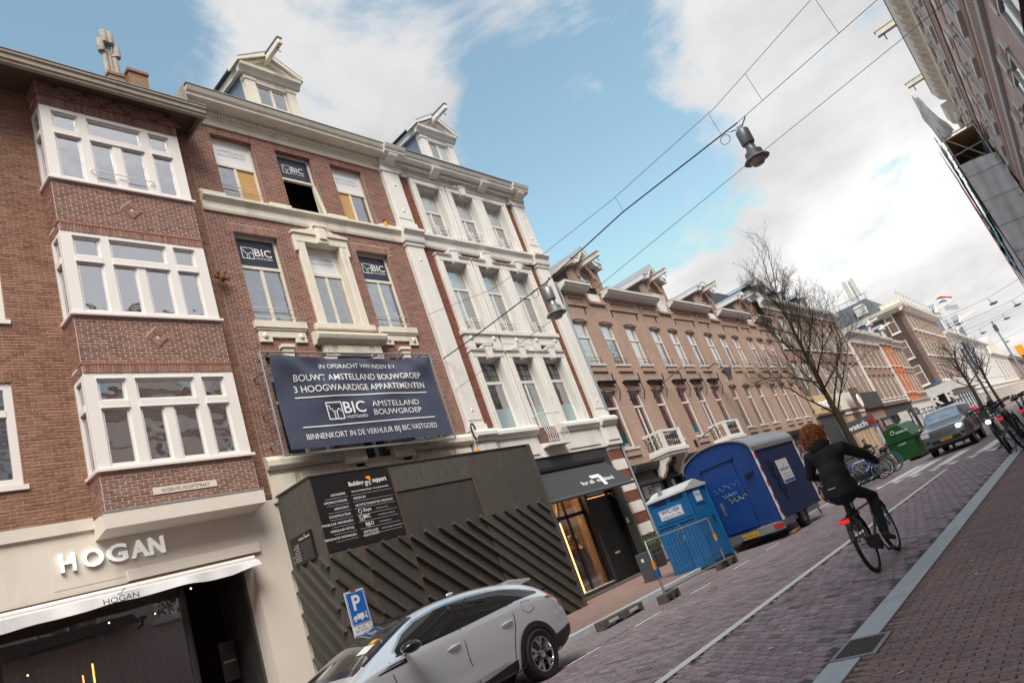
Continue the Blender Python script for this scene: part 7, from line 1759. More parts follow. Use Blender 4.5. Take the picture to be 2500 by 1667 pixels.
# ================================================================ toilet, trailer, fence
def toilet():
    T = thing('portable_toilet', 'blue plastic portable toilet with white roof behind the fence', 'toilet', (17.9, 9.6, .1))
    x0, x1, y0, y1, z0, zt = 17.3, 18.52, 9.04, 10.2, .1, 2.08
    MB().box(x0-.03, x1+.03, y0-.03, y1+.03, 0.02, z0).build('skid', 'plastic_black', T)
    # corrugated shell
    m = MB()
    def wallx(x, s):    # faces -x / +x
        n = 46; pts = []
        for k in range(n+1):
            y = y0+(y1-y0)*k/n; d = .012*((k//2) % 2); pts.append((x-s*d, y))
        for k in range(n): m.quad((pts[k][0], pts[k][1], z0), (pts[k+1][0], pts[k+1][1], z0), (pts[k+1][0], pts[k+1][1], zt), (pts[k][0], pts[k][1], zt))
    wallx(x0, -1); wallx(x1, 1)
    m.quad((x0, y1, z0), (x1, y1, z0), (x1, y1, zt), (x0, y1, zt)); m.quad((x0, y0+.02, z0), (x1, y0+.02, z0), (x1, y0+.02, zt), (x0, y0+.02, zt))
    m.build('shell', 'toilet_blue', T)
    for a, b in ((x0, y0), (x1, y0), (x0, y1), (x1, y1)): MB().box(a-.035, a+.035, b-.035, b+.035, z0, zt).build('corner_post', 'toilet_blue', T, bevel=.012)
    MB().box(x0-.02, x0+.01, y0+.035, y1-.035, 1.40, 1.90).build('upper_panel', 'toilet_blue', T, bevel=.01)
    MB().box(x0-.028, x0+.01, y0+.04, y1-.04, 1.33, 1.38).box(x0-.028, x0+.01, y0+.56, y0+.60, .2, 1.33).build('rib', 'toilet_blue', T)
    for k in range(4):
        for a, b in ((y0+.1, y0+.5), (y0+.62, y1-.1)): MB().box(x0-.022, x0+.0, a, b, 1.90+k*.035, 1.915+k*.035).build('vent_slat', 'trailer_navy', T)
    # door side
    d = MB().box(x0+.14, x1-.1, y0-.012, y0+.02, z0+.06, 1.96).build('door', 'toilet_blue', T, bevel=.008)
    MB().box(x0+.18, x0+.40, y0-.02, y0-.01, .3, 1.5).box(x0+.55, x0+1.0, y0-.02, y0-.01, .3, 1.5).build('door_panels', 'toilet_blue', d); MB().box(x0+.92, x0+1.0, y0-.04, y0-.01, 1.05, 1.25).build('latch', 'plastic_black', d)
    MB().prism([(x0+.3, 1.62), (x0+.85, 1.62), (x0+.85, 1.95), (x0+.58, 2.12), (x0+.3, 1.95)], 'y', y0-.03, y0-.01).build('gable_panel', 'toilet_blue', d)
    s2 = MB().box(x0+.4, x0+.76, y0-.036, y0-.03, 1.68, 1.95).build('sticker', 'print_white', d); text('sticker_lettering', 'WC-tje', 'sign_blue', s2, (x0+.43, y0-.039, 1.80), width=.3, height=.11, bold=.02)
    # roof, pale and gently ridged
    m = MB(); xm = (x0+x1)/2
    prof = [(x0-.07, 2.04), (x0-.06, 2.11), (x0+.18, 2.16), (xm-.2, 2.25), (xm, 2.29), (xm+.2, 2.25), (x1-.18, 2.16), (x1+.06, 2.11), (x1+.07, 2.04)]
    m.prism(prof, 'y', y0-.06, y1+.06); m.build('roof', 'toilet_white', T, bevel=.012)
    MB().lathe([(.06, 2.15), (.06, 2.33), (.075, 2.33), (.075, 2.36)], (x0+.2, 9.85, 0), 10).build('vent_pipe', 'zinc', T)
    sg = MB().box(x0-.032, x0-.02, 9.27, 10.0, 1.50, 1.77).build('sign', 'print_white', T, bevel=.003); xs = x0-.036
    m = MB()
    for a, b, c, e in ((9.285, 9.985, 1.515, 1.522), (9.285, 9.985, 1.748, 1.755), (9.285, 9.292, 1.522, 1.748), (9.978, 9.985, 1.522, 1.748)): m.box(xs, xs+.004, a, b, c, e)
    m.build('border', 'sign_blue', sg)
    text('sign_lettering', 'WC-tje', 'sign_blue', sg, (xs, 9.93, 1.63), width=.58, height=.125, facing='-x', bold=.018); text('sign_lettering', '0345-571170', 'sign_blue', sg, (xs, 9.93, 1.54), width=.58, height=.06, facing='-x')
    m = MB()   # pale tag
    pts = [(0, 0), (.06, .16), (.1, .02), (.13, .2), (.05, .26), (.16, .3), (.2, .1), (.1, .06)]
    m.tube([(x0-.02, 9.72-a, 1.0+b) for a, b in pts], .006, 4); m.tube([(x0-.02, 9.66-a*.6, .86+b*.5) for a, b in pts], .005, 4); m.build('scrawl', 'spray_pale', T)
toilet()
def trailer():
    T = thing('site_trailer', 'large blue site trailer with round grey roof behind the toilet', 'trailer', (21.2, 8.8, 0))
    x0, x1, y0, y1, zb, zs = 19.55, 23.0, 7.76, 9.98, .46, 2.50; yc = (y0+y1)/2
    arc = [(yc+(y1-y0)/2*math.cos(t), zs-.02+.50*math.sin(t)) for t in [math.pi*k/14 for k in range(15)]]
    # end wall of upright planks
    n = 30
    def top(y):
        c = max(-1, min(1, (y-yc)/((y1-y0)/2))); return zs-.02+.50*math.sqrt(max(0, 1-c*c))
    dy0, dy1, dz1 = 8.44, 9.42, 2.44
    for k in range(n):
        a, b = y0+(y1-y0)*k/n, y0+(y1-y0)*(k+1)/n
        MB().prism([(a+.003, zb), (b-.003, zb), (b-.003, top(b-.003)), (a+.003, top(a+.003))], 'x', x0, x0+.03).build('plank', 'trailer_blue', T)
    MB().prism([(y0+.02, zb), (y1-.02, zb)]+[(y0+.02+(y1-y0-.04)*(1-k/12), top(y0+.02+(y1-y0-.04)*(1-k/12))-.02) for k in range(13)], 'x', x0+.03, x1-.03).build('box_body', 'trailer_navy', T)
    d = MB().box(x0-.035, x0, dy0, dy1, .52, dz1).build('door', 'trailer_blue', T, bevel=.006)
    MB().box(x0-.09, x0, dy0-.08, dy1+.06, dz1+.01, dz1+.06).build('drip_rail', 'trailer_blue', T)
    for z in (.8, 1.5, 2.2): MB().tube([(x0-.045, dy0-.02, z-.07), (x0-.045, dy0-.02, z+.07)], .016, 6).build('hinge', 'trailer_navy', d)
    MB().bar((x0-.06, 8.25, 1.86), (x0-.06, 7.98, 1.92), .05, .06).build('grab_handle', 'iron', T)
    MB().box(x0-.05, x0-.03, dy1-.22, dy1-.12, 1.2, 1.42).box(x0-.05, x0-.03, dy1-.2, dy1-.14, 1.02, 1.2).build('lock_plate', 'galvanised', d)
    # ribbed street side
    m = MB(); k = 0; nn = 110
    for k in range(nn):
        a, b = x0+(x1-x0)*k/nn, x0+(x1-x0)*(k+1)/nn; q = .008*(k % 2); m.quad((a, y0-q, zb), (b, y0-q, zb), (b, y0-q, zs), (a, y0-q, zs)); m.quad((b, y0-q, zb), (b, y0-.008+q, zb), (b, y0-.008+q, zs), (b, y0-q, zs))
    m.build('side_wall', 'trailer_navy', T, recalc=False)
    rf = MB(); A = [(y, z+.02) for y, z in arc]; B = [(yc+(y-yc)*1.03, z+.05) for y, z in arc]
    vs = [(x, y, z) for x in (x0-.06, x1+.06) for (y, z) in B]; L = len(B)
    rf.add(vs, [(i, i+1, L+i+1, L+i) for i in range(L-1)]); vs = [(x, y, z) for x in (x0-.06, x1+.06) for (y, z) in A]; rf.add(vs, [(i, L+i, L+i+1, i+1) for i in range(L-1)])
    o = len(rf.v); 
    for e, x in ((0, x0-.06), (1, x1+.06)): rf.add([(x, y, z) for y, z in A]+[(x, y, z) for y, z in B], [(i, i+1, L+i+1, L+i) for i in range(L-1)])
    rf.build('roof', 'galvanised', T, smooth=40)
    MB().box(x0-.05, x1+.05, y0-.04, y0+.02, zs-.06, zs+.05).build('eaves_trim', 'galvanised', T)
    # red and white corner strips
    for x, yy in ((x0-.01, y0-.02), (x1, y0-.02)):
        MB().box(x-.045, x+.06, yy-.015, yy+.015, zb, zs-.05).build('corner_strip', 'print_white', T); 
        for k in range(5):
            z = zb+.12+k*.40; MB().prism([(x-.04, z), (x+.055, z+.06), (x+.055, z+.22), (x-.04, z+.16)], 'y', yy-.02, yy-.015).build('red_stripe', 'reflect_red', T)
    p = MB().box(20.8, 21.72, y0-.022, y0-.010, 1.30, 2.0).build('poster', 'print_white', T); text('poster_lettering', 'Building support', 'sign_blue', p, (20.88, y0-.026, 1.66), width=.76, height=.10, bold=.01)
    MB().box(20.82, 21.70, y0-.026, y0-.022, 1.32, 1.40).build('poster_band', 'sign_blue', p); MB().box(21.24, 21.3, y0-.026, y0-.022, 1.78, 1.88).build('poster_mark', 'print_orange', p)
    for z in (1.56, 1.47): MB().box(20.95, 21.58, y0-.026, y0-.022, z, z+.025).build('poster_line', 'print_grey', p)
    # running gear
    MB().box(x0-.02, x1+.05, y0+.12, y0+.22, .30, .46).box(x0-.02, x1+.05, y1-.22, y1-.12, .30, .46).build('chassis', 'galvanised', T)
    MB().box(x0-.12, x0+.02, y0+.02, y1-.1, .24, .44).build('rear_beam', 'galvanised', T)
    for yy in (y0+.05, y1-.25):
        for x in (21.3,):
            W = bpy.data.objects.new('wheel', None); COL.objects.link(W); W.parent = T
            MB().lathe([(.18, -.09), (.30, -.10), (.325, -.06), (.325, .06), (.30, .10), (.18, .09)], (x, yy+.1, .325), 28, axis='y', cap=False).build('tyre', 'rubber', W, smooth=40); MB().lathe([(.0, -.04), (.12, -.05), (.18, -.08), (.19, .08)], (x, yy+.1, .325), 20, axis='y', cap=False).build('rim', 'lamp_metal', W)
    MB().prism([(20.9, .42), (20.95, .62), (21.12, .72), (21.48, .72), (21.65, .62), (21.7, .42), (21.64, .42), (21.58, .6), (21.02, .6), (20.96, .42)], 'y', y0, y0+.26).build('mudguard', 'plastic_black', T)
    pl = MB().box(x0-.15, x0-.12, 8.52, 9.06, .27, .39).build('plate', 'plate_yellow', T); text('plate_lettering', '04-WDL-8', 'print_ink', pl, (x0-.153, 8.78, .33), width=.44, height=.075, facing='-x', align='c', bold=.01); MB().box(x0-.154, x0-.148, 9.01, 9.06, .27, .39).build('plate_band', 'plate_blue', pl)
    MB().box(x0-.17, x0-.12, 7.78, 8.02, .28, .42).build('tail_light', 'red_lens', T, bevel=.01)
    MB().ball((x0+.05, y0-.04, .50), .03, 8, 6).ball((x1-.1, y0-.04, .50), .03, 8, 6).build('side_lamp', 'amber_lens', T)
    MB().tube([(x1, 8.0, .5), (x1+.25, 8.0, .08)], .03, 6).build('prop_leg', 'galvanised', T); MB().bar((x1, yc, .4), (x1+1.3, yc, .42), .09, .09).tube([(x1+1.1, yc, .1), (x1+1.1, yc, .8)], .035, 8).build('drawbar', 'galvanised', T); MB().bar((x0+.5, 7.9, .05), (x0+1.3, 8.0, .06), .16, .06).build('chock_board', 'plywood_raw', T)
    # graffiti
    R = random.Random(3)
    def scr(name, mat, org, s, ax, seed, n=18, w=.008):
        q = random.Random(seed); P = []; x = 0
        for k in range(n): P.append((x+.05*math.sin(k*2.1)*s, s*(.5+.45*math.sin(k*1.7+q.random()))*.22)); x += s*.055
        pts = [((org[0], org[1]-a, org[2]+b) if ax == 'x' else (org[0]+a*.4-b*.3, org[1], org[2]+b*1.6-a*1.1)) for a, b in P]
        sm = []
        for (p, c) in zip(pts, pts[1:]):
            for t in (0, .33, .66): sm.append(Vector(p).lerp(Vector(c), t))
        MB().tube(sm, w, 4).build(name, mat, T)
    scr('scrawl', 'spray_blue', (x0-.04, 9.35, 1.66), .95, 'x', 1); scr('scrawl', 'spray_pale', (x0-.04, 9.12, 1.48), .5, 'x', 2, w=.006); scr('scrawl', 'spray_yellow', (x0-.04, 9.0, 1.28), .8, 'x', 5, 14)
    m = MB()
    for k in range(9): m.torus((20.28+.09*math.sin(k*1.9)+k*.03, y0-.02, 2.0-k*.115), .10+.03*math.sin(k), .012, 'y', 14, 4)
    m.build('scrawl', 'spray_dark', T)
trailer()
def fence():
    T = thing('site_fence', 'low galvanised mesh site fence in front of the blue toilet', 'fence', (15, 8.35, 0)); y = 8.35; xa, xb = 13.42, 16.55
    MB().tube([(xa, y, .16), (xa, y, 1.24), (xb, y, 1.21), (xb, y, .18), (xa, y, .20)], .021, 8).build('frame', 'galvanised', T, smooth=50)
    m = MB()
    for k in range(1, 40): m.tube([(xa+(xb-xa)*k/40, y, .2), (xa+(xb-xa)*k/40, y, 1.22)], .0016, 3, cap=False)
    for z in (.45, .95): m.tube([(xa, y, z), (xb, y, z)], .002, 3)
    m.build('mesh', 'galvanised', T, kind='stuff')
    for x in (xa, xb): MB().box(x-.028, x+.028, y-.028, y+.028, .66, .82).build('tape_band', 'print_orange', T); MB().box(x-.027, x+.027, y-.027, y+.027, .48, .66).build('tape_band', 'sign_blue', T)
    MB().tube([(xa+.09, y+.07, .14), (xa+.09, y+.07, 1.25)], .021, 8).build('joint_post', 'galvanised', T)
    def block(name, label, x, yy, L, a, dz=0.0):
        B = thing(name, label, 'block', (0, 0, 0), 'concrete foot blocks')
        w = .23; m = MB(); m.prism([(-L/2, 0), (-L/2+.1, 0), (-L/2+.12, .05), (-.06, .05), (-.05, 0), (.05, 0), (.06, .05), (L/2-.12, .05), (L/2-.1, 0), (L/2, 0), (L/2-.01, .17), (-L/2+.01, .17)], 'y', -w/2, w/2)
        m.build('body', 'concrete_block', B, bevel=.008)
        for q in (-L/4, L/4): MB().box(q-L/9, q+L/9, -w/2-.004, -w/2+.02, .075, .135).build('recess', 'stone_block' if L > 1 else 'black_paint', B)
        B.location = (x, yy, .0+dz); B.rotation_euler = (0, 0, a)
    block('fence_block', 'concrete fence foot under the near fence post', 13.4, 8.28, .68, rad(4)); block('fence_block', 'concrete fence foot by the toilet corner', 16.75, 8.45, .72, rad(-8)); block('concrete_kerb_block', 'long low concrete block lying by the kerb before the fence', 12.45, 8.95, 1.45, rad(-3))
fence()
B = thing('box_plant', 'clipped round boxwood in a black pot beside the shop door', 'plant', (22.9, 13.9, .1)); MB().lathe([(.20, 0), (.26, .55), (.28, .58)], (22.9, 13.95, .1), 14).build('pot', 'plant_pot', B)
m = MB()
for k in range(1500):
    u, v = rnd.uniform(-1, 1), rnd.uniform(0, 6.283); r = .33*rnd.uniform(.82, 1.05); q = math.sqrt(1-u*u); c = Vector((22.9+r*q*math.cos(v), 13.95+r*q*math.sin(v), 1.0+r*u)); a = Vector((rnd.gauss(0, 1), rnd.gauss(0, 1), rnd.gauss(0, 1))).normalized(); b = a.orthogonal().normalized(); s = .022
    m.quad(c-a*s, c-b*s*.6, c+a*s, c+b*s*.6)
m.build('foliage', 'leaf', B, recalc=False, kind='stuff')
T = thing('meter_cabinet', 'small grey utility cabinet on the pavement behind the fence', 'cabinet', (18.2, 11.5, .1)); MB().box(18.0, 18.35, 11.3, 11.7, .1, .9).build('cabinet', 'panel_grey', T, bevel=.01); MB().box(17.99, 18.0, 11.46, 11.54, .65, .75).build('label_plate', 'print_white', T)

# ================================================================ people
def remesh_body(name, parts, voxel, mats, pick, smooth=6):
    """one continuous surface grown from overlapping limbs; pick(co) -> material slot"""
    m = MB()
    for kind, a in parts:
        if kind == 't': m.tube(a[0], a[1], 12)
        else: m.ball(a[0], a[1], 16, 12)
    me = bpy.data.meshes.new(name); me.from_pydata(m.v, [], m.f); o = bpy.data.objects.new(name, me)
    bm = bmesh.new(); bm.from_mesh(me); bmesh.ops.recalc_face_normals(bm, faces=bm.faces); bm.to_mesh(me); bm.free()
    r = o.modifiers.new('r', 'REMESH'); r.mode = 'VOXEL'; r.voxel_size = voxel
    s = o.modifiers.new('s', 'SMOOTH'); s.iterations = smooth; s.factor = .5
    m2 = eval_mesh(o); o.modifiers.clear(); o.data = m2; COL.objects.link(o)
    m2.materials.clear()
    for q in mats: m2.materials.append(MATS[q])
    idx = [pick(p.center) for p in m2.polygons]; m2.polygons.foreach_set('material_index', idx); m2.shade_smooth()
    return o
def hand_parts(c, d, s=1.0, curl=.7, side=1):
    """palm plus five bent fingers; d = finger direction"""
    c = Vector(c); d = Vector(d).normalized(); up = Vector((0, 0, 1)); sd_ = d.cross(up).normalized()
    out = [('b', (c+d*.04*s, (.045*s, .045*s, .03*s)))]
    for k, L in enumerate((.062, .072, .068, .052)):
        b = c+d*.075*s+sd_*(.027-.018*k)*s; e1 = b+d*L*.5*s+up*-.006; e2 = e1+(d*(1-curl)-up*curl).normalized()*L*.45*s; e3 = e2+(-d*.4*curl-up*.6).normalized()*L*.35*s
        out.append(('t', ([c+d*.05*s+sd_*(.022-.015*k)*s, b, e1, e2, e3], [.010, .0098, .0092, .0085, .0075])))
    tb = c+d*.03*s+sd_*.03*side*s; out.append(('t', ([tb, tb+(d*.5+sd_*side*.7).normalized()*.035*s, tb+(d*.9+sd_*side*.2-up*.4).normalized()*.06*s], [.012, .0115, .009])))
    return out
def rider():
    P = thing('person', 'cyclist with curly red hair in a black jacket and dark jeans', 'person', (0, 0, 0))
    hip = Vector((10.22, 3.14, 1.07)); chest = Vector((10.40, 3.16, 1.52)); neck = Vector((10.43, 3.18, 1.72)); head = Vector((10.45, 3.21, 1.90))
    shL, shR = Vector((10.40, 3.38, 1.62)), Vector((10.40, 2.93, 1.60)); elL, elR = Vector((10.50, 3.53, 1.36)), Vector((10.58, 2.74, 1.40)); hdL, hdR = Vector((10.86, 3.42, 1.26)), Vector((10.86, 2.72, 1.26))
    kR, aR, tR = Vector((10.66, 2.92, .86)), Vector((10.42, 2.93, .40)), Vector((10.62, 2.90, .27)); kL, aL, tL = Vector((10.72, 3.27, 1.0)), Vector((10.50, 3.26, .58)), Vector((10.70, 3.28, .50))
    hR, hL = hip+Vector((0, -.10, -.02)), hip+Vector((0, .10, -.02))
    parts = [('t', ([hip+Vector((-.02, 0, -.09)), hip+Vector((0, 0, .08)), hip.lerp(chest, .5), chest, neck+Vector((0, 0, -.03))], [.16, .175, .175, .185, .09])),
             ('b', (hip+Vector((-.03, 0, -.04)), (.19, .205, .15))), ('b', (chest+Vector((-.02, 0, .0)), (.16, .215, .20))), ('b', (hip.lerp(chest, .45)+Vector((-.03, 0, 0)), (.17, .20, .22))),
             ('t', ([chest+Vector((0, .1, .07)), shL, elL, hdL], [.10, .095, .072, .05])), ('t', ([chest+Vector((0, -.1, .07)), shR, elR, hdR], [.10, .095, .072, .05])),
             ('t', ([hR, kR, aR], [.105, .078, .062])), ('t', ([hL, kL, aL], [.105, .078, .062])),
             ('t', ([aR+Vector((-.06, 0, -.03)), aR+Vector((.05, 0, -.06)), tR], [.048, .048, .034])), ('t', ([aL+Vector((-.06, 0, -.03)), aL+Vector((.05, 0, -.06)), tL], [.048, .048, .034])),
             ('t', ([neck+Vector((0, 0, -.05)), neck+Vector((.0, 0, .06)), head], [.065, .06, .06])), ('b', (head, (.098, .080, .118))), ('b', (head+Vector((.085, 0, -.02)), (.02, .016, .025))), ('b', (head+Vector((0, .078, -.01)), (.016, .012, .028))), ('b', (head+Vector((0, -.078, -.01)), (.016, .012, .028))),
             ('b', (neck+Vector((-.04, 0, -.01)), (.11, .135, .065)))]
    parts += hand_parts(hdL+Vector((.0, 0, 0)), (1, -.1, -.1), 1, .8, -1)+hand_parts(hdR, (1, .1, -.1), 1, .8, 1)
    def pick(c):
        if c.z > 1.735 and (c-head).length < .16: return 0
        if (c-hdL).dot(hdL-elL) > -.0 and (c-hdL).length < .17: return 0
        if (c-hdR).dot(hdR-elR) > -.0 and (c-hdR).length < .17: return 0
        for a, t in ((aR, tR), (aL, tL)):
            if c.z < a.z+.02 and (c-a).length < .32: return 3
        if c.z < hip.z-.05 or (c.x > 10.36 and c.z < 1.16 and c.y < 3.4 and c.y > 2.8): return 2
        return 1
    o = remesh_body('body', parts, .0125, ['skin', 'coat_black', 'jeans', 'plastic_black'], pick); o.parent = P
    # jacket hem flares over the hips, collar and scarf
    m = MB(); n = 28; rings = []
    for z, rx, ry in ((1.20, .185, .22), (1.10, .205, .235), (1.02, .215, .24)):
        rings.append([(hip.x-.02+rx*math.cos(2*math.pi*k/n)*(1 if math.cos(2*math.pi*k/n) < 0 else .85), hip.y+ry*math.sin(2*math.pi*k/n)+.006*math.sin(k*2.3), z+.014*math.sin(k*1.7)) for k in range(n)])
    vs = [p for r in rings for p in r]; m.add(vs, [(j*n+k, j*n+(k+1) % n, (j+1)*n+(k+1) % n, (j+1)*n+k) for j in range(2) for k in range(n)]); m.build('jacket_hem', 'coat_black', P, smooth=70)
    m = MB(); m.torus((neck.x-.03, neck.y, neck.z+.02), .095, .045, 'z', 26, 8, ry=1.0); m.ball((neck.x-.10, neck.y+.02, neck.z-.02), (.07, .13, .08), 14, 8); m.build('hood', 'coat_black', P, smooth=True)
    MB().torus((neck.x-.02, neck.y+.02, neck.z+.065), .088, .028, 'z', 26, 8).build('scarf', 'scarf', P, smooth=True)
    MB().box(hip.x-.235, hip.x-.228, 3.12, 3.23, 1.135, 1.145).build('reflective_stripe', 'print_white', P)
    # mass of curls
    m = MB(); R = random.Random(4)
    m.ball(tuple(head+Vector((-.03, .01, .01))), (.115, .115, .13), 14, 10)
    for k in range(520):
        u, v = R.uniform(-.75, 1), R.uniform(0, 6.283); q = math.sqrt(1-u*u)
        d = Vector((q*math.cos(v), q*math.sin(v), u))
        if d.x > .55 and u < .5: continue
        c = head+Vector((-.035, .015, .0))+Vector((d.x*.135, d.y*.15, d.z*.15))*R.uniform(.85, 1.08); r = R.uniform(.012, .024); ax = R.choice('xyz'); w = R.uniform(.004, .006)
        pts = []; t0 = R.uniform(0, 6)
        e1 = d.orthogonal().normalized(); e2 = d.cross(e1)
        for s in range(9): t = t0+s*.95; pts.append(c+e1*math.cos(t)*r+e2*math.sin(t)*r+Vector((0, 0, -.006*s))+d*.004*s)
        m.tube(pts, w, 3, cap=False)
    m.build('hair', 'hair', P, recalc=False)
rider()
def stander(label, loc, yaw, top, legs, hair, h=1.72, helmet=None):
    P = thing('person', label, 'person', loc); s = h/1.75
    pr = [('t', ([(0, 0, .95), (0, 0, 1.2), (0, 0, 1.42), (0, 0, 1.52)], [.14, .14, .15, .07])), ('b', ((0, 0, 1.36), (.11, .2, .12))), ('b', ((0, 0, .98), (.13, .17, .12)))]
    for q in (-1, 1):
        pr += [('t', ([(0, q*.17, 1.42), (.02, q*.25, 1.15), (.12, q*.22, .92)], [.065, .052, .038])), ('b', ((.14, q*.22, .86), (.03, .03, .06))), ('t', ([(0, q*.09, .95), (.03, q*.1, .5), (0, q*.1, .1)], [.095, .07, .05])), ('t', ([(-.05, q*.1, .05), (.16, q*.1, .04)], [.045, .035]))]
    pr += [('t', ([(0, 0, 1.48), (0, 0, 1.6)], [.055, .055])), ('b', ((.01, 0, 1.66), (.095, .078, .115))), ('b', ((.1, 0, 1.64), (.02, .014, .02)))]
    pr = [(k, ([Vector(p)*s for p in a[0]], [r*s for r in a[1]]) if k == 't' else (Vector(a[0])*s, tuple(r*s for r in a[1]))) for k, a in pr]
    o = remesh_body('body', pr, .028, ['skin', top, legs], lambda c: 0 if c.z > 1.53*s or (c.z < .93*s and abs(c.y) > .19*s) else (1 if c.z > .95*s else 2), 4); o.parent = P
    m = MB(); m.ball((-.015*s, 0, 1.695*s), (.108*s, .092*s, .10*s), 12, 8); q = m.build('hair' if not helmet else 'cap', helmet or hair, None); q.parent = P
    P.rotation_euler = (0, 0, yaw)
stander('person with long brown hair in black standing by the green container', (39.6, 10.0, .1), rad(200), 'coat_black', 'jeans', 'hair_brown')
stander('person in black wearing a white cap beside the parked moped', (35.2, 10.2, .1), rad(-20), 'coat_black', 'jeans', 'hair_brown', 1.6, 'print_white')
stander('distant person in a red top near the far barrier', (62, 7.6, 0), rad(180), 'net_red', 'jeans', 'hair_brown')
stander('distant person in black walking far down the street', (66, 6.9, 0), rad(180), 'coat_black', 'jeans', 'hair_brown')
def mannequin(label, x, y, coat, h):
    P = thing('mannequin', label, 'mannequin', (x, y, .2))
    m = MB(); m.lathe([(.22, .55), (.24, .9), (.17, 1.25), (.21, 1.48), (.09, 1.64)], (x, y, .2), 16)
    for s in (-1, 1): m.tube([(x+s*.2, y, 1.68), (x+s*.27, y-.08, 1.3), (x+s*.24, y-.14, 1.0)], [.07, .06, .045], 8)
    m.build('coat', coat, P, smooth=True)
    m = MB(); m.lathe([(.05, 1.6), (.05, 1.74)], (x, y, .2), 10); m.ball((x, y-.02, 2.05), (.085, .095, .12), 14, 10)
    for s in (-.1, .1): m.tube([(x+s, y, .8), (x+s, y, .25)], [.075, .05], 8); m.tube([(x+s, y+.05, .24), (x+s, y-.16, .23)], [.04, .03], 6)
    m.build('figure', 'mannequin', P, smooth=True); P.scale = (1, 1, h)
mannequin('mannequin in a long brown coat in the lit shop window', 19.72, 15.0, 'coat_tan', 1.0)
mannequin('mannequin in a pale coat behind the window bar of the lit shop', 20.35, 15.25, 'coat_cream', .97)

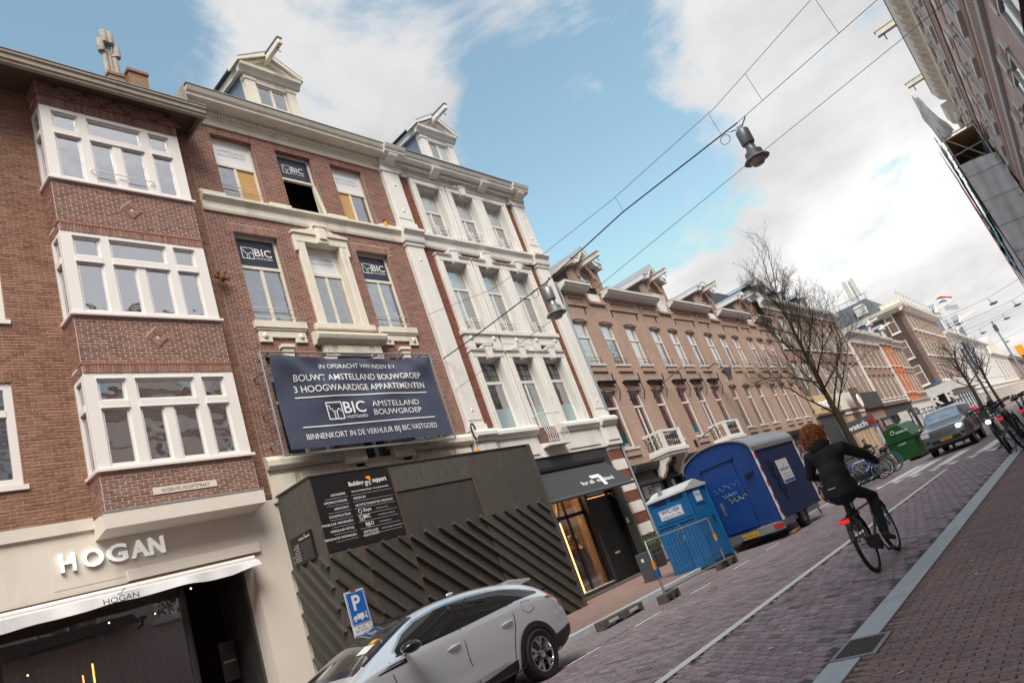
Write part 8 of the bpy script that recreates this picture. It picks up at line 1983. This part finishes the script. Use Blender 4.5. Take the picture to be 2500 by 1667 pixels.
# ================================================================ bicycles
def bicycle(label, loc, yaw, lean=0.0, frame='bike_black', rimc='galvanised', rack=True, basket=False, bars='sit', tyre='rubber', group=None, light=False, steer=0.0, wb=1.16, R=.345, reflector=True, guard=True, spokes=18, tr=.021, stand=True, scale=1.17):
    B = thing('bicycle', label, 'bicycle', (0, 0, 0), group)
    def wheel(x):
        W = bpy.data.objects.new('wheel', None); COL.objects.link(W); W.parent = B
        MB().torus((x, 0, R), R-tr, tr, 'y', 40, 8).build('tyre', tyre, W, smooth=True); MB().torus((x, 0, R), R-2*tr-.004, .012, 'y', 40, 5).build('rim', rimc, W, smooth=True)
        m = MB()
        for k in range(spokes): t = k*2*math.pi/spokes; s = .03*(1 if k % 2 else -1); m.tube([(x+.02*math.cos(t+.8), s, R+.02*math.sin(t+.8)), (x+(R-.045)*math.cos(t), 0, R+(R-.045)*math.sin(t))], .0016, 3, cap=False)
        m.tube([(x, -.055, R), (x, .055, R)], .022, 8); m.build('spokes', 'galvanised', W, kind='stuff'); return W
    wheel(0); wheel(wb)
    bb = Vector((.46, 0, .30)); st = Vector((.26, 0, .82)); hd = Vector((wb-.28, 0, .80)); hb = Vector((wb-.24, 0, .64)); fx = Vector((wb, 0, R))
    m = MB(); m.tube([bb, st], .018, 8); m.tube([bb, hb], .021, 8); m.tube([hb, hd], .022, 8); m.tube([st.lerp(bb, .1), hd.lerp(hb, .2)], .017, 8)
    for s in (-.05, .05): m.tube([bb+Vector((0, s*.5, 0)), (0, s, R)], .011, 6); m.tube([st.lerp(bb, .12)+Vector((0, s*.5, 0)), (0, s, R)], .009, 6)
    m.build('frame', frame, B, smooth=50)
    m = MB(); m.tube([hd+Vector((-.02, 0, .06)), hb], .015, 8)
    for s in (-.05, .05): m.tube([hb+Vector((.005, s, -.03)), hb.lerp(fx, .5)+Vector((.0, s, 0)), fx+Vector((0, s, 0))], .012, 6)
    m.tube([hb+Vector((.005, -.05, -.03)), hb+Vector((.005, .05, -.03))], .014, 6); m.build('fork', frame, B)
    m = MB(); top = hd+Vector((-.04, 0, .22)); m.tube([hd, top], .013, 8)
    if bars == 'sit':
        for s in (-1, 1): m.tube([top, top+Vector((.04, s*.12, .03)), top+Vector((-.03, s*.27, .03)), top+Vector((-.20, s*.30, .0))], .012, 6)
    else:
        for s in (-1, 1): m.tube([top, top+Vector((.0, s*.30, .03))], .013, 6)
    m.build('handlebar', 'chrome' if frame != 'bike_black' else 'iron', B)
    m = MB()
    for s in (-1, 1):
        a, b = (top+Vector((-.12, s*.295, .01)), top+Vector((-.23, s*.305, 0))) if bars == 'sit' else (top+Vector((0, s*.2, .02)), top+Vector((0, s*.31, .03)))
        m.tube([a, b], .018, 8)
    m.build('grips', 'rubber', B)
    MB().tube([st, st+Vector((-.03, 0, .14))], .014, 8).build('seat_post', 'chrome', B)
    sp = st+Vector((-.05, 0, .17)); m = MB(); m.ball(sp+Vector((-.04, 0, 0)), (.11, .09, .035), 14, 8); m.ball(sp+Vector((.09, 0, .0)), (.13, .035, .03), 12, 8); m.build('saddle', 'plastic_black', B, smooth=True)
    if guard:
        for x, t0, t1 in ((0, .15, 2.9), (wb, .5, 2.6)):
            m = MB(); n = 14; vs = []
            for k in range(n+1):
                t = t0+(t1-t0)*k/n
                for s in (-.03, .03): vs.append((x+(R+.022)*math.cos(t), s, R+(R+.022)*math.sin(t)))
            m.add(vs, [(2*k, 2*k+1, 2*k+3, 2*k+2) for k in range(n)]); m.build('mudguard', frame if frame == 'bike_black' else 'galvanised', B, smooth=True)
    if rack:
        m = MB()
        for s in (-.06, .06): m.tube([(.22, s, .74), (-.36, s, .745)], .008, 6); m.tube([(-.25, s, .745), (0, s*.9, R)], .007, 5)
        for x in (-.34, -.15, .05): m.tube([(x, -.06, .744), (x, .06, .744)], .007, 5)
        m.build('carrier', 'iron', B)
        if reflector: MB().box(-.40, -.365, -.065, .065, .70, .75).build('rear_light', 'red_glow' if light == 'rear' else 'red_lens', B, bevel=.006)
    m = MB(); m.lathe([(.085, -.055), (.09, -.05), (.085, -.045)], bb, 18, axis='y'); m.tube([bb+Vector((0, -.07, 0)), bb+Vector((.1, -.09, -.13))], .011, 6); m.tube([bb+Vector((0, .07, 0)), bb+Vector((-.1, .09, .13))], .011, 6); m.box(bb.x+.05, bb.x+.15, -.18, -.09, bb.z-.15, bb.z-.12); m.box(bb.x-.15, bb.x-.05, .09, .18, bb.z+.12, bb.z+.15); m.build('crank', 'iron', B)
    MB().prism([(bb.x+.11, bb.z+.09), (bb.x+.13, bb.z-.06), (bb.x, bb.z-.11), (-.03, R-.08), (-.08, R), (-.03, R+.07)], 'y', -.065, -.045).build('chain_guard', 'plastic_black', B, bevel=.01)
    if stand: MB().tube([(.12, .05, .30), (.02, .18, .0)], .009, 5).build('kickstand', 'iron', B)
    if basket:
        m = MB(); x0, x1, z0, z1 = wb-.10, wb+.26, .80, 1.06
        for z in (z0, z0+.09, z0+.18, z1): m.tube([(x0, -.2, z), (x1, -.2, z), (x1, .2, z), (x0, .2, z), (x0, -.2, z)], .007, 5)
        for k in range(7):
            y = -.2+k*.4/6; m.tube([(x0, y, z1), (x0, y, z0), (x1, y, z0), (x1, y, z1)], .005, 4)
        m.build('basket', 'iron', B); MB().box(wb+.262, wb+.27, -.09, .09, .84, 1.0).build('basket_plate', 'panel_grey', B)
    if basket or light: MB().lathe([(.02, 0), (.045, .05), (.048, .07)], (wb+.02, 0, .74), 12, axis='x').build('headlight', 'chrome', B)
    if light == 'front': MB().ball((wb+.10, 0, .74), (.02, .045, .045), 10, 6).build('lit_lens', 'headlight_glow', B)
    B.location = loc; B.rotation_euler = (lean, 0, yaw)
    if group: B.scale = (scale, scale, scale)
    return B
bicycle('black step-through bicycle ridden by the red-haired cyclist', (9.98, 3.10, 0), rad(1), 0, rack=True, bars='flat', light='rear', wb=1.36, R=.385, reflector=True, spokes=28, tr=.028, stand=False)
GR = 'bicycles parked along the right pavement'
bicycle('dark parked bicycle with wire front basket and shining lamp', (24.75, 2.72, 0), rad(184), rad(5), basket=True, light='front', group=GR, R=.36, tr=.026, scale=1.3)
bicycle('dark parked bicycle with red rear reflector, second from the kerb', (23.2, 2.25, 0), rad(-3), rad(-6), light='rear', group=GR, R=.36, tr=.026, scale=1.3)
bicycle('dark parked bicycle with a red reflector at the right edge of the picture', (23.6, 1.8, 0), rad(4), rad(-5), light='rear', group=GR, R=.36, tr=.026, scale=1.3)
bicycle('dark parked bicycle with basket farther along the right pavement', (27.2, 2.5, 0), rad(178), rad(5), basket=True, group=GR, R=.36, tr=.026, scale=1.3)
bicycle('farthest dark parked bicycle in the right-hand row', (28.6, 2.2, 0), rad(182), rad(-5), group=GR, R=.36, tr=.026, scale=1.3)
GL = 'bicycles parked along the left kerb'
bicycle('bicycle with a bright blue lower frame nearest the rider', (30.2, 8.9, .1), rad(-58), rad(6), frame='sign_blue', group=GL)
bicycle('silver parked bicycle second along the left kerb', (31.2, 9.0, .1), rad(-62), rad(-5), frame='galvanised', group=GL)
bicycle('silver parked bicycle with tan tyres between its neighbours on the left kerb', (31.9, 9.0, .1), rad(-55), rad(6), frame='galvanised', tyre='coat_tan', group=GL)
bicycle('silver bicycle with pale fork next to the blue-tyred one', (32.7, 9.0, .1), rad(-64), rad(4), frame='galvanised', group=GL)
bicycle('parked bicycle with blue front tyre by the moped', (33.5, 9.0, .1), rad(-52), rad(-4), tyre='spray_blue', group=GL)
bicycle('bicycle standing behind the far end of the blue trailer', (25.0, 9.4, .1), rad(-75), rad(4), frame='galvanised', group=GL)
def moped():
    M = thing('moped', 'black moped with raised seat parked in front of the green container', 'moped', (0, 0, 0)); R = .3
    for x in (0, 1.3):
        W = bpy.data.objects.new('wheel', None); COL.objects.link(W); W.parent = M
        MB().torus((x, 0, R), R-.05, .05, 'y', 30, 8).build('tyre', 'rubber', W, smooth=True); m = MB(); m.torus((x, 0, R), R-.10, .015, 'y', 28, 5)
        for k in range(6): t = k*1.047; m.tube([(x, 0, R), (x+.2*math.cos(t), 0, R+.2*math.sin(t))], .014, 5)
        m.build('rim', 'galvanised', W)
    m = MB(); m.prism([(.05, .55), (.5, .4), (.95, .45), (1.05, .75), (.85, .86), (.5, .72), (.0, .82), (-.2, .86), (-.25, .78)], 'y', -.11, .11); m.build('body', 'gloss_black', M, bevel=.03)
    m = MB(); m.ball((.35, 0, .86), (.32, .13, .06), 14, 8); m.ball((-.12, 0, .98), (.2, .15, .13), 14, 8); m.build('seat', 'plastic_black', M, smooth=True)
    m = MB()
    for s in (-.07, .07): m.tube([(1.3, s, R), (1.08, s, .9)], .025, 6)
    m.tube([(1.05, -.32, 1.05), (1.06, 0, 1.0), (1.05, .32, 1.05)], .015, 6); m.build('fork', 'galvanised', M); MB().ball((1.2, 0, .88), (.08, .1, .1), 12, 8).build('headlamp', 'chrome', M)
    MB().box(-.32, -.26, -.06, .06, .72, .80).build('tail_light', 'red_lens', M); MB().box(-.30, -.25, -.09, .09, .52, .66).build('plate', 'print_white', M)
    for s in (-.16, .16): MB().ball((-.2, s, .74), .035, 8, 6).build('indicator', 'amber_lens', M)
    MB().tube([(.5, -.15, .28), (.0, -.16, .3), (-.3, -.16, .34)], .045, 8).build('exhaust', 'galvanised', M)
    M.location = (35.9, 8.55, .1); M.rotation_euler = (rad(6), 0, rad(125))
moped()
def container():
    C = thing('waste_container', 'green steel waste container with sloping lid behind the moped', 'container', (42, 9, 0)); x0, x1, y0, y1 = 41.0, 44.6, 8.02, 9.45
    m = MB(); m.prism([(y0+.12, .12), (y1-.12, .12), (y1, 1.15), (y0, 1.15)], 'x', x0, x1); m.build('tub', 'container_green', C, bevel=.02)
    m = MB(); m.prism([(y0, 1.18), (y1, 1.18), (y1-.2, 1.85), (y1-.5, 1.95), (y0+.5, 1.95)], 'x', x0+.02, x1-.02); m.build('hood', 'container_green', C, bevel=.03)
    MB().box(x0-.05, x1+.05, y0-.06, y1+.06, 1.12, 1.22).build('rim_beam', 'container_green', C)
    for x in (x0+.5, x0+1.6, x0+2.8): MB().box(x, x+.1, y0-.05, y0+.02, .3, 1.12).build('rib', 'container_green', C)
    for k in range(4): MB().box(x0+2.2+k*.38, x0+2.45+k*.38, y0+.55, y1-.5, 1.96, 1.99).build('lid_strip', 'print_white', C)
    text('container_lettering', 'meet.nl', 'print_white', C, (x0-.03, 8.75, 1.5), width=.6, height=.16, facing='-x', bold=.02); MB().torus((x0-.03, 8.9, 1.62), .09, .02, 'x', 18, 5).build('round_mark', 'print_white', C)
    text('container_lettering', 'meet', 'print_white', C, (x0-.06, 8.9, .9), width=.4, height=.1, facing='-x'); MB().box(x0+.2, x1-.2, y0+.2, y1-.2, .02, .13).build('skid', 'plastic_black', C)
container()
T = thing('low_hedge', 'low dark green planting along the left kerb by the moped', 'plant', (36.5, 9.0, .1)); m = MB()
for k in range(1400):
    c = Vector((rnd.uniform(33.6, 38.4), rnd.uniform(8.95, 9.5), .1+abs(rnd.gauss(0, .22)))); a = Vector((rnd.gauss(0, 1), rnd.gauss(0, 1), rnd.gauss(0, 1))).normalized(); b = a.orthogonal().normalized(); s = .05
    m.quad(c-a*s, c-b*s*.5, c+a*s, c+b*s*.5)
m.build('foliage', 'leaf', T, recalc=False, kind='stuff')
T = thing('crowd_barrier', 'grey barrier with plate infill behind the off-road car', 'barrier', (68, 8, 0)); MB().box(60, 74, 8.5, 8.56, .25, 1.15).build('infill', 'panel_grey', T); MB().tube([(60, 8.5, .1), (60, 8.5, 1.2), (74, 8.7, 1.2), (74, 8.7, .1)], .03, 6).build('frame', 'galvanised', T)
T = thing('crowd_barrier', 'small grey mesh barrier behind the parked bicycles', 'barrier', (35, 9.6, 0)); m = MB(); m.tube([(33.6, 9.55, .1), (33.6, 9.55, 1.1), (35.2, 9.7, 1.1), (35.2, 9.7, .1)], .02, 6)
for k in range(1, 16): m.tube([(33.6+.1*k, 9.55+.0094*k, .2), (33.6+.1*k, 9.55+.0094*k, 1.1)], .008, 4)
m.build('rails', 'galvanised', T)
T = thing('parked_van', 'white car parked far right beyond the bicycles', 'car', (0, 0, 0)); st = []
for x, t, k in ((0, .7, .85), (.15, .95, .95), (.9, 1.1, 1), (1.1, 1.2, 1), (1.8, 1.62, 1), (3.4, 1.66, 1), (4.2, 1.45, .98), (4.5, 1.0, .9)): st.append((x, [(0, .3), (.75*k, .3), (.88*k, .4), (.9*k, .7), (.88*k, min(.95, t-.1)), (.84*k, min(1.0, t-.05)), ((.66 if t > 1.3 else .8)*k, t-.08), (.4, t), (0, t)]))
o, bv = body_of(T, st, 'white_paint'); patch(T, bv, 'windscreen', 'glass_blue', lambda u, v: (1.15+.6*v, -.68+1.36*u, 2), 8, 6, (0, 0, -1), .01)
for s in (-1, 1):
    patch(T, bv, 'side_window', 'car_glass', band([(1.4, 1.06), (4.0, 1.08)], [(1.4, 1.1), (1.9, 1.5), (3.4, 1.52), (4.0, 1.4)], 0), 12, 4, (0, -s, 0), .01)
    for xw in (.8, 3.6): alloy(T, (xw, s*.78, .32), .32, s)
T.location = (31.5, 1.35, 0); T.rotation_euler = (0, 0, rad(2))
